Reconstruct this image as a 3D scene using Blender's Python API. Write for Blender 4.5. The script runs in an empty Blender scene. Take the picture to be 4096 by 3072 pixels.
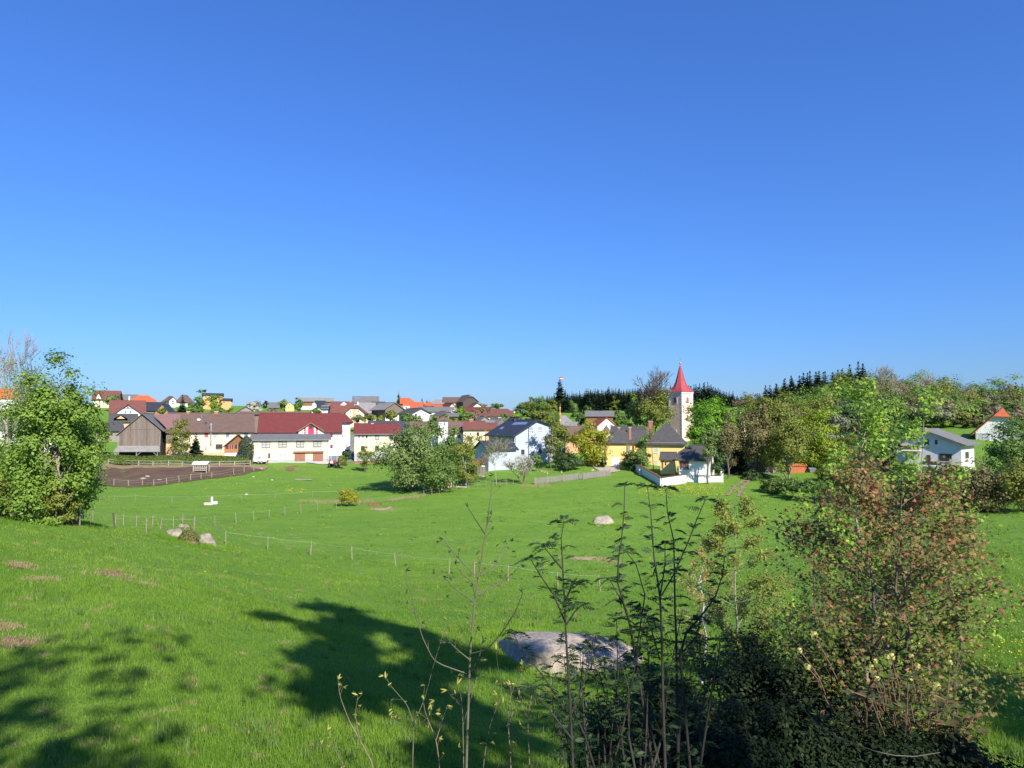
import bpy, bmesh, math, random
import numpy as np
from mathutils import Vector, Matrix

# ------------------------------------------------------------------ camera, world, sun
SC = bpy.context.scene
COL = SC.collection
F = 2731.0                                     # focal length in photo pixels (4096 wide)
TH = math.atan((1690 - 1536) / F)              # camera tilted slightly up
CT, ST = math.cos(TH), math.sin(TH)
cam_d = bpy.data.cameras.new('camera')
cam_d.sensor_width = 36.0
cam_d.lens = 36.0 * F / 4096
cam_d.clip_start = 0.1
cam_d.clip_end = 9000
cam = bpy.data.objects.new('camera', cam_d)
COL.objects.link(cam)
cam.rotation_euler = (math.pi / 2 + TH, 0, 0)
SC.camera = cam

SUN_AZ, SUN_EL = math.radians(151), math.radians(36)
world = bpy.data.worlds.new('World')
SC.world = world
world.use_nodes = True
nt = world.node_tree
sky = nt.nodes.new('ShaderNodeTexSky')
sky.sky_type = 'NISHITA'
sky.sun_disc = False
sky.sun_elevation = SUN_EL
sky.sun_rotation = SUN_AZ
sky.altitude = 600
sky.air_density = 1.6
sky.dust_density = 0.3
sky.ozone_density = 10.0
tint = nt.nodes.new('ShaderNodeMix')            # cool white balance of the whole sky
tint.data_type = 'RGBA'; tint.blend_type = 'MULTIPLY'; tint.inputs[0].default_value = 1.0
tint.inputs[7].default_value = (0.412, 0.602, 1.0, 1)
gam = nt.nodes.new('ShaderNodeGamma'); gam.inputs[1].default_value = 0.9   # camera's softer tone over the sky
nt.links.new(sky.outputs[0], gam.inputs[0]); nt.links.new(gam.outputs[0], tint.inputs[6])
nt.links.new(tint.outputs[2], nt.nodes['Background'].inputs[0])
nt.nodes['Background'].inputs[1].default_value = 0.121

sun_d = bpy.data.lights.new('sun', 'SUN')
sun_d.energy = 4.6
sun_d.angle = math.radians(0.53)
sun_d.color = (1.0, 0.94, 0.84)
sun = bpy.data.objects.new('sun', sun_d)
COL.objects.link(sun)
SDIR = Vector((math.sin(SUN_AZ) * math.cos(SUN_EL), math.cos(SUN_AZ) * math.cos(SUN_EL), math.sin(SUN_EL)))
sun.rotation_euler = SDIR.to_track_quat('Z', 'Y').to_euler()
sun.location = SDIR * 60

SC.view_settings.view_transform = 'Standard'
SC.view_settings.look = 'None'
SC.view_settings.exposure = 0.75
SC.view_settings.gamma = 1.0
SC.view_settings.use_curve_mapping = False
SC.cycles.max_bounces = 6
SC.cycles.diffuse_bounces = 3
SC.cycles.glossy_bounces = 2
SC.cycles.transmission_bounces = 3
SC.cycles.use_denoising = True

# ------------------------------------------------------------------ picture geometry helpers
def ray(px, py):
    k = (px - 2048) / F; q = (1536 - py) / F
    return np.array([k, CT - q * ST, ST + q * CT])
def P(px, py, Y):
    d = ray(px, py)
    return Vector(d * (Y / d[1]))
def zat(py, Y):
    return P(2048, py, Y).z

# ------------------------------------------------------------------ objects helpers
def tag(o, label=None, cat=None, group=None, kind=None):
    if label: o['label'] = label
    if cat: o['category'] = cat
    if group: o['group'] = group
    if kind: o['kind'] = kind
    return o
def empty(name, loc, rz=0.0, label=None, cat=None, group=None):
    o = bpy.data.objects.new(name, None)
    o.empty_display_size = 0.3
    COL.objects.link(o); o.location = loc; o.rotation_euler = (0, 0, rz)
    return tag(o, label, cat, group)
def link(name, me, mat=None, parent=None, loc=None):
    o = bpy.data.objects.new(name, me)
    COL.objects.link(o)
    if mat is not None and not me.materials: me.materials.append(mat)
    if parent is not None: o.parent = parent
    if loc is not None: o.location = loc
    return o
def fast_mesh(V, Fc, name='mesh', smooth=False):
    """V (n,3) array; Fc a (m,k) int array or list of such arrays"""
    if not isinstance(Fc, list): Fc = [Fc]
    me = bpy.data.meshes.new(name)
    V = np.asarray(V, np.float32)
    me.vertices.add(len(V)); me.vertices.foreach_set('co', V.ravel())
    idx = np.concatenate([f.ravel() for f in Fc]).astype(np.int32)
    tot = np.concatenate([np.full(len(f), f.shape[1]) for f in Fc])
    st = np.concatenate([[0], np.cumsum(tot)[:-1]]).astype(np.int32)
    me.loops.add(len(idx)); me.loops.foreach_set('vertex_index', idx)
    me.polygons.add(len(st)); me.polygons.foreach_set('loop_start', st)
    if smooth: me.polygons.foreach_set('use_smooth', np.ones(len(st), bool))
    me.update(calc_edges=True)
    return me

class MB:
    """collects polygons of one part"""
    def __init__(s): s.v = []; s.f = []
    def poly(s, pts):
        n = len(s.v); s.v += [tuple(p) for p in pts]; s.f.append(list(range(n, n + len(pts))))
    def slab(s, pts, off):
        """closed solid: polygon and its copy moved by off"""
        n = len(s.v); k = len(pts); off = Vector(off)
        s.v += [tuple(Vector(p)) for p in pts] + [tuple(Vector(p) + off) for p in pts]
        s.f.append(list(range(n, n + k))); s.f.append(list(range(n + 2 * k - 1, n + k - 1, -1)))
        for i in range(k):
            j = (i + 1) % k
            s.f.append([n + j, n + i, n + k + i, n + k + j])
    def box(s, a, b):
        (x0, y0, z0), (x1, y1, z1) = a, b
        s.slab([(x0, y0, z0), (x1, y0, z0), (x1, y1, z0), (x0, y1, z0)], (0, 0, z1 - z0))
    def bar(s, p, q, r, n=6, r2=None):
        p = Vector(p); q = Vector(q); d = (q - p).normalized()
        a = d.orthogonal().normalized(); b = d.cross(a); r2 = r if r2 is None else r2
        i = len(s.v)
        for c, rr in ((p, r), (q, r2)):
            for k in range(n):
                t = 2 * math.pi * k / n
                s.v.append(tuple(c + (a * math.cos(t) + b * math.sin(t)) * rr))
        for k in range(n):
            j = (k + 1) % n
            s.f.append([i + k, i + j, i + n + j, i + n + k])
        s.f.append([i + k for k in range(n)][::-1]); s.f.append([i + n + k for k in range(n)])
    def build(s, name, mat, parent=None, smooth=False, loc=None):
        me = bpy.data.meshes.new(name)
        me.from_pydata(s.v, [], s.f); me.validate()
        bm = bmesh.new(); bm.from_mesh(me)
        bmesh.ops.recalc_face_normals(bm, faces=bm.faces); bm.to_mesh(me); bm.free()
        if smooth: me.polygons.foreach_set('use_smooth', np.ones(len(me.polygons), bool))
        return link(name, me, mat, parent, loc)

# ------------------------------------------------------------------ materials (procedural)
def C8(r, g, b):
    f = lambda c: (c / 255 / 12.92) if c / 255 <= 0.04045 else ((c / 255 + 0.055) / 1.055) ** 2.4
    return (f(r), f(g), f(b))
MATS = {}
def new_mat(name):
    m = bpy.data.materials.new(name); m.use_nodes = True
    MATS[name] = m
    return m, m.node_tree, m.node_tree.nodes['Principled BSDF']
def mul(c, k): return tuple(min(1, x * k) for x in c) + (1,)
def surf(name, col, rough=0.85, var=0.2, scale=1.5, bump=0.0, bscale=20, rows=None, col2=None, metal=0.0, streak=False):
    """painted / rendered / tiled surface: mottled colour, optional tile rows as fine relief"""
    m, t, b = new_mat(name)
    tc = t.nodes.new('ShaderNodeTexCoord')
    src = tc.outputs['Object']
    n = t.nodes.new('ShaderNodeTexNoise'); n.inputs['Scale'].default_value = scale; n.inputs['Detail'].default_value = 8
    n.inputs['Roughness'].default_value = 0.65
    if streak:
        mp = t.nodes.new('ShaderNodeMapping'); mp.inputs['Scale'].default_value = (6, 6, 0.35)
        t.links.new(src, mp.inputs[0]); t.links.new(mp.outputs[0], n.inputs[0])
    else:
        t.links.new(src, n.inputs[0])
    r = t.nodes.new('ShaderNodeValToRGB')
    r.color_ramp.elements[0].position = 0.3; r.color_ramp.elements[1].position = 0.7
    r.color_ramp.elements[0].color = mul(col, 1 - var)
    r.color_ramp.elements[1].color = mul(col2, 1) if col2 else mul(col, 1 + var)
    t.links.new(n.outputs[0], r.inputs[0]); t.links.new(r.outputs[0], b.inputs['Base Color'])
    b.inputs['Roughness'].default_value = rough; b.inputs['Metallic'].default_value = metal
    h = None
    if rows:
        w = t.nodes.new('ShaderNodeTexWave'); w.bands_direction = 'Z'; w.wave_profile = 'SAW'
        w.inputs['Scale'].default_value = rows; w.inputs['Distortion'].default_value = 1.2; w.inputs['Detail Scale'].default_value = 3
        t.links.new(src, w.inputs[0]); h = w.outputs[0]
    elif bump:
        n2 = t.nodes.new('ShaderNodeTexNoise'); n2.inputs['Scale'].default_value = bscale; n2.inputs['Detail'].default_value = 5
        t.links.new(src, n2.inputs[0]); h = n2.outputs[0]
    if h is not None:
        bp = t.nodes.new('ShaderNodeBump'); bp.inputs['Strength'].default_value = bump or 0.3; bp.inputs['Distance'].default_value = 0.05
        t.links.new(h, bp.inputs['Height']); t.links.new(bp.outputs[0], b.inputs['Normal'])
    return m
def leafmat(name, col, col2, trans=0.35, rough=0.55, spec=0.25, gain=1.0):
    """leaves: each leaf its own tint, some light through the blade"""
    m, t, b = new_mat(name)
    g = t.nodes.new('ShaderNodeNewGeometry')
    oi = t.nodes.new('ShaderNodeObjectInfo')
    ad = t.nodes.new('ShaderNodeMath'); ad.operation = 'ADD'
    fr = t.nodes.new('ShaderNodeMath'); fr.operation = 'FRACT'
    t.links.new(g.outputs['Random Per Island'], ad.inputs[0]); t.links.new(oi.outputs['Random'], ad.inputs[1])
    t.links.new(ad.outputs[0], fr.inputs[0])
    r = t.nodes.new('ShaderNodeValToRGB')
    r.color_ramp.elements[0].color = mul(col, gain); r.color_ramp.elements[1].color = mul(col2, gain)
    t.links.new(fr.outputs[0], r.inputs[0]); t.links.new(r.outputs[0], b.inputs['Base Color'])
    b.inputs['Roughness'].default_value = rough; b.inputs['Specular IOR Level'].default_value = spec
    tr = t.nodes.new('ShaderNodeBsdfTranslucent'); t.links.new(r.outputs[0], tr.inputs[0])
    mx = t.nodes.new('ShaderNodeMixShader'); mx.inputs[0].default_value = trans
    t.links.new(b.outputs[0], mx.inputs[1]); t.links.new(tr.outputs[0], mx.inputs[2])
    t.links.new(mx.outputs[0], t.nodes['Material Output'].inputs[0])
    return m

W = {}   # short keys -> material
W['white'] = surf('white_render', (.70, .69, .66), var=.12, scale=.5)
W['white2'] = surf('old_white_render', (.66, .65, .62), var=.14, scale=.9)
W['cream'] = surf('cream_render', (.74, .62, .43), var=.11, scale=.5)
W['peach'] = surf('peach_render', (.70, .40, .22), var=.07, scale=.6)
W['orange'] = surf('orange_render', (.72, .34, .13), var=.08, scale=.6)
W['lemon'] = surf('pale_yellow_render', (.71, .67, .42), var=.11, scale=.5)
W['yellow'] = surf('yellow_render', (.76, .54, .20), var=.08, scale=.6)
W['blue'] = surf('pale_blue_render', (.43, .48, .545), var=.10, scale=.6)
W['greyw'] = surf('grey_render', (.45, .46, .47), var=.1, scale=.8)
W['pinkw'] = surf('pink_render', (.76, .50, .42), var=.1, scale=.8)
W['wood'] = surf('weathered_timber', (.17, .135, .11), var=.35, scale=2, streak=True, bump=.3, bscale=12)
W['wood2'] = surf('weathered_timber_grey', (.19, .155, .13), var=.35, scale=2, streak=True, bump=.3, bscale=12)
W['wood3'] = surf('weathered_timber_brown', (.145, .105, .078), var=.35, scale=2, streak=True, bump=.3, bscale=12)
W['woodg'] = surf('silver_grey_timber', (.24, .215, .19), var=.35, scale=2, streak=True, bump=.3, bscale=12)
W['woodb'] = surf('brown_stained_timber', (.22, .10, .045), var=.3, scale=2, streak=True)
W['woodd'] = surf('dark_tarred_timber', (.075, .06, .05), var=.35, scale=2, streak=True)
W['woodo'] = surf('orange_brown_timber', (.36, .17, .07), var=.25, scale=2, streak=True)
W['brick'] = surf('red_brick', (.34, .16, .09), var=.25, scale=5)
W['r_red'] = surf('dark_red_roof_tiles', (.145, .028, .025), var=.16, scale=1.2, rows=6, bump=.5)
W['r_orange'] = surf('orange_roof_tiles', (.47, .105, .036), var=.16, scale=1.2, rows=6, bump=.5)
W['r_brown'] = surf('brown_roof_tiles', (.130, .080, .062), var=.16, scale=.8, rows=6, bump=.5)
W['r_rbrown'] = surf('red_brown_roof_tiles', (.165, .060, .045), var=.18, scale=.8, rows=6, bump=.5)
W['r_faded'] = surf('faded_patchy_roof_tiles', (.17, .13, .12), var=.12, scale=.7, rows=6, bump=.5, col2=(.25, .10, .095))
W['r_grey'] = surf('grey_fibre_roof', (.15, .145, .14), var=.2, scale=.9, rows=5, bump=.4)
W['r_lgrey'] = surf('light_grey_fibre_roof', (.24, .225, .205), var=.2, scale=.9, rows=5, bump=.4)
W['r_slate'] = surf('dark_slate_roof', (.072, .068, .066), var=.25, scale=1.5, rows=6, bump=.5)
W['r_black'] = surf('blue_black_roof', (.032, .037, .048), var=.2, scale=1.0, rows=6, bump=.4, rough=.6)
W['r_blue'] = surf('dark_blue_grey_roof', (.045, .055, .075), var=.2, scale=1.0, rows=5, bump=.3, rough=.6)
W['r_mauve'] = surf('mauve_brown_roof', (.165, .092, .078), var=.18, scale=1.0, rows=6, bump=.5)
W['r_spire'] = surf('red_spire_shingles', (.36, .055, .062), var=.18, scale=1.2, rows=7, bump=.4, rough=.6)
W['concrete'] = surf('pale_concrete', (.55, .53, .49), var=.15, scale=3, bump=.2)
W['plinth'] = surf('grey_plinth', (.38, .385, .39), var=.12, scale=2)
W['stone'] = surf('quoin_stone', (.62, .59, .56), var=.15, scale=3)
W['rock'] = surf('granite_boulder', (.36, .295, .225), var=.45, scale=3.5, bump=1.0, bscale=9)
W['rock2'] = surf('mossy_granite', (.26, .22, .165), var=.5, scale=3.0, bump=1.0, bscale=7)
W['bark'] = surf('grey_brown_bark', (.13, .10, .075), var=.3, scale=4, bump=.4, streak=True)
W['barkl'] = surf('pale_bark', (.30, .255, .20), var=.3, scale=4, bump=.4, streak=True)
W['birch'] = surf('white_birch_bark', (.55, .52, .47), var=.3, scale=3)
W['barkd'] = surf('dark_wet_bark', (.035, .030, .024), var=.3, scale=8)  # near-black tone carries the shade of the foreground stems
W['barkg'] = surf('olive_twig_bark', (.13, .115, .075), var=.3, scale=8)
W['mosst'] = surf('mossy_turf', (.11, .15, .03), var=.5, scale=3, bump=.5, col2=(.20, .15, .06))
W['twig'] = surf('dry_twig', (.23, .165, .12), var=.3, scale=6)
W['twigr'] = surf('reddish_twig', (.20, .11, .07), var=.3, scale=6)
W['post'] = surf('weathered_fence_post', (.27, .225, .16), var=.25, scale=5, bump=.3)
W['postd'] = surf('dark_fence_post', (.09, .075, .06), var=.25, scale=5)
W['rail'] = surf('bleached_rail', (.38, .34, .27), var=.2, scale=4)
W['wire'] = surf('pale_fence_tape', (.34, .37, .30), var=.1)
W['wired'] = surf('dull_fence_wire', (.30, .30, .27), var=.1)
W['metal'] = surf('grey_sheet_metal', (.42, .43, .44), var=.1, rough=.45, metal=.4)
W['zinc'] = surf('zinc_gutter', (.33, .34, .35), var=.15, rough=.5, metal=.3)
W['glass'] = surf('dark_window_glass', (.045, .055, .065), var=.2, rough=.12)
W['glassb'] = surf('sky_blue_window_glass', (.16, .22, .32), var=.15, rough=.12)
W['curtain'] = surf('pale_curtained_glass', (.42, .43, .42), var=.15, rough=.3)
W['frw'] = surf('white_window_frame', (.74, .74, .72), var=.05, rough=.5)
W['frb'] = surf('brown_window_frame', (.10, .055, .035), var=.15, rough=.6)
W['frr'] = surf('red_window_frame', (.42, .045, .06), var=.12, rough=.6)
W['frg'] = surf('blue_grey_window_frame', (.23, .25, .32), var=.1, rough=.6)
W['redpanel'] = surf('crimson_painted_boards', (.62, .025, .08), var=.1, rough=.6)
W['garage'] = surf('terracotta_garage_boards', (.30, .125, .075), var=.12, rough=.7)
W['black'] = surf('black_rubber', (.02, .02, .02), var=.2, rough=.7)
W['carpaintb'] = surf('blue_grey_car_paint', (.20, .27, .36), var=.03, rough=.3)
W['carpaints'] = surf('silver_car_paint', (.5, .51, .52), var=.03, rough=.3)
W['carpaintd'] = surf('black_car_paint', (.03, .03, .035), var=.03, rough=.25)
W['tred'] = surf('red_machine_paint', (.50, .06, .03), var=.08, rough=.5)
W['twhite'] = surf('white_machine_paint', (.72, .72, .70), var=.05, rough=.5)
W['torange'] = surf('orange_machine_paint', (.38, .11, .035), var=.2, rough=.6)
W['gold'] = surf('gilded_metal', (.45, .35, .12), var=.1, rough=.4, metal=.6)
W['flagblue'] = surf('blue_cloth', (.12, .25, .50), var=.05)
W['flagyel'] = surf('yellow_cloth', (.70, .55, .08), var=.05)
W['flagred'] = surf('red_cloth', (.50, .03, .05), var=.05)
W['flagwhite'] = surf('white_cloth', (.75, .75, .74), var=.04)
W['redcloth'] = surf('red_curtain_cloth', (.55, .07, .08), var=.1)
W['soil'] = surf('dark_paddock_soil', (.095, .052, .024), var=.3, scale=.25, bump=.6, bscale=2.5, col2=(.145, .085, .042))
W['sand'] = surf('sandy_earth', (.25, .175, .105), var=.25, scale=.8, bump=.4, bscale=4)
W['bare'] = surf('bare_red_brown_earth', (.19, .100, .042), var=.35, scale=3, bump=.5, bscale=9)
W['asphalt'] = surf('worn_yard_asphalt', (.20, .195, .19), var=.15, scale=.8)
W['gravel'] = surf('pale_gravel_track', (.38, .325, .25), var=.2, scale=2, bump=.4, bscale=8)
W['hay'] = surf('pale_dry_grass', (.34, .27, .14), var=.25, scale=3)

L = {}
L['near'] = leafmat('fresh_green_leaf', (.100, .180, .022), (.225, .325, .052), gain=1.25)
L['green'] = leafmat('mid_green_leaf', (.075, .135, .028), (.135, .205, .045), gain=1.4)
L['willow'] = leafmat('grey_green_willow_leaf', (.105, .155, .042), (.185, .235, .075), gain=1.4)
L['bright'] = leafmat('bright_chestnut_leaf', (.090, .205, .012), (.165, .30, .025), gain=1.4)
L['ygreen'] = leafmat('yellow_green_maple_leaf', (.20, .22, .016), (.36, .35, .035), gain=1.2)
L['lime'] = leafmat('lime_maple_leaf', (.15, .22, .014), (.28, .34, .03), gain=1.15)
L['olive'] = leafmat('olive_maple_leaf', (.105, .135, .022), (.20, .215, .04), gain=1.4)
L['obrown'] = leafmat('olive_brown_bud_foliage', (.125, .105, .045), (.20, .18, .07), gain=1.4)
L['brown'] = leafmat('brownish_bud_foliage', (.16, .115, .065), (.235, .175, .10), gain=1.4)
L['grey'] = leafmat('grey_green_bud_foliage', (.14, .15, .085), (.22, .225, .13), gain=1.4)
L['dark'] = leafmat('dark_shrub_leaf', (.030, .060, .018), (.065, .105, .03), trans=.25, gain=1.4)
L['shade'] = leafmat('very_dark_evergreen_leaf', (.010, .021, .008), (.031, .046, .015), trans=.2, spec=.12)  # near-black albedo: foreground shade put into the leaf colour
L['conifer'] = leafmat('dark_spruce_needles', (.016, .034, .018), (.038, .066, .030), trans=.12)
L['coniferl'] = leafmat('lighter_larch_needles', (.045, .085, .035), (.085, .135, .055), trans=.2, gain=1.4)
L['thuja'] = leafmat('dense_conifer_scales', (.028, .052, .028), (.055, .09, .04), trans=.1)
L['hedge'] = leafmat('hedge_leaf', (.060, .095, .018), (.12, .16, .035), trans=.2, gain=1.4)
L['blossom'] = leafmat('white_blossom', (.34, .33, .24), (.62, .60, .50), trans=.2)
L['red'] = leafmat('red_brown_young_leaf', (.22, .105, .048), (.42, .21, .095), gain=1.1)
L['mgreen'] = leafmat('olive_green_young_maple_leaf', (.075, .105, .022), (.16, .18, .04), gain=1.4)
L['sap'] = leafmat('fresh_lime_leaf', (.15, .27, .028), (.28, .40, .05), gain=1.4)
L['rowan'] = leafmat('dark_rowan_leaf', (.022, .050, .018), (.05, .09, .03), trans=.3)  # leaf green darkened to stand in for shade on the foreground rowans
L['bud'] = leafmat('yellow_green_bud', (.34, .35, .06), (.52, .48, .12))
L['rhodo'] = leafmat('rhododendron_leaf', (.055, .070, .025), (.135, .13, .05), trans=.15, rough=.4)
L['bloom'] = leafmat('pale_yellow_bloom', (.62, .58, .17), (.72, .68, .28))
L['birchl'] = leafmat('small_birch_leaf', (.16, .19, .03), (.27, .28, .055), gain=1.4)
L['amber'] = leafmat('amber_young_leaf', (.24, .17, .05), (.36, .25, .08), gain=1.4)
L['grass'] = leafmat('meadow_grass_blade', (.205, .355, .037), (.355, .48, .070), trans=.45, rough=.6, spec=.2)
def patchy(m):
    """lusher and thinner patches over the meadow"""
    t = m.node_tree; r = [n for n in t.nodes if n.type == 'VALTORGB'][0]
    tc = t.nodes.new('ShaderNodeTexCoord'); n = t.nodes.new('ShaderNodeTexNoise'); n.inputs['Scale'].default_value = .14; n.inputs['Detail'].default_value = 9; n.inputs['Roughness'].default_value = .75
    t.links.new(tc.outputs['Object'], n.inputs[0])
    q = t.nodes.new('ShaderNodeValToRGB'); q.color_ramp.elements[0].position = .36; q.color_ramp.elements[1].position = .66
    q.color_ramp.elements[0].color = (.52, .68, .52, 1); q.color_ramp.elements[1].color = (1.0, 1.0, 1.0, 1); t.links.new(n.outputs[0], q.inputs[0])
    x = t.nodes.new('ShaderNodeMix'); x.data_type = 'RGBA'; x.blend_type = 'MULTIPLY'; x.inputs[0].default_value = 1
    t.links.new(r.outputs[0], x.inputs[6]); t.links.new(q.outputs[0], x.inputs[7])
    for l in list(t.links):
        if l.from_node == r and l.to_node != x: to = l.to_socket; t.links.remove(l); t.links.new(x.outputs[2], to)
patchy(L['grass'])
L['dandelion'] = leafmat('dandelion_yellow', (.62, .46, .015), (.75, .58, .03), trans=.2)
L['drygrass'] = leafmat('dry_grass_blade', (.30, .25, .12), (.42, .35, .18))
L['moss'] = leafmat('moss_tuft', (.13, .17, .03), (.22, .22, .06))
# ------------------------------------------------------------------ terrain (one smooth height field)
CP = []
def cpx(px, py, Y): p = P(px, py, Y); CP.append((p.x, p.y, p.z))
CP += [(0, 0, -1.75), (0, 5, -3.75), (0, 10, -5.35), (-8, 10, -5.1), (9, 10, -5.4), (0, -15, 0), (25, -15, .5), (-25, -15, -1),
       (20, 0, -2.2), (-20, 0, -3.2), (8, 5, -3.7), (-8, 5, -4.0), (4, 8.5, -4.9), (-25, 12, -4.6), (30, 15, -6)]
for c in [(0, 2570, 17), (0, 2250, 27), (0, 2085, 38), (300, 2092, 43), (600, 2800, 13.5), (600, 2400, 23), (450, 2300, 28), (750, 2190, 50),
          (1200, 2250, 55), (1200, 2500, 25), (1200, 2900, 13), (2230, 2720, 21), (2200, 2500, 30), (1800, 2285, 57), (2400, 2360, 54),
          (2415, 2110, 88), (1500, 2100, 85), (900, 2100, 78), (500, 2105, 73), (840, 2018, 100), (1395, 2025, 102), (450, 1942, 122),
          (1000, 1888, 140), (700, 1865, 146), (420, 1870, 146), (1200, 1850, 158), (1650, 1970, 117), (2000, 1950, 121), (2150, 1872, 148), (2330, 1915, 133),
          (2600, 1948, 125), (2800, 1910, 136), (2930, 1962, 121), (2900, 2050, 100), (3000, 2200, 75), (3600, 2085, 85), (4060, 2085, 78),
          (4096, 2500, 33), (3900, 2300, 46), (4090, 2750, 20), (3000, 2950, 12.5), (3400, 2600, 24), (1500, 1855, 160), (2450, 1865, 150),
          (3100, 1905, 136), (3700, 1900, 118), (4050, 1880, 120), (3300, 1850, 150),
          (600, 1770, 185), (1200, 1770, 190), (1700, 1770, 185), (2300, 1780, 180), (2700, 1790, 185), (100, 1800, 140), (100, 1720, 200),
          (1000, 1690, 240), (1500, 1710, 225), (1900, 1700, 225), (450, 1690, 235), (2200, 1710, 240),
          (450, 1630, 285), (650, 1628, 300), (950, 1630, 325), (1150, 1640, 300), (1400, 1640, 290), (1650, 1640, 285), (1900, 1640, 290), (2050, 1650, 320), (0, 1640, 300),
          (2350, 1650, 430), (2500, 1645, 430), (2250, 1660, 400), (2400, 1632, 480), (2900, 1655, 430),
          (3400, 1745, 170), (3700, 1715, 185), (3950, 1735, 165), (3500, 1690, 230), (3500, 1628, 300), (3900, 1668, 250), (3250, 1660, 290), (3050, 1650, 340), (4096, 1640, 300), (3750, 1640, 300),
          ]: cpx(*c)
for p_ in (-1.1, -.5, 0, .5, 1.1):
    CP.append((p_ * 700, 700, 8 if p_ < .3 else 18)); CP.append((p_ * 3000, 3000, 5))
CP = np.array(CP)
def warp(x, y):
    yc = np.maximum(y, -15) + 30
    return np.stack([3 * np.clip(x / yc, -1.6, 1.6), np.log(yc)], -1)
def _k(r2): return np.where(r2 > 1e-12, 0.5 * r2 * np.log(np.maximum(r2, 1e-12)), 0)
_A = warp(CP[:, 0], CP[:, 1])
_n = len(_A)
_M = np.zeros((_n + 3, _n + 3))
_M[:_n, :_n] = _k(((_A[:, None] - _A[None]) ** 2).sum(-1)) + np.eye(_n) * 1e-3
_M[:_n, _n] = 1; _M[:_n, _n + 1:] = _A; _M[_n, :_n] = 1; _M[_n + 1:, :_n] = _A.T
_w = np.linalg.solve(_M, np.concatenate([CP[:, 2], [0, 0, 0]]))
def hz(x, y):
    x = np.atleast_1d(np.asarray(x, float)); y = np.atleast_1d(np.asarray(y, float))
    q = warp(x, y); out = np.empty(len(x))
    for i in range(0, len(x), 20000):
        qq = q[i:i + 20000]
        out[i:i + 20000] = _k(((qq[:, None] - _A[None]) ** 2).sum(-1)) @ _w[:_n] + _w[_n] + qq @ _w[_n + 1:]
    d = np.hypot(x, y)
    out += (.05 * np.sin(x * 1.1 + .7 * y) + .05 * np.sin(y * .9 - x * .6 + 1) + .10 * np.sin(x * .33 + 2) * np.sin(y * .27)) * np.clip(d / 15, 0, 1)
    return out
def hz1(x, y): return float(hz(x, y)[0])
_ys = np.concatenate([np.geomspace(4, 60, 260), np.geomspace(60.1, 900, 420)])
def G(px, py, y0=4):
    """where the sight line through a photo pixel meets the ground"""
    d = ray(px, py); ys = _ys[_ys > y0]; t = ys / d[1]
    z = hz(d[0] * t, ys)
    below = np.nonzero(d[2] * t < z)[0]
    Y = ys[below[0]] if len(below) else 300.0
    p = P(px, py, Y); return Vector((p.x, p.y, hz1(p.x, p.y)))
def Gv(px, py):
    """the same for many pixels at once"""
    px = np.asarray(px, float); py = np.asarray(py, float); k = (px - 2048) / F; q = (1536 - py) / F
    d = np.stack([k, CT - q * ST, ST + q * CT], -1); d = d / d[:, 1:2]; ys = np.geomspace(5, 250, 46)
    zz = hz((d[:, 0:1] * ys).ravel(), np.tile(ys, len(px))).reshape(len(px), -1); bel = d[:, 2:3] * ys < zz
    i = np.maximum(1, bel.argmax(1)); lo, hi = ys[i - 1], ys[i]
    for _ in range(9):
        m = (lo + hi) / 2; b = d[:, 2] * m < hz(d[:, 0] * m, m); hi = np.where(b, m, hi); lo = np.where(b, lo, m)
    return np.stack([d[:, 0] * hi, hi, hz(d[:, 0] * hi, hi)], -1)
def at(px, Y):
    """ground point at a depth"""
    p = P(px, 1690, Y); return Vector((p.x, p.y, hz1(p.x, p.y)))

tx = 25 * np.sinh(np.linspace(-5.3, 5.3, 430)); ty = 40 * np.sinh(np.linspace(-1.2, 5.0, 430))
gx, gy = np.meshgrid(tx, ty)
gz = hz(gx.ravel(), gy.ravel())
nx, ny = len(tx), len(ty)
ii = np.arange(nx * ny).reshape(ny, nx)
gf = np.stack([ii[:-1, :-1].ravel(), ii[:-1, 1:].ravel(), ii[1:, 1:].ravel(), ii[1:, :-1].ravel()], -1)
gme = fast_mesh(np.stack([gx.ravel(), gy.ravel(), gz], -1), gf, 'ground', smooth=True)

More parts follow.
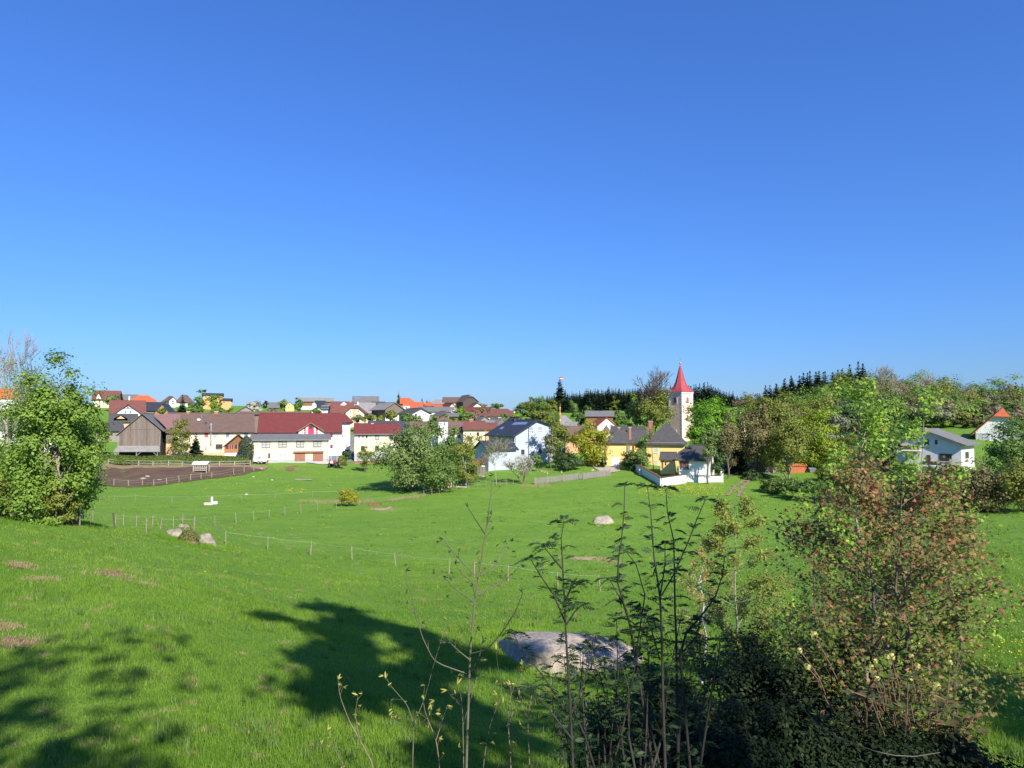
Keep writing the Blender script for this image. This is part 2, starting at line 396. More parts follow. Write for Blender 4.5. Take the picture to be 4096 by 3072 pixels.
def ground_mat():
    m, t, b = new_mat('meadow_turf')
    tc = t.nodes.new('ShaderNodeTexCoord'); src = tc.outputs['Object']
    def noise(scale, det=6, rough=.6, vec=None):
        n = t.nodes.new('ShaderNodeTexNoise'); n.inputs['Scale'].default_value = scale; n.inputs['Detail'].default_value = det
        n.inputs['Roughness'].default_value = rough; t.links.new(vec or src, n.inputs[0]); return n.outputs[0]
    def ramp(v, p0, c0, p1, c1):
        r = t.nodes.new('ShaderNodeValToRGB'); e = r.color_ramp.elements
        e[0].position = p0; e[0].color = c0 + (1,); e[1].position = p1; e[1].color = c1 + (1,)
        t.links.new(v, r.inputs[0]); return r.outputs[0]
    def mix(f, a, c, mode='MIX'):
        x = t.nodes.new('ShaderNodeMix'); x.data_type = 'RGBA'; x.blend_type = mode
        if isinstance(f, float): x.inputs[0].default_value = f
        else: t.links.new(f, x.inputs[0])
        t.links.new(a, x.inputs[6]); t.links.new(c, x.inputs[7]); return x.outputs[2]
    big = ramp(noise(.035, 5), .35, (.120, .258, .027), .65, (.185, .310, .040))
    mid = ramp(noise(.45, 8, .7), .35, (.082, .188, .020), .7, (.238, .365, .052))
    fine = ramp(noise(5, 8, .75), .3, (.055, .135, .018), .72, (.23, .37, .055))
    mp = t.nodes.new('ShaderNodeMapping'); mp.inputs['Scale'].default_value = (.12, .5, 1)
    t.links.new(src, mp.inputs[0])
    band = ramp(noise(1.0, 6, .6, mp.outputs[0]), .4, (.095, .222, .023), .66, (.208, .340, .046))
    c = mix(.45, big, mid); c = mix(.35, c, band); c = mix(.40, c, fine)
    dry = t.nodes.new('ShaderNodeValToRGB'); dry.color_ramp.elements[0].position = .66; dry.color_ramp.elements[1].position = .80
    dry.color_ramp.elements[1].color = (.45, .45, .45, 1)
    t.links.new(noise(.22, 7, .65), dry.inputs[0])
    rgb = t.nodes.new('ShaderNodeRGB'); rgb.outputs[0].default_value = (.22, .26, .06, 1)
    c = mix(dry.outputs[0], c, rgb.outputs[0])
    t.links.new(c, b.inputs['Base Color'])
    b.inputs['Roughness'].default_value = .9; b.inputs['Specular IOR Level'].default_value = .1
    bp = t.nodes.new('ShaderNodeBump'); bp.inputs['Strength'].default_value = .9; bp.inputs['Distance'].default_value = .25
    bp2 = t.nodes.new('ShaderNodeBump'); bp2.inputs['Strength'].default_value = .8; bp2.inputs['Distance'].default_value = .12
    t.links.new(noise(1.3, 8, .7), bp.inputs['Height']); t.links.new(noise(9, 6, .7), bp2.inputs['Height'])
    t.links.new(bp.outputs[0], bp2.inputs['Normal']); t.links.new(bp2.outputs[0], b.inputs['Normal'])
    return m
ground = link('ground', gme, ground_mat())
tag(ground, 'gently sloping green spring meadow under the village', None, None, 'structure')

def drape(name, xy, mat, off=.06, cell=1.5, label=None):
    me = bpy.data.meshes.new(name); bm = bmesh.new()
    vs = [bm.verts.new((x, y, 0)) for x, y in xy]
    bm.faces.new(vs); bmesh.ops.triangulate(bm, faces=bm.faces)
    for k in range(7):
        ed = [e for e in bm.edges if e.calc_length() > cell]
        if not ed: break
        bmesh.ops.subdivide_edges(bm, edges=ed, cuts=1); bmesh.ops.triangulate(bm, faces=bm.faces)
    co = np.array([v.co[:] for v in bm.verts]); z = hz(co[:, 0], co[:, 1]) + off
    for v, zz in zip(bm.verts, z): v.co.z = zz
    bmesh.ops.recalc_face_normals(bm, faces=bm.faces)
    for f in bm.faces:
        if f.normal.z < 0: f.normal_flip()
        f.smooth = True
    bm.to_mesh(me); bm.free()
    o = link(name, me, mat); tag(o, label, None, None, 'structure'); return o
def ragged(pts, rng, amp, n=5):
    out = []
    for i in range(len(pts)):
        a = Vector(pts[i]); c = Vector(pts[(i + 1) % len(pts)])
        for k in range(n):
            p = a.lerp(c, k / n); out.append((p.x + rng.normal() * amp, p.y + rng.normal() * amp))
    return out
def gp(lst): return [G(*p).xy[:] for p in lst]
R0 = np.random.default_rng(5)
drape('paddock', ragged(gp([(360, 1935), (372, 1880), (440, 1866), (700, 1868), (1000, 1868), (1060, 1880), (940, 1905), (800, 1921), (640, 1944), (480, 1950)]), R0, .25), W['soil'], .07, label='bare dark brown riding paddock below the hedge')
drape('sand_path', ragged(gp([(366, 1868), (380, 1850), (700, 1864), (1005, 1862), (1075, 1868), (1060, 1880), (1000, 1873), (700, 1874), (440, 1875), (385, 1890)]), R0, .2), W['sand'], .11)
drape('yard', [at(1010, 157).xy[:], at(1330, 157).xy[:], at(1420, 163).xy[:], at(1420, 210).xy[:], at(1325, 205).xy[:], at(1010, 180).xy[:]], W['asphalt'], .10, label='grey asphalt farmyard beside the cream annex')
drape('yard_edge', ragged(gp([(1010, 1853), (1330, 1853), (1360, 1846), (1330, 1838), (1010, 1840)]), R0, .15), W['asphalt'], .14)
drape('driveway', gp([(2365, 1862), (2480, 1868), (2480, 1886), (2440, 1893), (2400, 1888), (2375, 1872)]), W['gravel'], .10)
drape('car_park', gp([(2890, 1890), (2960, 1872), (3110, 1870), (3120, 1893), (3010, 1905), (2920, 1902)]), W['asphalt'], .10)
for k, t_ in enumerate(([(2905, 1985), (2918, 1962), (2940, 1945), (2975, 1920), (2990, 1912), (3000, 1912), (2986, 1922), (2950, 1946), (2932, 1962), (2922, 1985)],
                        [(2945, 1990), (2950, 1966), (2966, 1946), (2995, 1920), (3010, 1910), (3022, 1910), (3008, 1922), (2982, 1946), (2968, 1966), (2965, 1990)])):
    drape('wheel_track', ragged(gp(t_), R0, .16, 6), W['sand'], .08)
patches = [[(405, 2290), (470, 2286), (540, 2316), (500, 2322), (420, 2304)], [(30, 2262), (90, 2258), (145, 2268), (80, 2276)], [(150, 2318), (186, 2316), (190, 2326), (160, 2330)],
           [(0, 2555), (110, 2558), (170, 2570), (110, 2590), (0, 2602)], [(10, 2500), (60, 2505), (40, 2525), (5, 2520)], [(2290, 2228), (2385, 2234), (2370, 2244), (2300, 2240)],
           [(2400, 2238), (2470, 2244), (2450, 2252), (2405, 2246)], [(570, 2340), (600, 2338), (596, 2346)], [(1490, 2040), (1560, 2030), (1570, 2036), (1500, 2046)], [(2400, 2900), (2520, 2880), (2600, 2950), (2480, 2985)],
           [(1150, 1868), (1185, 1866), (1170, 1884), (1140, 1880)]]
PATCH = []
for k, p in enumerate(patches):
    xy = gp(p); c = np.mean(xy, 0); PATCH.append((c[0], c[1], max(np.hypot(*(np.array(xy) - c).T)) * .8))
    drape('bare_earth', ragged(xy, R0, .04 + .002 * c[1], 4), W['hay'] if k in (5, 8) else W['bare'], .02 + .0004 * c[1], .4)

# ------------------------------------------------------------------ grass blades and dandelions (uncountable)
def blades(n, ymin, ymax, hgt, wid, seed, clump=None, pmax=.86):
    r = np.random.default_rng(seed)
    y = ymin * (ymax / ymin) ** r.random(n); x = y * (r.random(n) * 2 - 1) * pmax
    if clump:
        cn = n // clump
        ci = r.integers(0, cn, n); sg = .05 + .002 * y[ci]
        x, y = x[ci] + r.normal(0, 1, n) * sg, y[ci] + r.normal(0, 1, n) * sg
    keep = np.ones(n, bool)
    for a, b_, rad in PATCH: keep &= np.hypot(x - a, y - b_) > rad * 1.1 * r.random(n) ** .6
    x, y = x[keep], y[keep]; n = len(x)
    z = hz(x, y) - .005
    a = r.random(n) * 2 * np.pi; lean = r.random(n) * .6; h = hgt * (.5 + r.random(n)) * (1 + .4 * np.sin(x * .7 + y * .3) * np.sin(y * .5 - x * .2)); w = wid * (.6 + .8 * r.random(n)) * (1 + y / 30)
    la = r.random(n) * 2 * np.pi
    b0 = np.stack([x + np.cos(a) * w, y + np.sin(a) * w, z], -1); b1 = np.stack([x - np.cos(a) * w, y - np.sin(a) * w, z], -1)
    tp = np.stack([x + np.cos(la) * lean * h, y + np.sin(la) * lean * h, z + h], -1)
    V = np.stack([b0, b1, tp], 1).reshape(-1, 3)
    return fast_mesh(V, np.arange(3 * n).reshape(n, 3), 'grass')
# ------------------------------------------------------------------ buildings
WIN = {  # style: frame, pane, columns, rows, frame thickness
    'w': ('frw', 'glass', 1, 1, .10), 'b': ('frb', 'glass', 2, 1, .09), 'b4': ('frb', 'curtain', 2, 2, .12), 'r': ('frr', 'glass', 2, 2, .10),
    'rc': ('frr', 'redcloth', 1, 1, .12), 'g': ('frg', 'curtain', 1, 1, .12), 'gb': ('frg', 'glassb', 1, 1, .1), 'grid': ('frw', 'glassb', 4, 4, .05),
    'bs': ('frb', 'glass', 1, 1, .10), 'bc': ('frb', 'curtain', 1, 1, .1), 'ws': ('frw', 'curtain', 3, 3, .06), 'b3': ('frb', 'glass', 3, 1, .08), 'wc': ('frw', 'curtain', 2, 1, .1)}
class House:
    def __init__(s, name, label, x0, x1, yb, ye, yr, Y, wall, roof, k='e', rot=0.0, D=9.0, og=.5, oe=.6, hl=0, tl=1.0, hr=0, tr=1.0,
                 off=.5, ye2=None, th=.17, cat='house', group=None, down=3.0, wallname='wall'):
        r = math.radians(rot) - math.atan(((x0 + x1) / 2 - 2048) / F); u = Vector((math.cos(r), math.sin(r), 0)); v = Vector((-u.y, u.x, 0))
        M = P((x0 + x1) / 2, yb, Y); zb = M.z
        def end(px):
            kk = (px - 2048) / F
            return (kk * (M.y * CT + zb * ST) - M.x) / (u.x - kk * u.y * CT)
        t0, t1 = end(x0), end(x1)
        O = M + u * t0; O.z = zb
        s.O, s.u, s.v, s.Lf, s.D, s.k = O, u, v, t1 - t0, D, k
        s.root = empty(name, O, r, label, cat, group)
        Lf = s.Lf
        zz = lambda py, p: zat(py, p.y) - zb
        ze1 = zz(ye, O + u * Lf / 2 if k == 'e' else O)
        if k == 'e':
            Lr, Wd = Lf, D
            zr = zz(yr, O + u * Lf / 2 + v * D * off); ze2 = ze1 if ye2 is None else ze1 + ye2
        else:
            Lr, Wd = D, Lf
            zr = zz(yr, O + u * Lf * off); ze2 = ze1 if ye2 is None else zz(ye2, O + u * Lf)
        s.ze, s.zr, s.off, s.Wd, s.Lr, s.ze2 = ze1, zr, off, Wd, Lr, ze2
        mp = (lambda a, b, z: (a, b, z)) if k == 'e' else (lambda a, b, z: (b, a, z))
        s.mp = mp
        br = off * Wd
        k1 = (zr - ze1) / br; k2 = (zr - ze2) / (Wd - br)
        e1 = (-oe, ze1 - k1 * oe); e2 = (Wd + oe, ze2 - k2 * oe)
        As, Ae = -og, Lr + og
        Rs, Re = (As + hl, br, zr), (Ae - hr, br, zr)
        def fr(e, t): return (br + t * (e[0] - br), zr + t * (e[1] - zr))
        rb = MB(); up = (0, 0, -th)
        for e in (e1, e2):
            p = [Rs, Re]
            if hr and tr < 1: p.append((Ae,) + fr(e, tr))
            p += [(Ae,) + e, (As,) + e]
            if hl and tl < 1: p.append((As,) + fr(e, tl))
            rb.slab([mp(a, b, z + th) for a, b, z in p], up)
        if hl: rb.slab([mp(a, b, z + th) for a, b, z in (Rs, (As,) + fr(e1, tl), (As,) + fr(e2, tl))], up)
        if hr: rb.slab([mp(a, b, z + th) for a, b, z in (Re, (Ae,) + fr(e1, tr), (Ae,) + fr(e2, tr))], up)
        s.roof = rb.build('roof', W[roof], s.root)
        rc = MB()
        rc.bar(Vector(mp(*Rs)) + Vector((0, 0, th)), Vector(mp(*Re)) + Vector((0, 0, th)), .12, 6)
        rc.build('ridge_cap', W[roof], s.roof)
        wb = MB()
        z0 = -down
        for a, h, t in ((0.0, hl, tl), (Lr, hr, tr)):
            zc = 1e9
            if h:
                zt = fr(e1, t)[1]; zc = zt + (zr - zt) * og / h
            pts = [(0, z0), (Wd, z0), (Wd, ze2)]
            if zc > zr - .02: pts.append((br, zr))
            elif zc > max(ze1, ze2) + .05: pts += [(br + (zr - zc) / k2, zc), (br - (zr - zc) / k1, zc)]
            pts.append((0, ze1))
            wb.poly([mp(a, b, z) for b, z in pts])
        wb.poly([mp(0, 0, z0), mp(Lr, 0, z0), mp(Lr, 0, ze1), mp(0, 0, ze1)])
        wb.poly([mp(0, Wd, z0), mp(Lr, Wd, z0), mp(Lr, Wd, ze2), mp(0, Wd, ze2)])
        s.wall = wb.build(wallname, W[wall], s.root)
    # --- local coordinates of a photo point on one face
    def loc(s, face, px, py, n=0.0):
        d = Vector(ray(px, py)); o = -s.O
        dl = Vector((d.dot(s.u), d.dot(s.v), d.z)); ol = Vector((o.dot(s.u), o.dot(s.v), o.z))
        if face == 'F': t = (-n - ol.y) / dl.y
        elif face == 'L': t = (-n - ol.x) / dl.x
        elif face == 'R': t = (s.Lf + n - ol.x) / dl.x
        elif face == 'S':   # slope towards the viewer: front slope ('e') or left slope ('g')
            br = s.off * s.Wd; sl = (s.zr - s.ze) / br
            nn = Vector((0, -sl, 1)) if s.k == 'e' else Vector((-sl, 0, 1))
            p0 = Vector((0, 0, s.ze + .17 + n)); t = nn.dot(p0 - ol) / nn.dot(dl)
        p = ol + dl * t
        return p
    def nrm(s, face): return {'F': Vector((0, -1, 0)), 'L': Vector((-1, 0, 0)), 'R': Vector((1, 0, 0)), 'S': Vector((0, 0, 1))}[face]
    def shape(s, name, face, pts, n0, n1, mat, parent=None):
        """outline given in photo pixels on the plane n1 in front of a face, solid from n0 to n1"""
        mb = MB(); nr = s.nrm(face)
        mb.slab([s.loc(face, x, y, n1) for x, y in pts], nr * (n0 - n1))
        return mb.build(name, W[mat], parent or s.root)
    def rect(s, name, face, xa, xb, ya, yb, n0, n1, mat, parent=None):
        p = s.loc(face, xa, ya, n1); q = s.loc(face, xb, yb, n1); nr = s.nrm(face)
        mb = MB()
        mb.slab([Vector((p.x, p.y, p.z)), Vector((q.x, q.y, p.z)), Vector((q.x, q.y, q.z)), Vector((p.x, p.y, q.z))], nr * (n0 - n1))
        return mb.build(name, W[mat], parent or s.root)
    def win(s, face, xa, xb, ya, yb, st='w', name='window', base=0.0):
        fr, pn, nx, ny, t = WIN[st]
        p = s.loc(face, xa, ya, .06 + base); q = s.loc(face, xb, yb, .06 + base); nr = s.nrm(face)
        sd = Vector((q.x - p.x, q.y - p.y, 0)); w = sd.length; sd.normalize(); h = p.z - q.z
        o = Vector((p.x, p.y, q.z)) - nr * (.06 + base)
        def bx(mb, a0, a1, b0, b1, n0, n1):
            A = lambda a, b: o + sd * a + Vector((0, 0, b)) + nr * n0
            mb.slab([A(a0, b0), A(a1, b0), A(a1, b1), A(a0, b1)], nr * (n1 - n0))
        t = min(t, w * .16, h * .16)
        f = MB(); n0, n1 = base - .02, base + .06
        bx(f, 0, w, 0, t, n0, n1); bx(f, 0, w, h - t, h, n0, n1); bx(f, 0, t, t, h - t, n0, n1); bx(f, w - t, w, t, h - t, n0, n1)
        m = t * .7
        for i in range(1, nx): bx(f, w * i / nx - m / 2, w * i / nx + m / 2, t, h - t, n0, n1 - .01)
        for j in range(1, ny): bx(f, t, w - t, h * j / ny - m / 2, h * j / ny + m / 2, n0, n1 - .013)
        wo = f.build(name, W[fr], s.root)
        if nx * ny > 6:
            g = MB(); bx(g, t, w - t, t, h - t, base - .015, base + .02); g.build('pane', W[pn], wo)
        else:
            for i in range(nx):
                for j in range(ny):
                    g = MB(); a0 = max(t, w * i / nx + m / 2); a1 = min(w - t, w * (i + 1) / nx - m / 2)
                    b0 = max(t, h * j / ny + m / 2); b1 = min(h - t, h * (j + 1) / ny - m / 2)
                    bx(g, a0, a1, b0, b1, base - .015, base + .02); g.build('pane', W[pn], wo)
        if w * h > .9 and base == 0:
            g = MB(); bx(g, -.06, w + .06, -.08, -.005, -.02, .14); g.build('sill', W['frw' if fr != 'frb' else 'concrete'], wo)
        return wo
    def chim(s, xa, xb, ya, yb, mat='brick', cap='concrete', dv=None):
        dv = (s.D * s.off if s.k == 'e' else s.D * .35) if dv is None else dv
        n = -dv
        p = s.loc('F', xa, ya, n); q = s.loc('F', xb, yb, n); w = abs(q.x - p.x)
        mb = MB(); mb.box((p.x, p.y - w * .4, q.z - 1.6), (q.x, p.y + w * .4, p.z - .12)); c = mb.build('chimney', W[mat], s.roof)
        return c
    def chimcap(s, xa, xb, ya, dv=None):
        dv = (s.D * s.off if s.k == 'e' else s.D * .35) if dv is None else dv
        p = s.loc('F', xa, ya, -dv); q = s.loc('F', xb, ya, -dv); w = abs(q.x - p.x)
        mb = MB(); mb.box((p.x - .08, p.y - w * .4 - .08, p.z - .118), (q.x + .08, p.y + w * .4 + .08, p.z)); return mb.build('chimney_cap', W['concrete'], s.roof)
    def chimney(s, xa, xb, ya, yb, mat='brick', dv=None):
        s.chim(xa, xb, ya, yb, mat, dv=dv); s.chimcap(xa, xb, ya, dv=dv)
def z2(x, y): return 350 + x * .31646, 1500 + y * .31646      # coordinates read off enlargements of the photograph
def z3(x, y): return 900 + x * .31646, 1500 + y * .31646
def z4(x, y): return 1500 + x * .31646, 1500 + y * .31646
def z5(x, y): return 2050 + x * .36157, 1400 + y * .36157
def z6(x, y): return 2600 + x * .36157, 1400 + y * .36157
def z7(x, y): return 3200 + x * .42185, 1400 + y * .42185
def rz(z, xa, xb, ya, yb):
    a = z(xa, ya); b = z(xb, yb); return a[0], b[0], a[1], b[1]

# ---- wooden barn
h = House('barn', 'weathered brown timber barn with tall boarded gable and lean-to roof behind the paddock hedge', 475, 640, 1842, 1732, 1656, 154, 'woodd', 'r_grey', 'g', rot=-11, D=13, og=.5, oe=.7, ye2=1716, off=.54, cat='barn')
n = 30
rr = random.Random(3)
for i in range(n):
    a, b = i / n, (i + .93) / n
    xa, xb = 476 + 163 * a, 476 + 163 * b
    def top(x): return (1732 + (1657 - 1732) * ((x - 475) / 89)) if x < 564 else 1657 + (1716 - 1657) * ((x - 564) / 76)
    ya, yb2 = top(xa) + 5, top(xb) + 5
    w_ = rr.choice(['wood', 'wood', 'wood', 'wood2', 'wood3'])
    n1 = .05 + rr.random() * .03
    cut = 1717 + rr.random() * 1.5
    if min(ya, yb2) < cut - 2:
        h.shape('board', 'F', [(xa, ya), (xb, yb2), (xb, cut), (xa, cut)], 0, n1 + .03, w_)
        h.shape('board', 'F', [(xa, cut + .5), (xb, cut + .5), (xb, 1785), (xa, 1785)], 0, n1, w_)
    else:
        h.shape('board', 'F', [(xa, ya), (xb, yb2), (xb, 1785), (xa, 1785)], 0, n1, w_)
lt = MB()
a, b, c, d = h.loc('F', 472, 1783, .05), h.loc('F', 639, 1783, .05), h.loc('F', 640, 1806, 2.2), h.loc('F', 453, 1806, 2.2)
lt.slab([a, b, c, d], (0, 0, -.1)); lt.build('lean_to_roof', W['r_lgrey'], h.root)
for x in (460, 546, 630):
    p = h.loc('F', x, 1806, 2.0); q = Vector((p.x, p.y, -1.0)); m = MB(); m.bar(q, p, .12); m.build('post', W['woodg'], h.root)
    m = MB(); m.bar(Vector((p.x, p.y, p.z - 1.0)), Vector((p.x + (.9 if x < 600 else -.9), p.y, p.z - .12)), .07); m.build('brace', W['woodg'], h.root)
g = MB(); p, q = h.loc('F', 455, 1806, 2.05), h.loc('F', 640, 1806, 2.05); g.bar(p, q, .09); g.build('beam', W['woodg'], h.root)
for x, y in ((473, 1738), (641, 1725)):
    p = h.loc('F', x, y, .15); g = MB(); g.bar(p, Vector((p.x, p.y, p.z - 3.2)), .07); g.build('downpipe', W['metal'], h.root)

# ---- brown-roofed farmhouse
h = House('farmhouse', 'long cream farmhouse with brown tiled roof and two brick chimneys', 664, 1014, 1846, 1722, 1655, 161, 'cream', 'r_brown', 'e', D=11, og=.25, oe=.7)
for r in ((1480, 1525, 720, 785, 'rc'), (1585, 1632, 720, 785, 'g'), (1748, 1795, 720, 785, 'gb'), (1980, 2028, 720, 785, 'gb'), (1065, 1100, 905, 950, 'bs'), (1482, 1515, 902, 942, 'g'), (1620, 1705, 875, 935, 'b3')):
    h.win('F', *rz(z2, *r[:4]), r[4])
h.shape('roof_patch', 'S', [(612, 1657), (722, 1656), (716, 1722), (675, 1722)], -.05, .03, 'r_faded', h.roof)
h.rect('plinth', 'F', 664, 1012, 1814, 1850, -.02, .05, 'peach')
h.rect('plaster_field', 'F', 664, 712, 1775, 1814, -.02, .03, 'peach')
for i in range(9): h.rect('board', 'F', 665 + i * 4.6, 669.2 + i * 4.6, 1727, 1774, -.02, .06 + .01 * (i % 2), 'wood')
h.chimney(*rz(z2, 1253, 1288, 460, 520)); h.chimney(*rz(z2, 1603, 1650, 458, 505))
p = h.loc('F', 844, 1702, .35); q = h.loc('F', 844, 1778, .35); m = MB(); m.bar(q, p, .16, 8); m.bar(p, p + Vector((0, 0, .5)), .26, 8); m.build('flue_pipe', W['metal'], h.root)
h.shape('skylight', 'S', [z2(1480, 595), z2(1510, 595), z2(1510, 618), z2(1480, 618)], -.02, .08, 'glass', h.roof)
p = h.loc('S', 806, 1684); m = MB(); m.bar(p, p + Vector((0, 0, 1.6)), .04); m.build('mast', W['metal'], h.roof)
m = MB(); dc = p + Vector((-.25, -.15, .35))
for i in range(10):
    a, b = i * .628, (i + 1) * .628
    e1 = dc + Vector((-.35 + .12 * math.cos(a), -.12, .0)) + Vector((.28 * math.cos(a), .06 * math.sin(a), .28 * math.sin(a))); e2 = dc + Vector((-.35 + .12 * math.cos(b), -.12, .0)) + Vector((.28 * math.cos(b), .06 * math.sin(b), .28 * math.sin(b)))
    m.slab([dc + Vector((-.2, .1, 0)), e1, e2], (.02, .03, 0))
m.build('satellite_dish', W['twhite'], h.roof)

# ---- wooden porch
h = House('garden_porch', 'brown timber porch with gabled roof and red curtains in front of the cream farmhouse', 899, 1003, 1840, 1783, 1739, 153, 'woodb', 'r_brown', 'g', D=6, og=.5, oe=.5, cat='porch')
h.rect('parapet', 'F', 899, 1003, 1812, 1845, 0, .12, 'white')
for i in range(5):
    x = 899 + 26 * i; h.rect('post', 'F', x - 2, x + 2, 1779, 1812, 0, .16, 'woodo')
h.rect('rail', 'F', 899, 1003, 1796, 1811, 0, .10, 'woodo')
for xa, xb in ((904, 913), (916, 935), (940, 958), (964, 985)): h.rect('opening', 'F', xa, xb, 1780, 1795, 0, .06, 'glass')
for xa, xb in ((913, 919), (932, 937)): h.rect('curtain', 'F', xa, xb, 1780, 1796, 0, .09, 'redcloth')

# ---- white farmhouse under dark red roof
h = House('white_farmhouse', 'big white farmhouse with dark red roof and crimson gabled loft door', 1028, 1367, 1842, 1724, 1656, 168, 'white', 'r_red', 'e', D=13, og=.1, oe=.7)
for r in ((1330, 1362, 748, 788, 'r'), (1330, 1362, 880, 925, 'r')): h.win('F', *rz(z3, *r[:4]), r[4])
h.shape('gable_wall', 'F', [z3(930, 712), z3(1085, 618), z3(1250, 712), z3(1250, 745), z3(930, 745)], -4.5, 1.0, 'white')
m = MB()
ap = h.loc('F', *z3(1085, 604), 1.5)
for e in (z3(910, 712), z3(1262, 712)):
    q = h.loc('F', *e, 1.5); m.slab([ap, q, q + Vector((0, 7, 0)), ap + Vector((0, 7, 0))], (0, 0, .16))
gr = m.build('gable_roof', W['r_red'], h.root)
m = MB()
for e in (z3(915, 712), z3(1257, 712)): m.bar(ap + Vector((0, -.05, 0)), h.loc('F', *e, 1.55), .12, 4)
m.build('barge_board', W['woodo'], gr)
h.rect('loft_door', 'F', *rz(z3, 1050, 1124, 682, 745), .95, 1.10, 'redpanel')
h.shape('loft_hatch', 'F', [z3(1050, 680), z3(1050, 648), z3(1085, 624), z3(1124, 648), z3(1124, 680)], .95, 1.06, 'frr')
h.win('F', *rz(z3, 1066, 1108, 640, 680), 'b', base=1.1)
for xa, xb in ((1000, 1022), (1150, 1172)):
    for ya, yb in ((660, 685), (688, 714), (720, 741)): h.win('F', *rz(z3, xa, xb, ya, yb), 'rc', base=1.0)
# recessed right wing
q0, q1 = h.loc('F', 1366, 1690, -4.5), h.loc('F', 1401, 1690, -4.5)
m = MB(); m.box((q0.x, 4.5, -3), (q1.x, 12.5, q0.z)); m.build('wing_wall', W['white'], h.root)
m = MB(); ra, rb_ = h.loc('F', 1366, 1655.5, -6.5), h.loc('F', 1382, 1655.5, -6.5); ea, eb = h.loc('F', 1366, 1687, -3.6), h.loc('F', 1414, 1687, -3.6)
m.slab([ra, rb_, eb, ea], (0, 0, -.2))
m.slab([rb_ + Vector((0, .02, 0)), eb + Vector((0, .02, 0)), eb + Vector((0, 9, -.5)), rb_ + Vector((0, 5, -.5))], (0, 0, -.2))
m.build('wing_roof', W['r_red'], h.root)
for r, st in (((1455, 1490, 748, 788), 'r'), ((1535, 1548, 875, 915), 'rc')):
    h.win('F', *rz(z3, *r), st, base=-4.5)
h.rect('door', 'F', *rz(z3, 1425, 1452, 880, 970), -4.6, -4.4, 'torange'); h.rect('shutter_panel', 'F', *rz(z3, 1538, 1573, 605, 730), -4.6, -4.42, 'greyw')
p = h.loc('F', 1350, 1724, .2); m = MB(); m.bar(p, Vector((p.x, p.y, .2)), .07); m.build('downpipe', W['metal'], h.root)

# ---- cream annex
h = House('cream_annex', 'low cream annex with grey roof, four wide windows and two terracotta garage doors', 1006, 1314, 1846, 1759, 1741, 156, 'cream', 'r_grey', 'e', D=8, og=.6, oe=.5, off=.8)
for r in ((463, 572, 847, 918, 'b4'), (675, 780, 843, 914, 'b4'), (898, 1003, 838, 911, 'b4'), (1115, 1220, 835, 907, 'b4'), (543, 570, 990, 1052, 'bs'), (672, 780, 988, 1052, 'wc')):
    h.win('F', *rz(z3, *r[:4]), r[4])
for r in ((880, 1013, 978, 1090), (1110, 1240, 978, 1088)):
    a, b, c, d = rz(z3, *r)
    for k in range(2):
        w2 = (b - a) / 2; dd = h.rect('garage_door', 'F', a + k * w2 + .2, a + (k + 1) * w2 - .2, c, d, -.05, .06, 'garage')
        for j in range(6): h.rect('plank', 'F', a + k * w2 + .4 + j * w2 / 6, a + k * w2 + .4 + (j + .8) * w2 / 6, c + .8, d - .5, .05, .075, 'garage', dd)
h.rect('lintel', 'F', *rz(z3, 865, 1247, 965, 979), -.05, .45, 'garage')
h.rect('plinth', 'F', 1006, 1313, 1840, 1850, -.02, .04, 'plinth')
p = h.loc('F', 1312, 1762, .12); m = MB(); m.bar(p, Vector((p.x, p.y, .1)), .07); m.build('downpipe', W['metal'], h.root)
p, q = h.loc('F', 1004, 1761.5, .62), h.loc('F', 1318, 1760, .62); m = MB(); m.bar(p, q, .08); m.build('gutter', W['zinc'], h.root)

# ---- pale yellow house
h = House('yellow_house', 'pale yellow two storey house with dark red roof on a grey plinth', 1417, 1597, 1846, 1736, 1697, 164, 'lemon', 'r_red', 'e', D=9, og=.35, oe=.5)
for r in ((1683, 1705, 765, 795, 'gb'), (1732, 1755, 765, 795, 'gb'), (1780, 1802, 765, 795, 'bs'), (1900, 1948, 762, 817, 'bc'), (2080, 2128, 762, 815, 'b'), (1717, 1765, 897, 957, 'b'), (1898, 1946, 895, 955, 'b'), (2078, 2126, 893, 950, 'gb'), (1902, 2000, 1015, 1060, 'ws'), (2062, 2150, 1012, 1055, 'ws')):
    h.win('F', *rz(z3, *r[:4]), r[4])
h.rect('plinth', 'F', 1417, 1597, 1813, 1852, -.02, .06, 'plinth')
h.chimney(*rz(z3, 1848, 1878, 608, 650), mat='plinth')
p, q = h.loc('F', 1413, 1738, .58), h.loc('F', 1600, 1737, .58); m = MB(); m.bar(p, q, .08); m.build('gutter', W['zinc'], h.root)
House('slate_house', 'dark blue grey roof rising behind the pale yellow house', 1475, 1648, 1800, 1733, 1687, 188, 'white2', 'r_blue', 'e', D=10)

# ---- white tower house and neighbours
h = House('white_longhouse', 'white longhouse with grey brown roof behind the birches', 1642, 1855, 1800, 1728, 1689, 182, 'white', 'r_mauve', 'e', D=10)
for x in (1700, 1720, 1742, 1808, 1832): h.win('F', x, x + 9, 1738, 1752, 'bs')
h = House('white_tower', 'slim white square tower with flat hipped cap among the village roofs', 1752, 1791, 1800, 1681, 1671, 174, 'white', 'r_mauve', 'e', D=2.6, og=.35, oe=.35, hl=1.1, hr=1.1, cat='tower')
h.win('F', 1776, 1782, 1688, 1697, 'w')
h = House('cream_house', 'cream house with red brown roof and small dark window beside the blue house', 1853, 1940, 1810, 1716, 1687, 178, 'cream', 'r_rbrown', 'e', D=9, og=.2)
h.win('F', 1907, 1917, 1729, 1743, 'b'); h.chimney(1878, 1893, 1676, 1690)
House('red_roof_wing', 'lower red brown roof wing right of the cream house', 1943, 1990, 1800, 1716, 1694, 182, 'peach', 'r_rbrown', 'e', D=8, og=.2)

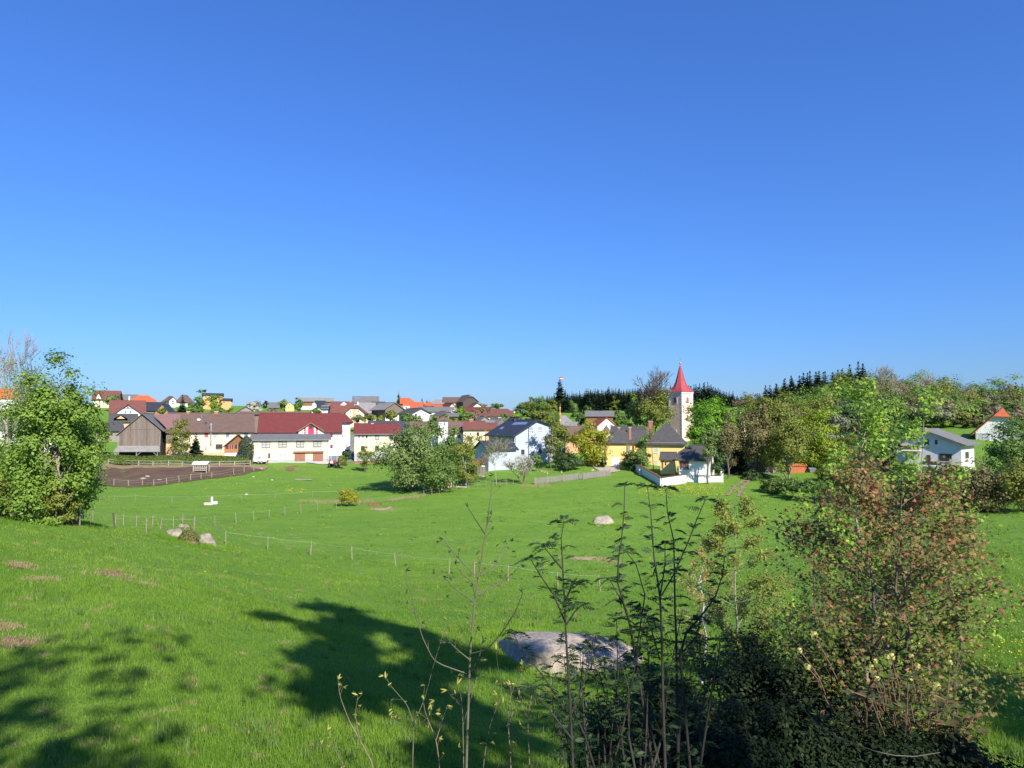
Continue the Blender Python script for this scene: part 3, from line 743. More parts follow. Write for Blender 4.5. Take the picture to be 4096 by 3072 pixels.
# ---- pale blue house
h = House('blue_house', 'tall pale blue house with black roof and sunlit gable wall', 2062, 2213, 1868, 1737, 1682, 153, 'blue', 'r_black', 'g', rot=33, D=12, og=.7, oe=1.1, off=.55, ye2=1706)
for r in ((1948, 1997, 648, 705, 'grid'), (2062, 2112, 648, 702, 'grid'), (1848, 1890, 943, 1005, 'b'), (2078, 2107, 937, 990, 'b'), (2035, 2052, 1072, 1082, 'w')):
    h.win('F', *rz(z4, *r[:4]), r[4])
for r in ((1480, 1500, 790, 830), (1565, 1588, 790, 830), (1735, 1762, 790, 852)): h.win('L', *rz(z4, *r), 'w')
sp = h.shape('solar_panel', 'S', [z4(1765, 597), z4(1928, 594), z4(1895, 624), z4(1725, 630)], .02, .14, 'glassb', h.roof)
h.shape('skylight', 'S', [z4(1600, 655), z4(1632, 655), z4(1600, 684), z4(1568, 684)], -.02, .08, 'glassb', h.roof)
h.shape('chimney_stack', 'F', [z4(1760, 600), z4(1760, 560), z4(1790, 560), z4(1790, 600)], -9.2, -8.4, 'r_black', h.roof)
h.shape('chimney_stack', 'F', [z4(1920, 590), z4(1920, 545), z4(1955, 545), z4(1955, 590)], -6.2, -5.4, 'r_black', h.roof)
p = h.loc('F', *z4(1943, 665), .1); q = h.loc('F', *z4(1943, 1075), .1); m = MB(); m.bar(p, q, .06); m.build('downpipe', W['black'], h.root)
h.rect('plinth', 'F', 2062, 2213, 1862, 1880, -.02, .05, 'plinth')
h = House('blue_annex', 'single storey pale blue annex with dark roof joined to the tall blue house', 1951, 2064, 1882, 1797, 1766, 143, 'blue', 'r_black', 'e', rot=33, D=5.2, og=.5, oe=.5)
h.win('L', *rz(z4, 1355, 1392, 960, 1030), 'w')
p = h.loc('F', 1953, 1800, .1); m = MB(); m.bar(p, Vector((p.x, p.y, 0)), .05); m.build('downpipe', W['black'], h.root)
h = House('wooden_shed', 'small weathered plank shed with rusty sloping roof beside the blue annex', 1894, 1942, 1898, 1857, 1840, 136, 'wood', 'r_rbrown', 'e', rot=8, D=3.4, og=.2, oe=.3, off=.95, cat='shed')
for i in range(12): h.rect('board', 'F', 1894.5 + i * 3.95, 1898 + i * 3.95, 1859, 1898, -.02, .04 + .02 * (i % 3), ['wood', 'woodg', 'wood'][i % 3])
h.rect('notice_board', 'F', 1927, 1938, 1861, 1867, .05, .12, 'frw')

# ---- yellow parsonage
h = House('yellow_parsonage', 'large yellow house with steep dark hipped roof and green shutters below the church', 2586, 2731, 1880, 1772, 1693, 152, 'yellow', 'r_slate', 'e', rot=-4, D=11, og=.6, oe=.6, hl=4.6, hr=4.2)
for r in ((1565, 1612, 1070, 1140, 'ws'), (1570, 1612, 1220, 1280, 'ws')): h.win('F', *rz(z5, *r[:4]), r[4])
h.chimney(*rz(z5, 1505, 1550, 785, 830)); h.chimney(*rz(z5, 1688, 1712, 808, 872), dv=9)
p, q = h.loc('F', 2580, 1772, .6), h.loc('F', 2734, 1772, .6); m = MB(); m.bar(p, q, .08); m.build('gutter', W['zinc'], h.root)
h = House('yellow_garage_wing', 'yellow wing with hipped slate roof and white garage door', 2421, 2506, 1870, 1769, 1718, 150, 'yellow', 'r_slate', 'e', rot=3, D=8, og=.5, oe=.5, hl=3.6)
h.rect('garage_door', 'F', *rz(z5, 1092, 1188, 1187, 1280), -.03, .06, 'frw')
h.chimney(*rz(z5, 1167, 1190, 853, 890)); h.chimney(*rz(z5, 1288, 1312, 853, 912), dv=2.5)
p = h.loc('F', 2423, 1771, .12); m = MB(); m.bar(p, Vector((p.x, p.y, 0)), .06); m.build('downpipe', W['woodo'], h.root)
h = House('yellow_link', 'recessed yellow link with shuttered window between garage wing and parsonage', 2506, 2588, 1875, 1769, 1722, 155, 'yellow', 'r_slate', 'e', rot=0, D=7, og=.1, oe=.5)
h.win('F', *rz(z5, 1248, 1272, 1062, 1126), 'b'); h.win('F', *rz(z5, 1325, 1345, 1062, 1126), 'b')
h.rect('shutter', 'F', *rz(z5, 1276, 1302, 1062, 1126), -.02, .08, 'frg')
h = House('yellow_outhouse', 'low yellow outhouse with small dark roof between parsonage and white chapel', 2642, 2700, 1886, 1838, 1812, 140, 'yellow', 'r_slate', 'e', rot=-6, D=4, og=.25, oe=.35)
h.rect('door', 'F', *rz(z5, 1650, 1669, 1225, 1312), -.03, .05, 'woodb'); h.win('F', *rz(z5, 1688, 1702, 1240, 1275), 'bs')

# ---- white mortuary chapel, garden wall
h = House('white_chapel', 'small white chapel with steep half hipped slate roof behind the garden wall', 2716, 2840, 1906, 1838, 1784, 131, 'white', 'r_slate', 'e', rot=-8, D=7, og=.45, oe=.45, hl=2.0, tl=.5, hr=2.0, tr=.5)
h.rect('window_surround', 'F', *rz(z6, 330, 430, 1222, 1324), -.02, .05, 'r_mauve')
h.win('F', *rz(z6, 348, 412, 1232, 1312), 'b3')
h.rect('plinth', 'F', 2716, 2840, 1896, 1910, -.02, .05, 'plinth')
def wall_run(name, label, pts, hgt, thick, mat='white2'):
    """garden wall along ground points: one masonry part per straight run plus coping"""
    root = empty(name, pts[0], 0, label, 'wall')
    for a, b in zip(pts[:-1], pts[1:]):
        d = (b - a); d.z = 0; d.normalize(); nn = Vector((-d.y, d.x, 0)) * thick / 2
        A, B = a - pts[0], b - pts[0]; dz = Vector((0, 0, .8))
        m = MB(); m.slab([A - nn - dz, B - nn - dz, B - nn + Vector((0, 0, hgt)), A - nn + Vector((0, 0, hgt))], nn * 2); m.build('masonry', W[mat], root)
        m = MB(); n3 = nn * 1.5; m.slab([A - n3 - d * .05 + Vector((0, 0, hgt)), B - n3 + d * .05 + Vector((0, 0, hgt)), B + n3 + d * .05 + Vector((0, 0, hgt)), A + n3 - d * .05 + Vector((0, 0, hgt))], (0, 0, .12)); m.build('coping', W['r_rbrown'], root)
    return root
g1, g2, g3 = G(2645, 1948), G(2743, 1934), at(2505, 152)
wall_run('garden_wall', 'white rendered garden wall with tiled coping at the corner of the meadow', [g3, g1, g2], 1.55, .35, 'white')
r_ = wall_run('garden_wall', 'short white wall piece with end pillar right of the gap below the chapel', [G(2793, 1931), G(2884, 1929)], 1.2, .35, 'white')
p = G(2887, 1929) - G(2793, 1931); m = MB(); m.box((p.x - .25, p.y - .25, p.z - .5), (p.x + .25, p.y + .25, p.z + 2.1)); m.build('pillar', W['stone'], r_)

# ---- church
h = House('church', 'pink church nave with dark roof half hidden behind the bright chestnut', 2775, 2930, 1800, 1712, 1632, 206, 'pinkw', 'r_slate', 'e', rot=-35, D=10, og=.4, oe=.4, cat='church')
for x in (2800, 2840, 2880): h.win('F', x, x + 10, 1725, 1765, 'w')
Yc, wt = 200.0, 5.0
c0 = P(2727, 1600, Yc); zb = zat(1830, Yc)
tr = empty('church_tower', (c0.x, c0.y, zb), math.radians(45 - 9), 'slender pink church tower with white corner stones and red pointed spire', 'tower')
zt = zat(1566, Yc) - zb
m = MB(); m.box((0, 0, -2), (wt, wt, zt)); m.build('tower_wall', W['pinkw'], tr)
# corner is nearest: left face is x = 0 (facing -x), right face is y = 0
def arch(face, cs, z0, w, hh, mat, name, dn0, dn1):
    pts = [(-w / 2, z0), (w / 2, z0), (w / 2, z0 + hh)] + [(w / 2 * math.cos(a), z0 + hh + w / 2 * math.sin(a)) for a in np.linspace(.3, math.pi - .3, 7)] + [(-w / 2, z0 + hh)]
    m = MB()
    if face == 'L': m.slab([(-dn1, cs + s_, z) for s_, z in pts], (dn1 - dn0, 0, 0))
    else: m.slab([(cs + s_, -dn1, z) for s_, z in pts], (0, dn1 - dn0, 0))
    return m.build(name, W[mat], tr)
wz = zat(1612, Yc) - zb
for fc, ms in (('L', 'stone'), ('R', 'white')):
    arch(fc, wt / 2, wz - .25, 1.75, 1.35, ms, 'window_surround', -.02, .06); arch(fc, wt / 2, wz, 1.15, 1.2, 'frb' if fc == 'L' else 'garage', 'louvred_window', .02, .10)
m = MB(); m.box((2.2, -.06, zat(1672, Yc) - zb), (2.6, .02, zat(1660, Yc) - zb)); m.build('slit_window', W['glass'], tr)
m = MB(); m.box((-.06, 2.0, zat(1732, Yc) - zb), (.02, 2.8, zat(1718, Yc) - zb)); m.build('slit_window', W['white'], tr)
zz = -1.0; i = 0
qs = {}
while zz < zt - .5:
    a, b = (.50, .32) if i % 2 else (.32, .50)
    for (cx, cy) in ((0, 0), (wt, 0), (0, wt)):
        x0_, x1_ = (-.05, a) if cx == 0 else (wt - a, wt + .05)
        y0_, y1_ = (-.05, b) if cy == 0 else (wt - b, wt + .05)
        m = MB(); m.box((x0_, y0_, zz), (x1_, y1_, zz + .56)); m.build('quoin', W['stone'], tr)
    zz += .60; i += 1
m = MB(); m.box((-.18, -.18, zt - .45), (wt + .18, wt + .18, zt)); m.build('cornice', W['white'], tr)
ctr = Vector((wt / 2, wt / 2, 0)); ztip = zat(1455, Yc + 3) - zb
prof = [(.58 * wt, zt + .0), (.50 * wt, zt + .75), (.40 * wt, zt + 1.7), (.30 * wt, zt + 3.0), (.19 * wt, zt + 5.0), (.085 * wt, zt + (ztip - zt) * .85), (.01, ztip)]
m = MB()
def ring(r, z, k):
    out = []
    for q in range(8):
        a = math.pi / 4 * q + math.pi / 4
        sq = r / max(abs(math.cos(a)), abs(math.sin(a))); rr_ = sq * (1 - k) + r * 1.0 * k
        out.append(ctr + Vector((rr_ * math.cos(a), rr_ * math.sin(a), z)))
    return out
rg = [ring(r, z, min(1, i / 2.5)) for i, (r, z) in enumerate(prof)]
for a, b in zip(rg[:-1], rg[1:]):
    for q in range(8): m.poly([a[q], a[(q + 1) % 8], b[(q + 1) % 8], b[q]])
m.poly(rg[0][::-1])
sp = m.build('spire', W['r_spire'], tr)
m = MB(); zc = zat(1425, Yc + 3) - zb; m.bar(ctr + Vector((0, 0, ztip - .2)), ctr + Vector((0, 0, zc)), .045)
m.bar(ctr + Vector((-.4, .4, zc - .7)), ctr + Vector((.4, -.4, zc - .7)), .04); m.build('cross', W['gold'], sp)
m = MB()
for i in range(6):
    a0, a1 = -math.pi / 2 + i * math.pi / 6, -math.pi / 2 + (i + 1) * math.pi / 6
    m.bar(ctr + Vector((0, 0, ztip + .25 + .3 * math.sin(a0))), ctr + Vector((0, 0, ztip + .25 + .3 * math.sin(a1))), .3 * math.cos(a0) + .002, 8, .3 * math.cos(a1) + .002)
m.build('orb', W['gold'], sp)

# ---- houses between blue house and parsonage
h = House('mauve_house', 'dusky brown house with half hipped mauve roof behind the yellow green maple', 2262, 2395, 1850, 1752, 1708, 166, 'peach', 'r_mauve', 'e', rot=6, D=10, hr=2.5, tr=.5)
for x in (2268, 2290, 2310): h.win('F', x, x + 10, 1757, 1772, 'b')
h = House('mauve_gable_house', 'white gable with brown window under mauve half hipped roof left of the garage wing', 2402, 2450, 1800, 1735, 1704, 170, 'white', 'r_mauve', 'g', D=9, hl=2.0, tl=.55)
h.win('F', 2424, 2434, 1724, 1738, 'b4')
h = House('red_gable_house', 'white gabled house with orange red roof in the village centre', 2390, 2467, 1760, 1705, 1672, 200, 'white', 'r_orange', 'g', rot=14, D=11, og=.3, oe=.4)
h.win('F', 2440, 2452, 1699, 1703, 'w')
House('grey_barn', 'long brown barn with grey roof below the spruce wood', 2345, 2452, 1690, 1664, 1646, 245, 'woodb', 'r_grey', 'e', D=9, cat='barn')
House('grey_shed', 'grey roofed shed right of the maypole', 2245, 2295, 1730, 1695, 1664, 215, 'greyw', 'r_lgrey', 'e', D=9, hr=3)
House('low_grey_shed', 'low light grey shed roof in front of the grey roofed shed', 2258, 2298, 1725, 1706, 1691, 205, 'greyw', 'r_lgrey', 'e', rot=-12, D=6, cat='shed')
House('slate_cottage', 'dark slate cottage roof seen over the garage wing', 2448, 2580, 1770, 1728, 1708, 186, 'white2', 'r_slate', 'e', D=9)
House('brown_cottage', 'brown cottage roof left of the mauve house', 2210, 2270, 1790, 1735, 1709, 176, 'greyw', 'r_slate', 'e', D=8)

# ---- right hand houses
h = House('chalet_house', 'white chalet style house with grey gabled roof at the right', 3590, 3847, 1868, 1772, 1720, 118, 'white2', 'r_grey', 'g', rot=-14, D=9, og=.8, oe=.9, off=.44, ye2=1775)
for r, st in (((1175, 1222, 845, 903), 'bs'), ((1270, 1313, 845, 903), 'w'), ((1318, 1440, 983, 1057), 'b3')): h.win('F', *rz(z7, *r), st)
h.rect('door', 'F', *rz(z7, 1202, 1240, 995, 1090), -.03, .06, 'frb')
h.rect('balcony_slab', 'F', *rz(z7, 940, 1130, 952, 962), 0, 1.3, 'frw'); h.rect('balcony_rail', 'F', *rz(z7, 940, 1130, 905, 948), 1.2, 1.28, 'woodb')
h.rect('balcony_slab', 'F', *rz(z7, 1155, 1270, 1095, 1110), 0, 1.3, 'frw'); h.rect('balcony_rail', 'F', *rz(z7, 1155, 1340, 1052, 1094), 1.2, 1.28, 'woodd')
h.win('R', 3862, 3876, 1808, 1832, 'b')
h.chimney(3680, 3702, 1711, 1725, dv=5)
h = House('orange_roof_villa', 'white villa with steep orange roof at the right edge', 3905, 4090, 1790, 1726, 1634, 152, 'white', 'r_orange', 'g', rot=3, D=9, og=.7, oe=.9, off=.62, hl=2.4, tl=.3)
h.win('F', 3900 + 8, 3960, 1732, 1765, 'wc'); h.chimney(3995, 4004, 1630, 1650, mat='frw')
House('small_orange_house', 'small orange roofed house glimpsed behind the lime green sapling', 3402, 3540, 1770, 1737, 1709, 182, 'white', 'r_orange', 'e', D=8)
House('pale_house', 'pale house glimpsed behind the olive maples', 2990, 3130, 1790, 1730, 1700, 190, 'white', 'r_rbrown', 'e', D=9)
House('long_white_house', 'long white house seen in gaps between the maple crowns', 3160, 3330, 1800, 1745, 1712, 180, 'white', 'r_grey', 'e', D=9)

# ---- left edge
h = House('left_white_house', 'white house with grey roof seen through the near left tree', -60, 270, 1800, 1712, 1672, 142, 'white', 'r_grey', 'e', D=9)
for x in (30, 90, 150, 200): h.win('F', x, x + 18, 1722, 1748, 'b')
House('left_hill_house', 'white house with orange roof at the top left edge', -60, 70, 1640, 1590, 1556, 260, 'white', 'r_orange', 'e', D=10)
House('grey_timber_barn', 'silver grey timber barn with sloping roof left of the big barn', 391, 490, 1790, 1722, 1692, 186, 'woodg', 'r_slate', 'e', rot=5, D=9, off=.6, cat='barn')

# ---- houses climbing to the skyline
def hs_(name, label, x0, x1, yb, ye, yr, Y, wall, roof, k='e', wins=(), ch=(), **kw):
    h = House(name, label, x0, x1, yb, ye, yr, Y, wall, roof, k, **kw)
    for w_ in wins: h.win('F', *w_)
    for c_ in ch: h.chimney(*c_)
    return h
h = hs_('hill_house', 'hill house with red brown roof and small dormer gable at the far left skyline', 372, 466, 1640, 1596, 1565, 284, 'cream', 'r_rbrown', 'e', wins=((396, 402, 1600, 1614, 'w'), (410, 416, 1602, 1614, 'w'), (430, 437, 1602, 1612, 'w')), rot=-10, D=10, og=.8)
h.shape('dormer', 'F', [(382, 1596), (394, 1575), (406, 1596)], -3, .6, 'white2')
m = MB(); ap = h.loc('F', 394, 1572, 1.0)
for e in ((379, 1597), (409, 1597)):
    q = h.loc('F', *e, 1.0); m.slab([ap, q, q + Vector((0, 4, 0)), ap + Vector((0, 4, 0))], (0, 0, .14))
m.build('dormer_roof', W['r_rbrown'], h.root)
hs_('dark_roof_house', 'dark grey roof between the red brown and the orange skyline roofs', 473, 548, 1625, 1598, 1580, 305, 'white2', 'r_grey', 'e', D=10)
h = hs_('orange_roof_house', 'bright orange hipped roof house on the left skyline', 508, 620, 1630, 1611, 1584, 288, 'white', 'r_orange', 'e', D=10, hl=4.5, hr=3, tr=.6, ch=((515, 520, 1585, 1592, 'frw'), (568, 573, 1584, 1590, 'frw')))
h = hs_('white_gable_house', 'white half timbered gable house with dark red roof above the barn', 462, 560, 1668, 1652, 1619, 228, 'white', 'r_red', 'g', wins=((498, 506, 1642, 1652, 'gb'), (518, 526, 1642, 1652, 'gb')), D=10, og=.6, oe=.6)
m = MB()
for e in ((505, 1624), (511, 1621), (518, 1624)): m.bar(h.loc('F', 511.5, 1632, .06), h.loc('F', *e, .06), .09, 4)
m.bar(h.loc('F', 494, 1633.5, .06), h.loc('F', 530, 1633.5, .06), .09, 4); m.build('timber_frame', W['frb'], h.root)
hs_('red_longhouse', 'long dark red roof crossing behind the half timbered gable', 440, 578, 1668, 1650, 1604, 238, 'white', 'r_rbrown', 'e', D=13, off=.5, ch=((531, 540, 1616, 1632, 'peach'),))
hs_('black_barn', 'black roofed barn left of the dark village conifer', 582, 640, 1670, 1640, 1611, 250, 'wood', 'r_black', 'e', D=11, og=1.5, cat='barn')
hs_('black_gable_barn', 'black roofed barn with orange brown boarded gable', 614, 682, 1672, 1655, 1618, 240, 'woodo', 'r_black', 'g', D=11, rot=-12, og=.3, oe=.8, cat='barn')
h = hs_('grey_dormer_house', 'grey roof house with small peach gable just above the barn', 440, 545, 1720, 1686, 1658, 203, 'peach', 'r_slate', 'e', D=10)
h.shape('dormer', 'F', [(466, 1675), (483, 1664), (500, 1675)], -3, .3, 'peach')
m = MB(); ap = h.loc('F', 483, 1659, .7)
for e in ((454, 1675), (511, 1675)):
    q = h.loc('F', *e, .7); m.slab([ap, q, q + Vector((0, 4, 0)), ap + Vector((0, 4, 0))], (0, 0, .14))
m.build('dormer_roof', W['r_slate'], h.root)
h = hs_('balcony_house', 'white balconied gable house on the skyline left of the dark conifer', 676, 704, 1640, 1600, 1588, 302, 'white', 'r_mauve', 'g', D=10, wins=((686, 691, 1598, 1603, 'bs'), (686, 697, 1605, 1609, 'bs'), (686, 697, 1613, 1617, 'bs')), rot=8)
hs_('grey_brown_house', 'grey brown roofed house left of the balconied gable', 648, 684, 1635, 1606, 1586, 310, 'lemon', 'r_brown', 'e', D=10, hl=3)
hs_('umber_house', 'dark umber roof behind the village conifer on the skyline', 704, 772, 1640, 1607, 1582, 312, 'white2', 'r_brown', 'e', D=10, hl=2.5, hr=3)
for (xa, xb, yt, yb_, lb) in ((812, 888, 1576, 1640, 'orange cubic house with flat dark roof on the skyline'), (884, 924, 1597, 1640, 'lower orange cubic annex with dark monopitch roof on the skyline')):
    h = hs_('orange_cube_house', lb, xa, xb, yb_, yt + 3, yt - 1, 300, 'orange', 'r_black', 'e', D=9, og=.7, oe=.8, off=.9, wins=tuple((x, x + 8, yt + 8, yt + 17, 'w') for x in range(xa + 8, xb - 10, 22)))
hs_('grey_gable_shed', 'dark grey boarded gable shed peeping over the brown farmhouse roof', 944, 1022, 1672, 1650, 1627, 222, 'woodg', 'r_slate', 'g', D=9, og=.3, oe=.5, cat='shed')
hs_('long_shed', 'long low brown shed roof behind the dark red farmhouse ridge', 960, 1235, 1690, 1657, 1650, 200, 'wood', 'r_mauve', 'e', D=7, cat='shed')
hs_('charcoal_house', 'small charcoal roofed house left of the little yellow gable', 1076, 1114, 1645, 1630, 1612, 296, 'wood', 'r_grey', 'e', D=9)
hs_('yellow_gable_house', 'small bright yellow gable house on the skyline', 1142, 1176, 1648, 1624, 1609, 290, 'yellow', 'r_brown', 'g', D=8, og=.2, oe=.2, wins=((1157, 1161, 1617, 1621, 'bs'), (1153, 1157, 1629, 1633, 'bs')))
h = hs_('long_brown_barn', 'long brown barn with grey roof on the skyline', 1198, 1330, 1645, 1605, 1593, 302, 'woodb', 'r_lgrey', 'e', D=9, cat='barn'); h.rect('plinth', 'F', 1198, 1330, 1624, 1648, -.02, .05, 'white')
hs_('white_black_house', 'white gable house with black roof in front of the long skyline barn', 1247, 1265, 1650, 1616, 1608, 272, 'white', 'r_black', 'g', D=9, og=.2, oe=.3)
hs_('black_roof_house', 'black roof slope right of the small white gable on the skyline', 1264, 1298, 1650, 1627, 1605, 274, 'white', 'r_black', 'e', D=8)
h = hs_('loggia_house', 'white house with dark green glazed loggia above the dark red farmhouse', 1283, 1321, 1675, 1634, 1612, 242, 'white', 'r_slate', 'e', D=8, hl=2, hr=2, wins=((1292, 1302, 1641, 1649, 'g'), (1310, 1318, 1641, 1649, 'g')))
h.rect('loggia', 'F', 1285, 1323, 1622, 1635, -.3, .5, 'frg')
for i in range(6): h.rect('glazing', 'F', 1286 + i * 6.1, 1291 + i * 6.1, 1624, 1633, .4, .56, 'glass')
h = hs_('orange_gable_house', 'cream and orange half hipped gable house with red brown roof', 1382, 1456, 1692, 1650, 1621, 226, 'cream', 'r_rbrown', 'g', D=11, hl=2.2, tl=.35, og=.5, oe=.5, rot=-6, wins=((1398, 1404, 1641, 1648, 'w'), (1431, 1437, 1641, 1648, 'w'), (1398, 1404, 1662, 1669, 'w'), (1431, 1437, 1662, 1669, 'w')))
h.rect('painted_band', 'F', 1411, 1425, 1630, 1692, -.02, .04, 'peach')
h = hs_('red_dormer_house', 'red brown roof with white shed dormer left of the orange gable', 1326, 1412, 1690, 1656, 1609, 236, 'white', 'r_rbrown', 'e', D=12, ch=((1399, 1404, 1607, 1616, 'frw'), (1429, 1434, 1607, 1616, 'frw')))
h.shape('dormer', 'F', [(1349, 1631), (1375, 1608), (1387, 1616), (1366, 1631)], -4.5, -4.2, 'white')
h = hs_('grey_solar_house', 'big grey roof with dark panels at the middle of the skyline', 1412, 1512, 1640, 1611, 1587, 302, 'white', 'r_grey', 'e', D=11)
h.shape('solar_panel', 'S', [(1419, 1589), (1438, 1589), (1437, 1594), (1417, 1594)], .02, .14, 'glassb', h.roof)
hs_('grey_warehouse', 'broad grey roof below the skyline next to the boarded barn', 1434, 1498, 1690, 1655, 1613, 252, 'greyw', 'r_lgrey', 'e', D=13)
hs_('low_grey_barn', 'low grey lean roof under the broad grey roof', 1455, 1505, 1690, 1668, 1655, 235, 'greyw', 'r_grey', 'e', D=7, cat='barn')
hs_('small_slate_house', 'small dark slate roof left behind the boarded barn', 1487, 1538, 1650, 1629, 1609, 268, 'white2', 'r_slate', 'e', D=9)
h = hs_('boarded_barn', 'dark boarded gable barn with white base below the skyline', 1541, 1612, 1690, 1634, 1611, 232, 'wood', 'r_lgrey', 'g', D=12, rot=24, og=.5, oe=.9, cat='barn'); h.rect('plinth', 'F', 1541, 1612, 1661, 1692, -.02, .06, 'white')
hs_('upper_orange_house', 'upper orange roofed house right of the skyline fir', 1604, 1664, 1650, 1614, 1594, 276, 'wood', 'r_orange', 'e', D=10, hr=3)
h = hs_('lower_orange_house', 'lower orange roof with white dormer in front of the upper orange roof', 1612, 1686, 1665, 1634, 1611, 266, 'white', 'r_orange', 'e', D=10, rot=-6)
h.shape('dormer', 'F', [(1614, 1642), (1614, 1624), (1638, 1624), (1638, 1642)], -3, 1.0, 'white'); h.win('F', 1622, 1627, 1627, 1634, 'bs', base=1.0)
hs_('orange_bungalow', 'white bungalow with low orange hipped roof on the skyline', 1690, 1742, 1645, 1622, 1608, 284, 'white', 'r_orange', 'e', D=9, hl=3, hr=3, wins=((1696, 1706, 1624, 1629, 'gb'), (1726, 1731, 1624, 1629, 'gb')), ch=((1684, 1688, 1606, 1613, 'frw'),))
hs_('orange_shed', 'small orange shed roof right of the white bungalow', 1742, 1768, 1645, 1629, 1621, 280, 'white', 'r_orange', 'e', D=6, cat='shed')
h = hs_('grey_gable_house', 'pale grey gable house with dark grey roof in the middle of the village', 1649, 1718, 1700, 1652, 1634, 216, 'white', 'r_slate', 'g', D=12, rot=22, og=.6, oe=.7, wins=((1660, 1668, 1655, 1663, 'b'), (1682, 1687, 1643, 1647, 'bs'), (1693, 1696, 1654, 1659, 'bs'), (1700, 1703, 1654, 1659, 'bs')))
hs_('grey_row_house', 'long grey roof behind the pale grey gable house', 1676, 1822, 1665, 1645, 1630, 258, 'white2', 'r_grey', 'e', D=9)
hs_('grey_yellow_house', 'yellow house with light grey half hipped roof on the skyline', 1728, 1774, 1645, 1615, 1601, 300, 'yellow', 'r_lgrey', 'e', D=9, hl=2, tl=.6, ch=((1748, 1751, 1594, 1602),), wins=((1764, 1768, 1617, 1621, 'bs'),))
hs_('yellow_farmstead', 'yellow farmstead with brown roof on the skyline', 1774, 1848, 1645, 1608, 1591, 302, 'yellow', 'r_brown', 'e', D=9, wins=((1786, 1792, 1611, 1616, 'b'), (1801, 1804, 1612, 1616, 'bs'), (1809, 1813, 1612, 1616, 'bs'), (1822, 1826, 1612, 1616, 'b')))
hs_('tall_dark_barn', 'tall dark timber barn with half hipped roof topping the skyline', 1852, 1912, 1645, 1605, 1580, 294, 'woodd', 'r_brown', 'g', D=14, rot=16, hl=2.5, tl=.3, og=.4, oe=.5, cat='barn')
hs_('red_white_gable', 'small white gable with red roof below the yellow farmstead', 1796, 1822, 1645, 1627, 1615, 276, 'white2', 'r_red', 'g', D=8, rot=25, og=.4, oe=.3)
hs_('pale_gable_house', 'pale grey gable to the right below the tall dark barn', 1888, 1932, 1648, 1629, 1613, 280, 'white2', 'r_rbrown', 'g', D=9, rot=14, og=.4, oe=.4)
hs_('hipped_slate_barn', 'dark hipped slate barn roof in the middle of the village', 1716, 1826, 1690, 1669, 1646, 221, 'woodd', 'r_slate', 'e', D=10, hl=4, hr=4, ch=((1810, 1815, 1655, 1665, 'frw'),), cat='barn')
hs_('red_long_barn', 'long bright red brown roof beside the village poplar', 1852, 1962, 1675, 1652, 1631, 243, 'white2', 'r_red', 'e', D=10, cat='barn')
hs_('brown_long_barn', 'long brown roof running right towards the birch grove', 1928, 2068, 1685, 1661, 1638, 236, 'white2', 'r_rbrown', 'e', D=11, hr=3.5, ch=((2054, 2060, 1646, 1650, 'frw'),), cat='barn')
hs_('brick_house', 'bare red brick wall with grey roof left of the village poplar', 1792, 1830, 1700, 1665, 1656, 212, 'brick', 'r_grey', 'e', D=6)
hs_('cream_ruin', 'old cream walled shed below the long brown roof', 1922, 1992, 1700, 1664, 1655, 214, 'cream', 'r_rbrown', 'e', D=6, cat='shed')
hs_('small_grey_gable', 'small grey gable with bright barge board above the red brown roof', 1914, 1966, 1700, 1686, 1666, 202, 'woodg', 'r_grey', 'g', rot=10, D=8, og=.3, oe=.3, cat='shed')
hs_('pale_shed', 'pale grey shed roof close behind the blue house ridge', 1992, 2030, 1720, 1694, 1676, 186, 'wood', 'r_lgrey', 'g', rot=20, D=10, og=.3, oe=.5, cat='shed')
hs_('flat_grey_shed', 'flat grey shed roof left of the pale shed', 1944, 1992, 1715, 1692, 1686, 188, 'woodg', 'r_lgrey', 'e', D=5, cat='shed')
hs_('rust_shed', 'little rust brown shed gable behind the blue house roof', 2066, 2090, 1720, 1688, 1670, 190, 'wood', 'r_mauve', 'g', rot=20, D=8, og=.3, oe=.3, cat='shed')
hs_('low_slate_shed', 'low slate roof under the grey gable house', 1722, 1790, 1710, 1682, 1670, 206, 'woodg', 'r_lgrey', 'e', D=6, cat='shed')
# ------------------------------------------------------------------ vegetation builders
def unit(a): return a / np.maximum(np.linalg.norm(a, axis=-1, keepdims=True), 1e-9)
DIAM = np.array([(0, -.5, 0), (.34, -.05, .06), (0, .5, 0), (-.34, -.05, .06)])
OVAL = np.array([(0, -.5, 0), (.24, -.22, .05), (.27, .12, .05), (0, .5, -.04), (-.27, .12, .05), (-.24, -.22, .05)])
def _mapleleaf():
    tip = [(90, 1.0), (72, .52), (38, .92), (20, .45), (-18, .70), (-50, .35), (-90, .25), (-130, .35), (-162, .70), (160, .45), (142, .92), (108, .52)]
    return np.array([(.55 * r * math.cos(math.radians(a)), .55 * r * math.sin(math.radians(a)) , -.10 * r * r + (.05 if r < .6 else 0)) for a, r in tip])
MAPLE = _mapleleaf()
def leaf_mesh(C, N, S, rng, tpl=DIAM, T=None, name='foliage'):
    """one polygon per leaf: centres C, normals N, sizes S"""
    n = len(C); N = unit(N)
    if T is None: T = rng.normal(size=(n, 3))
    T = unit(T - (T * N).sum(-1, keepdims=True) * N); B = np.cross(N, T)
    S = np.asarray(S).reshape(-1, 1, 1) if np.ndim(S) else S
    V = C[:, None, :] + S * (tpl[None, :, 0:1] * B[:, None] + tpl[None, :, 1:2] * T[:, None] + tpl[None, :, 2:3] * N[:, None])
    k = len(tpl)
    return fast_mesh(V.reshape(-1, 3), np.arange(n * k).reshape(n, k), name)
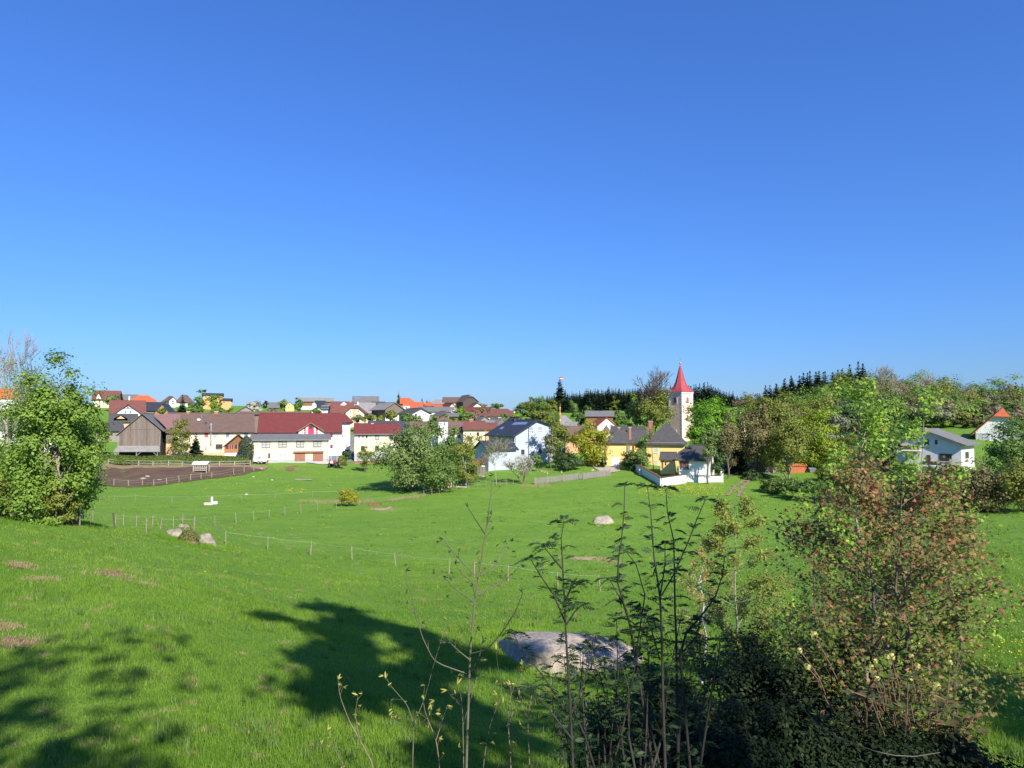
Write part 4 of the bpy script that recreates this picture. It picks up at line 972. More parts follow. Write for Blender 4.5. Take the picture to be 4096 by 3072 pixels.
def seg_mesh(S, n=5, name='trunk'):
    """S: list of (p0, p1, r0, r1)"""
    P0 = np.array([s[0] for s in S], float); P1 = np.array([s[1] for s in S], float)
    R0_ = np.array([s[2] for s in S]); R1_ = np.array([s[3] for s in S])
    d = unit(P1 - P0); ref = np.where(np.abs(d[:, 2:3]) > .9, np.array([[1., 0, 0]]), np.array([[0, 0, 1.]]))
    a = unit(np.cross(d, ref)); b = np.cross(d, a)
    t = np.arange(n) * 2 * np.pi / n
    cr = np.cos(t)[None, :, None] * a[:, None] + np.sin(t)[None, :, None] * b[:, None]
    V = np.concatenate([P0[:, None] + cr * R0_[:, None, None], P1[:, None] + cr * R1_[:, None, None]], 1)
    m = len(S); base = (np.arange(m) * 2 * n)[:, None]
    i = np.arange(n); j = (i + 1) % n
    Fq = np.stack([base + i, base + j, base + n + j, base + n + i], -1).reshape(-1, 4)
    return fast_mesh(V.reshape(-1, 3), Fq, name, smooth=True)
def curve(p, q, sag, r0, r1, rng, n=4, wob=.05):
    p = np.array(p, float); q = np.array(q, float); L_ = np.linalg.norm(q - p); pts = []
    for i in range(n + 1):
        t = i / n; x = p + (q - p) * t; x[2] += sag * L_ * math.sin(math.pi * t)
        if 0 < i < n: x += rng.normal(size=3) * wob * L_
        pts.append(x)
    return [(pts[i], pts[i + 1], r0 + (r1 - r0) * i / n, r0 + (r1 - r0) * (i + 1) / n) for i in range(n)]

def crown_pts(rng, n, rx, ry, rz_, cz, K, tight=.19, low=.35):
    d = unit(rng.normal(size=(K, 3)))
    lob = 1 + .28 * np.sin(3 * d[:, 0] + 5 * rng.random()) * np.sin(4 * d[:, 2] + 5 * rng.random()) + .14 * rng.normal(size=K)
    r = (low + (.95 - low) * rng.random(K) ** .6) * lob
    ctr = d * r[:, None] * np.array([rx, ry, rz_])
    w = .6 + .8 * rng.random(K); w /= w.sum()
    ci = rng.choice(K, n, p=w)
    sg = tight * (.7 + .6 * rng.random(K))
    off = rng.normal(size=(n, 3)) * sg[ci][:, None] * np.array([min(rx, rz_ * 1.2)] * 2 + [min(rx, rz_) * .75])
    p = ctr[ci] + off
    nrm = unit(off) * .55 + unit(p / np.array([rx, ry, rz_])) * .5 + rng.normal(size=(n, 3)) * .35 + np.array([0, 0, .45])
    p[:, 2] += cz; ctr[:, 2] += cz
    return p, nrm, ctr
def broad(name, label, px, top, wpx, Y=None, base=None, cb=None, leaf='green', n=2400, ls=.34, seed=1, cat='tree', group=None, bark='bark', K=34, tight=.19,
          tpl=DIAM, limbs=True, depth=1.0, trunks=1, low=.35, lean=0.0):
    rng = np.random.default_rng(seed); n = int(n * 1.7); ls = ls * 1.22
    B = G(px, base) if Y is None else at(px, Y)
    Y = B.y
    Ht = zat(top, Y) - B.z; rx = wpx * Y / F / 2
    zc0 = Ht * .3 if cb is None else zat(cb, Y) - B.z
    zc0 = max(zc0, .05); rzz = (Ht - zc0) / 2; cz = (Ht + zc0) / 2
    root = empty(name, B, rng.random() * .3, label, cat, group)
    p, nrm, ctr = crown_pts(rng, n, rx, rx * depth, rzz, cz, K, tight, low)
    p[:, 0] += lean * p[:, 2]
    p[:, 2] = np.maximum(p[:, 2], .08 + .3 * rng.random(n))
    link('crown', leaf_mesh(p, nrm, ls * (.45 + 1.1 * rng.random(n) ** 1.3), rng, tpl), L[leaf], root)
    S = []; r0 = max(.05, Ht * (.016 if trunks < 2 else .0105))
    for k in range(trunks):
        a = 2 * math.pi * k / trunks + rng.random(); sp = (0 if trunks == 1 else rx * .22)
        b0 = (math.cos(a) * sp * .4, math.sin(a) * sp * .4, -.4); t0 = (math.cos(a) * sp + rng.normal() * rx * .05 + lean * cz, math.sin(a) * sp, cz + rzz * .45)
        tr_ = curve(b0, t0, 0, r0, r0 * .3, rng, 6, .015); S += tr_
        if limbs:
            for i in range(k, len(ctr), 2 * trunks):
                f = min(.92, max(.15, (ctr[i][2] - rzz * .35) / (cz + rzz * .5) - .08)); j = min(5, int(f * 6)); s0 = tr_[j]
                S += curve(s0[0], ctr[i] + np.array([lean * ctr[i][2], 0, 0]), .06, s0[2] * .5, r0 * .07, rng, 3, .04)
    link('trunk', seg_mesh(S, 5), W[bark], root)
    return root
def grow(rng, p, d, ln, r, dep, S, tips, spread=.55, up=.18, kids=3, shrink=.72):
    q = p; 
    for i in range(3):
        d = unit(d + rng.normal(size=3) * .10 + np.array([0, 0, up * .3])); q2 = q + d * ln / 3
        r2 = r * (.86 if dep else .6); S.append((q, q2, r, r2)); q, r = q2, r2
        if dep and i < 2 and rng.random() < .75:
            dd = unit(d + unit(rng.normal(size=3)) * spread * 1.2); grow(rng, q, dd, ln * shrink * .8, r * .5, dep - 1, S, tips, spread, up, kids, shrink)
    if dep == 0: tips.append(q); return
    for k in range(kids):
        dd = unit(d + unit(rng.normal(size=3)) * spread + np.array([0, 0, up])); grow(rng, q, dd, ln * shrink * (.8 + .4 * rng.random()), r * .62, dep - 1, S, tips, spread, up, kids, shrink)
def bare(name, label, px, top, Y=None, base=None, seed=1, dep=4, bark='bark', leaf=None, ls=.2, nl=3, cat='tree', group=None, spread=.55, kids=3, clear=.3, rk=.014, trunks=1, wfit=None, up=.18):
    rng = np.random.default_rng(seed)
    B = G(px, base) if Y is None else at(px, Y)
    Ht = zat(top, B.y) - B.z
    root = empty(name, B, 0, label, cat, group); S = []; tips = []
    for k in range(trunks):
        d0 = unit(np.array([rng.normal() * .12, rng.normal() * .12, 1]) + (0 if trunks == 1 else 1) * np.array([math.cos(k * 6.28 / trunks), math.sin(k * 6.28 / trunks), 0]) * .35)
        S.append((np.array([0, 0, -.3]), d0 * Ht * clear, Ht * rk * 1.2, Ht * rk)); grow(rng, d0 * Ht * clear, d0, Ht * .3, Ht * rk, dep, S, tips, spread, up, kids)
    mz = max(s[1][2] for s in S); k = Ht / mz
    kx = k if wfit is None else (wfit * B.y / F / 2) / max(np.percentile([abs(s[1][0]) for s in S], 97), .1)
    sc = np.array([kx, kx, k]); fl = max(.010, .00017 * B.y); S = [(a * sc, b * sc, max(r * k, fl), max(r2 * k, fl * .85)) for a, b, r, r2 in S]
    link('trunk', seg_mesh(S, 4), W[bark], root)
    if leaf:
        T = np.repeat(np.array(tips) * sc, nl, 0); T = T + rng.normal(size=T.shape) * ls * 1.2
        link('crown', leaf_mesh(T, rng.normal(size=T.shape) + np.array([0, -.3, .6]), ls * (.6 + .8 * rng.random(len(T))), rng), L[leaf], root)
    return root
FROND = np.array([(0, 0, 0), (.16, .12, -.03), (.10, .22, 0), (.24, .34, -.06), (.11, .46, 0), (.18, .60, -.05), (.07, .70, 0), (.09, .84, -.03), (0, 1, 0),
                  (-.09, .84, -.03), (-.07, .70, 0), (-.18, .60, -.05), (-.11, .46, 0), (-.24, .34, -.06), (-.10, .22, 0), (-.16, .12, -.03)])
def conifer_data(seed, layers=26, R=.24, droop=.35, start=.06, per=9):
    """unit height spruce: crown fronds and trunk"""
    rng = np.random.default_rng(seed); C, N, T, S = [], [], [], []
    for i in range(layers):
        t = (i + .5) / layers; z = start + (1 - start) * t ** .92
        r = R * (1 - t) ** .95 * (.8 + .4 * rng.random()) + .008
        m = max(4, int(per * (1 - .5 * t)))
        a0 = rng.random() * 6.28
        for k in range(m):
            a = a0 + 6.28 * k / m + rng.normal() * .2; rr_ = r * (.7 + .5 * rng.random())
            d = np.array([math.cos(a), math.sin(a), -droop * (1 - t) + .75 * t ** 2 + rng.normal() * .08]); d /= np.linalg.norm(d)
            C.append((0, 0, z + rng.normal() * .008)); T.append(d); S.append(rr_)
            nn = np.array([-math.cos(a) * d[2], -math.sin(a) * d[2], 1]) + rng.normal(size=3) * .25; N.append(nn)
    for k in range(3):
        C.append((0, 0, .95)); a = k * 2.1; T.append((math.cos(a) * .12, math.sin(a) * .12, 1)); N.append((math.cos(a), math.sin(a), .1)); S.append(.055)
    return np.array(C), np.array(N), np.array(S), np.array(T), rng
def frond_mesh(C, N, S, T, rng, full=True):
    wide = FROND * np.array([1.25, 1, 1.0])
    a = leaf_mesh(C, N, S, rng, wide, T.astype(float), 'crown')
    return a
CON = []
for s_ in range(6):
    C, N, S, T, rg_ = conifer_data(100 + s_, R=.20 + .03 * (s_ % 3), layers=25 + s_)
    # second set of fronds turned upright so that the crown has depth from every side
    N2 = N + np.cross(T, np.array([0, 0, 1.])) * 1.6
    me = frond_mesh(np.concatenate([C, C]), np.concatenate([N, N2]), np.concatenate([S, S * .8]), np.concatenate([T, T + np.array([0, 0, -.25])]), rg_)
    tm = seg_mesh([((0, 0, -.05), (0, 0, .5), .014, .009), ((0, 0, .5), (0, 0, .98), .009, .002)], 6)
    CON.append((me, tm))
CONM = {}
def spruce(label, px, top, Y=None, base=None, kind=0, leaf='conifer', fat=1.0, parts=True, group=None, name='spruce_tree'):
    B = G(px, base) if Y is None else at(px, Y)
    Ht = zat(top, B.y) - B.z
    key = (kind, leaf)
    if key not in CONM:
        a = CON[kind][0].copy(); a.materials.clear(); a.materials.append(L[leaf])
        b = CON[kind][1].copy(); b.materials.clear(); b.materials.append(W['bark'])
        CONM[key] = (a, b)
    a, b = CONM[key]
    root = empty(name, B, px * 1.7, label, 'tree', group); root.scale = (Ht * fat, Ht * fat, Ht)
    link('crown', a, None, root); link('trunk', b, None, root)
    return root
def copy_tree(root, loc, rz_, sc, label=None):
    o = root.copy(); COL.objects.link(o); o.location = loc; o.rotation_euler = (0, 0, rz_); o.scale = sc
    if label: o['label'] = label
    for ch in root.children:
        c = ch.copy(); COL.objects.link(c); c.parent = o
    return o
def hedge(name, label, pts, hgt, thick, leaf='hedge', n=4000, ls=.22, seed=1, group=None):
    """clipped hedge following ground points"""
    rng = np.random.default_rng(seed); O = pts[0]; root = empty(name, O, 0, label, 'hedge', group)
    seg = [(a - O, b - O) for a, b in zip(pts[:-1], pts[1:])]; Ls = [(b - a).length for a, b in seg]; C, N = [], []
    for (a, b), l_ in zip(seg, Ls):
        k = int(n * l_ / sum(Ls)); t = rng.random(k); d = np.array((b - a).normalized()); s = np.array([-d[1], d[0], 0]); A = np.array(a); Bv = np.array(b)
        u = rng.random(k) * 2 - 1; top = rng.random(k) < .35
        side = np.where(top, u, np.sign(u) * (1 - .15 * rng.random(k)))
        z = np.where(top, hgt * (.95 + .09 * rng.random(k)), hgt * rng.random(k) * 1.0)
        C.append(A + (Bv - A) * t[:, None] + s * side[:, None] * thick / 2 + np.stack([0 * z, 0 * z, z], -1))
        N.append(np.where(top[:, None], np.array([0, 0, 1.]), s * np.sign(side)[:, None]) + rng.normal(size=(k, 3)) * .5)
        m = MB(); n2 = Vector(s) * thick * .3
        m.slab([a - n2, b - n2, b - n2 + Vector((0, 0, hgt * .75)), a - n2 + Vector((0, 0, hgt * .75))], n2 * 2); m.build('woody_core', W['bark'], root)
    C = np.concatenate(C); N = np.concatenate(N)
    link('foliage', leaf_mesh(C, N, ls * (.7 + .6 * rng.random(len(C))), rng), L[leaf], root)
    return root

# ------------------------------------------------------------------ trees near the left edge
broad('leafy_tree', 'fresh green tree with pale leaning trunk at the left edge of the meadow', 195, 1465, 310, base=2092, cb=2075, leaf='near', n=15000, ls=.125, seed=11, K=90, tight=.15, tpl=OVAL, trunks=2, bark='barkl')
broad('leafy_tree', 'fresh green multi-stemmed tree cut by the left edge of the picture', 40, 1480, 320, base=2062, cb=2010, leaf='near', n=11000, ls=.125, seed=12, K=80, tight=.15, tpl=OVAL, trunks=3, bark='bark')
broad('leafy_tree', 'denser green tree right part of the left clump', 300, 1580, 210, Y=41, cb=2060, leaf='near', n=9000, ls=.12, seed=13, K=70, tight=.15, tpl=OVAL, trunks=2)
broad('leafy_shrub', 'low shady green shrub under the left trees', 290, 1800, 220, Y=42.5, cb=2085, leaf='near', n=8500, ls=.12, seed=14, K=50, tpl=OVAL, trunks=3, cat='shrub')
broad('leafy_shrub', 'green shrub at the very left below the trees', 40, 1760, 260, Y=42, cb=2070, leaf='near', n=4000, ls=.14, seed=15, K=40, tpl=OVAL, trunks=3, cat='shrub')
for k, (px, tp, w_, Y_) in enumerate(((120, 1900, 170, 38.2), (255, 1930, 120, 39.5), (20, 1930, 150, 38.6))):
    broad('leafy_shrub', ['low leafy shrub between the left trunks and the brush heap', 'low shrub at the right foot of the left clump', 'low shrub at the left picture edge above the brush heap'][k], px, tp, w_, Y_, cb=2090, leaf=['near', 'olive', 'olive'][k], n=2600, ls=.11, seed=16 + k, K=30, tpl=OVAL, trunks=4, cat='shrub')
bare('bare_tree', 'leafless pale barked tree rising above the left clump', 5, 1240, Y=50, seed=21, dep=5, bark='barkl', wfit=420, rk=.012, clear=.25, spread=.5)
bare('budding_tree', 'half bare twiggy top behind the left clump', 150, 1420, Y=47, seed=22, dep=4, bark='bark', wfit=200, leaf='near', ls=.13, nl=2)
rng = np.random.default_rng(31); S = []
bp_ = G(70, 2050)
for i in range(170):
    c = np.array([rng.normal() * 1.3, rng.normal() * .5, abs(rng.normal()) * .28 + .05]); d = unit(np.array([1, rng.normal() * .5, rng.normal() * .18])); l_ = .4 + rng.random() * 1.0
    S += curve(c - d * l_ / 2, c + d * l_ / 2, .05, .02, .007, rng, 3, .06)
o = link('brush_pile', seg_mesh(S, 4), W['twig'], None, bp_); tag(o, 'heap of dry cut branches under the left trees', 'brush pile')

# ------------------------------------------------------------------ trees of the middle distance
broad('willow', 'large rounded grey green willow standing in front of the yellow house', 1640, 1705, 205, base=1968, cb=1964, leaf='willow', n=9000, ls=.28, seed=41, K=80, tight=.17, trunks=3)
broad('birch_tree', 'light green birch beside the big willow', 1722, 1672, 150, Y=121, cb=1900, leaf='green', n=4500, ls=.24, seed=42, bark='birch', K=50)
broad('birch_tree', 'green birch with white slanting trunk between willow and shed', 1806, 1700, 120, base=1950, cb=1920, leaf='green', n=4200, ls=.22, seed=43, bark='birch', K=50)
broad('birch_tree', 'birch with feathery crown left of the wooden shed', 1862, 1725, 110, Y=123, cb=1930, leaf='olive', n=3600, ls=.22, seed=44, bark='birch', K=44)
broad('leafy_tree', 'bright green lower tree in front of the birches', 1760, 1830, 150, Y=116, cb=1955, leaf='green', n=3800, ls=.24, seed=45, K=44)
bare('budding_tree', 'slender budding tree with pale trunk in front of the blue annex', 1987, 1752, base=1944, seed=46, dep=4, bark='barkl', wfit=100, leaf='olive', ls=.2, nl=2, rk=.009, clear=.35)
bare('blossoming_bush', 'white blossoming bush in front of the blue house', 2092, 1822, base=1938, seed=47, dep=3, bark='twig', wfit=130, leaf='blossom', ls=.2, nl=5, trunks=5, clear=.1, cat='bush')
broad('leafy_shrub', 'small green shrub at the foot of the blue gable', 2140, 1815, 50, Y=143, cb=1866, leaf='green', n=700, ls=.26, seed=48, K=14, cat='shrub')
broad('slender_tree', 'slender tree with thin trunk at the right corner of the blue house', 2200, 1735, 56, Y=145, cb=1830, leaf='grey', n=1100, ls=.26, seed=49, K=20)
broad('slender_tree', 'taller olive tree right of the blue house', 2226, 1662, 90, Y=147, cb=1810, leaf='olive', n=3000, ls=.28, seed=50, K=36, trunks=2)
broad('maple_tree', 'glowing yellow green maple in front of the mauve house', 2358, 1684, 138, Y=148, cb=1852, leaf='ygreen', n=5500, ls=.30, seed=51, K=50, tight=.2)
for k, (px, tp, w_, Y_) in enumerate(((2250, 1800, 70, 146), (2300, 1812, 70, 145), (2275, 1826, 60, 143), (2405, 1830, 40, 147))):
    broad('garden_shrub', ['dark shrub under the banner pole', 'dark shrub left below the yellow green maple', 'low dark shrub on the garden lawn edge', 'dark shrub by the parsonage drive'][k], px, tp, w_, Y_, cb=1873, leaf='dark', n=1300, ls=.28, seed=52 + k, K=18, cat='shrub')
bare('tall_budding_tree', 'tall budding tree with bare airy top left of the church tower', 2600, 1452, Y=192, seed=57, dep=5, bark='bark', wfit=130, leaf=None, rk=.012, clear=.3)
broad('leafy_tree', 'olive brown foliage around the foot of the tall budding tree', 2622, 1572, 150, Y=193, cb=1712, leaf='olive', n=3800, ls=.38, seed=58, K=46)
broad('leafy_tree', 'green bushy tree left below the tall budding tree', 2545, 1590, 70, Y=198, cb=1725, leaf='green', n=1800, ls=.4, seed=59, K=24)
broad('leafy_tree', 'loose green tree in front of the yellow parsonage', 2562, 1735, 80, Y=143, cb=1885, leaf='green', n=1900, ls=.26, seed=60, K=24)
broad('garden_shrub', 'rounded shrub beside the white garage door', 2515, 1815, 76, Y=145, cb=1892, leaf='dark', n=1500, ls=.26, seed=61, K=20, cat='shrub')
bare('budding_tree', 'thin brown twiggy tree at the left corner of the parsonage', 2612, 1700, Y=146, seed=62, dep=3, bark='twigr', wfit=60, leaf='obrown', ls=.2, nl=2, rk=.008)
broad('chestnut_tree', 'vivid green rounded chestnut right of the church tower', 2880, 1598, 225, Y=172, cb=1790, leaf='bright', n=9000, ls=.42, seed=63, K=90, tight=.16, trunks=1)
broad('chestnut_tree', 'lower bright green chestnut bough side against the tower foot', 2785, 1690, 80, Y=168, cb=1800, leaf='bright', n=2200, ls=.36, seed=64, K=26)
broad('grey_leaf_tree', 'grey green tree in front of the white chapel', 2828, 1690, 76, Y=128, cb=1840, leaf='willow', n=1800, ls=.22, seed=65, K=26)
broad('bronze_tree', 'bronze tinted tree between chapel and car park', 2908, 1655, 110, Y=134, cb=1850, leaf='obrown', n=2800, ls=.26, seed=66, K=34)
spruce('dark spruce standing before the chestnut', 2957, 1640, Y=140, kind=1, fat=1.1)
broad('dark_shrub', 'dark evergreen shrub by the chapel corner', 2875, 1800, 60, Y=131, cb=1900, leaf='dark', n=1100, ls=.25, seed=67, K=16, cat='shrub')
broad('maple_tree', 'tall olive maple in the middle of the right hand tree group', 3085, 1556, 190, Y=140, cb=1885, leaf='olive', n=10000, ls=.30, seed=68, K=80, tight=.17, trunks=3, bark='barkl')
broad('maple_tree', 'bronze olive maple on the left side of the tall maple', 3025, 1640, 130, Y=136, cb=1890, leaf='obrown', n=5500, ls=.28, seed=69, K=44, trunks=2)
broad('maple_tree', 'olive maple with pale trunk right in front of the tall maple', 3150, 1650, 150, Y=130, cb=1880, leaf='olive', n=6000, ls=.26, seed=70, K=50, bark='barkl')
broad('maple_tree', 'yellow green maple at the right of the maple group', 3250, 1610, 190, Y=143, cb=1885, leaf='lime', n=7000, ls=.30, seed=71, K=64, tight=.18, trunks=2)
for k, (px, tp, w_, Y_, lf) in enumerate(((3090, 1905, 110, 118, 'hedge'), (3160, 1910, 120, 112, 'green'), (3240, 1920, 130, 108, 'green'), (3330, 1915, 130, 106, 'near'), (3420, 1880, 130, 104, 'green'), (3010, 1880, 90, 133, 'dark'), (3520, 1900, 140, 100, 'dark'))):
    broad('bank_shrub', ['brownish shrub at the end of the gravel track', 'green shrub below the two pale trunks', 'round green shrub in front of the orange shed', 'light green shrub at the meadow edge under the yellow green maple', 'green shrub behind the red leaved maple top', 'dark shrub beside the parked blue car', 'dark shrub below the chalet house'][k], px, tp, w_, Y_, cb=zat and 2010 if k in (3, 4, 6) else 1975, leaf=lf, n=2200, ls=.24, seed=80 + k, K=28, cat='shrub')
broad('leafy_tree', 'broad dark green tree covering the orange roofed villa', 4065, 1690, 210, Y=98, cb=1985, leaf='green', n=9000, ls=.24, seed=90, K=80, tight=.16, trunks=2)
for k, (px, tp, w_, Y_, lf) in enumerate(((3770, 1870, 150, 90, 'dark'), (3870, 1850, 170, 88, 'obrown'), (3970, 1860, 170, 86, 'obrown'), (4070, 1845, 160, 84, 'olive'), (3700, 1930, 130, 92, 'dark'))):
    broad('thicket_shrub', ['dark shrub left end of the right thicket', 'brown green shrub in front of the curved bay of the chalet', 'brown green shrub in the middle of the right thicket', 'olive shrub at the right edge of the thicket', 'low dark shrub left of the right thicket'][k], px, tp, w_, Y_, cb=2070, leaf=lf, n=4200, ls=.2, seed=91 + k, K=44, cat='shrub', trunks=4)
broad('yellow_willow', 'small yellow round bush alone in the meadow', 1394, 1945, 74, base=2027, cb=2012, leaf='ygreen', n=2200, ls=.14, seed=97, K=30, cat='bush')
rg2 = np.random.default_rng(88)
for k in range(22):
    px = 3290 + 340 * ((k * .618) % 1) + rg2.normal() * 8; Y_ = 168 - 3.0 * k
    b_ = at(px, Y_); pyb = 1690 - b_.z / Y_ * F; hp = (2.2 + 2.6 * rg2.random()) / Y_ * F
    broad('thicket_bush', ['green', 'olive', 'dark'][k % 3] and f"{['green', 'olive', 'dark green'][k % 3]} bush in the thicket between the maples and the chalet", px, pyb - hp, 80 + 45 * rg2.random(), Y_, cb=pyb - 4, leaf=['green', 'olive', 'dark'][k % 3], n=1200, ls=.24, seed=1200 + k, K=22, cat='bush', group=f"{['green', 'olive', 'dark green'][k % 3]} bushes between the maples and the chalet", limbs=False)
for k in range(12):  # dark bushes added to imitate the deep shade behind the maples
    px = 2868 + 460 * k / 11; Y_ = 150 + 6 * (k % 2)
    b_ = at(px, Y_); pyb = 1690 - b_.z / Y_ * F
    broad('undergrowth_bush', 'dark bush added to fill the shade behind the maple trunks', px, pyb - 55 - 25 * rg2.random(), 75, Y_, cb=pyb - 3, leaf='dark', n=900, ls=.3, seed=1240 + k, K=18, cat='bush', group='dark undergrowth behind the maple trunks', limbs=False)
for k in range(20):
    px, Y_ = (3550 + 38 * k, 186 + 5 * (k % 3)) if k < 11 else (3560 + 36 * (k - 11), 106 + 3 * (k % 2))
    b_ = at(px, Y_); pyb = 1690 - b_.z / Y_ * F; hp = (2.0 + 1.6 * rg2.random()) / Y_ * F; w9 = 'above' if k < 11 else 'in front of'
    broad('slope_bush', f'fresh green bush {w9} the chalet', px, pyb - hp, 75 if k < 11 else 105, Y_, cb=pyb - 3, leaf='green' if k % 3 else 'near', n=900, ls=.26, seed=1260 + k, K=20, cat='bush', group=f'fresh green bushes {w9} the chalet', limbs=False)
# ------------------------------------------------------------------ village trees
broad('garden_tree', 'bright green conical garden tree left of the big barn', 416, 1690, 46, 160, cb=1800, leaf='near', n=900, ls=.3, seed=109, K=20)
broad('birch_tree', 'light green birch in front of the farmhouse left part', 728, 1668, 85, Y=152, cb=1835, leaf='olive', n=2300, ls=.26, seed=110, K=30, bark='barkl')
spruce('small dark spruce between the birch and the porch', 785, 1728, Y=151, kind=2, fat=1.4)
def column_shrub(label, px, top, wpx, Y, leaf='thuja', n=2600, seed=1):
    rng = np.random.default_rng(seed); B = at(px, Y); Ht = zat(top, Y) - B.z; rx = wpx * Y / F / 2
    root = empty('thuja', B, 0, label, 'shrub'); t = rng.random(n) ** .8; a = rng.random(n) * 6.283
    r = rx * np.minimum(1, 2.2 * (1 - t) ** .62) * np.minimum(1, .75 + t) * (.82 + .22 * rng.random(n))
    C = np.stack([r * np.cos(a), r * np.sin(a), t * Ht], -1); N = np.stack([np.cos(a), np.sin(a), .4 + 0 * a], -1) + rng.normal(size=(n, 3)) * .4
    link('crown', leaf_mesh(C, N, .28 * (.7 + .6 * rng.random(n)), rng), L[leaf], root)
    link('trunk', seg_mesh([((0, 0, -.3), (0, 0, Ht * .8), .12, .03)], 6), W['bark'], root); return root
column_shrub('dense dark conical thuja in front of the cream annex', 987, 1744, 58, 150, seed=111)
broad('apple_tree', 'young budding tree in the lawn before the pale yellow house', 1462, 1785, 62, base=1888, cb=1872, leaf='olive', n=1500, ls=.2, seed=112, K=24, trunks=3)
broad('garden_shrub', 'small round bush right of the red tractor', 1372, 1822, 36, Y=152, cb=1862, leaf='olive', n=700, ls=.22, seed=113, K=14, cat='shrub')
broad('garden_shrub', 'tall leafy bush between farmyard and pale yellow house', 1388, 1800, 34, Y=156, cb=1848, leaf='dark', n=600, ls=.24, seed=114, K=12, cat='shrub')
spruce('dark blue green spruce above the farmhouse roof', 728, 1578, Y=236, kind=0, fat=1.75)
for k, (px, tp, w_, Y_, cb, lf, lb) in enumerate((
    (797, 1560, 46, 238, 1655, 'green', 'green pointed tree right of the dark spruce'), (855, 1572, 50, 242, 1650, 'near', 'fresh birch in front of the orange cubic house'), (770, 1605, 40, 232, 1656, 'green', 'round green tree between spruce and pointed tree'),
    (890, 1632, 90, 225, 1660, 'green', 'bright green bush row below the orange cubic house'), (440, 1575, 50, 268, 1622, 'willow', 'pale green tree before the far left hill house'), (645, 1632, 26, 232, 1656, 'green', 'small green tree before the orange brown barn gable'),
    (1020, 1606, 70, 262, 1645, 'blossom', 'white blossoming fruit tree on the skyline'), (1060, 1600, 16, 285, 1635, 'conifer', 'small dark tree beside the blossoming fruit tree'), (1095, 1636, 20, 262, 1650, 'brown', 'little brown bush on the skyline meadow'), (1125, 1600, 50, 302, 1632, 'olive', 'olive tree behind the small yellow gable'),
    (1192, 1593, 36, 280, 1642, 'green', 'green tree right of the small yellow gable'), (1262, 1630, 40, 236, 1655, 'green', 'bright green bush before the glazed loggia'), (1500, 1660, 120, 212, 1690, 'olive', 'olive hedge trees below the boarded barn'), (1430, 1660, 60, 214, 1690, 'grey', 'grey twiggy bush before the orange gable'), (1560, 1640, 50, 222, 1690, 'olive', 'loose olive tree before the boarded barn'),
    (1630, 1655, 60, 205, 1695, 'green', 'light green shrub below the pale grey gable'), (1842, 1625, 34, 226, 1690, 'bright', 'bright green poplar like tree in the village middle'), (1860, 1640, 56, 222, 1695, 'green', 'green tree next to the bright poplar like tree'), (1895, 1640, 60, 224, 1690, 'brown', 'brownish budding tree before the long red roof'), (1920, 1638, 40, 226, 1672, 'olive', 'olive tree before the long red roof'),
    (1818, 1632, 40, 232, 1668, 'blossom', 'white flowering tree left of the bright poplar like tree'), (1965, 1640, 60, 220, 1690, 'brown', 'brown twiggy tree before the long brown roof'), (2020, 1655, 34, 205, 1685, 'green', 'small green tree at the right end of the brown roof'), (1985, 1608, 60, 330, 1645, 'green', 'light tree on the skyline behind the long roofs'), (1925, 1610, 36, 325, 1640, 'grey', 'grey budding tree right of the tall dark barn'), (2060, 1640, 50, 300, 1660, 'olive', 'olive bush on the skyline right of the brown roof'),
    (1780, 1660, 120, 196, 1700, 'olive', 'broad olive crown behind the white tower'), (1660, 1662, 70, 190, 1720, 'willow', 'pale green crown left of the white tower'), (2060, 1660, 60, 212, 1700, 'bright', 'bright green bush behind the blue house ridge'))):
    broad('village_tree', lb, px, tp, w_, Y_, cb=cb, leaf=lf, n=int(500 + 12 * w_), ls=.42, seed=200 + k, K=18, limbs=w_ > 30)
for k, (px, tp, Y_) in enumerate(((1594, 1566, 300), (1687, 1590, 305), (1707, 1598, 306), (1718, 1601, 308))):
    spruce(['pale green fir beside the upper orange roof', 'dark fir above the lower orange roof', 'small dark fir right of the lower orange roof', 'smallest dark fir left of the light grey roof'][k], px, tp, Y_, kind=k, leaf='coniferl' if k == 0 else 'conifer', fat=1.3)
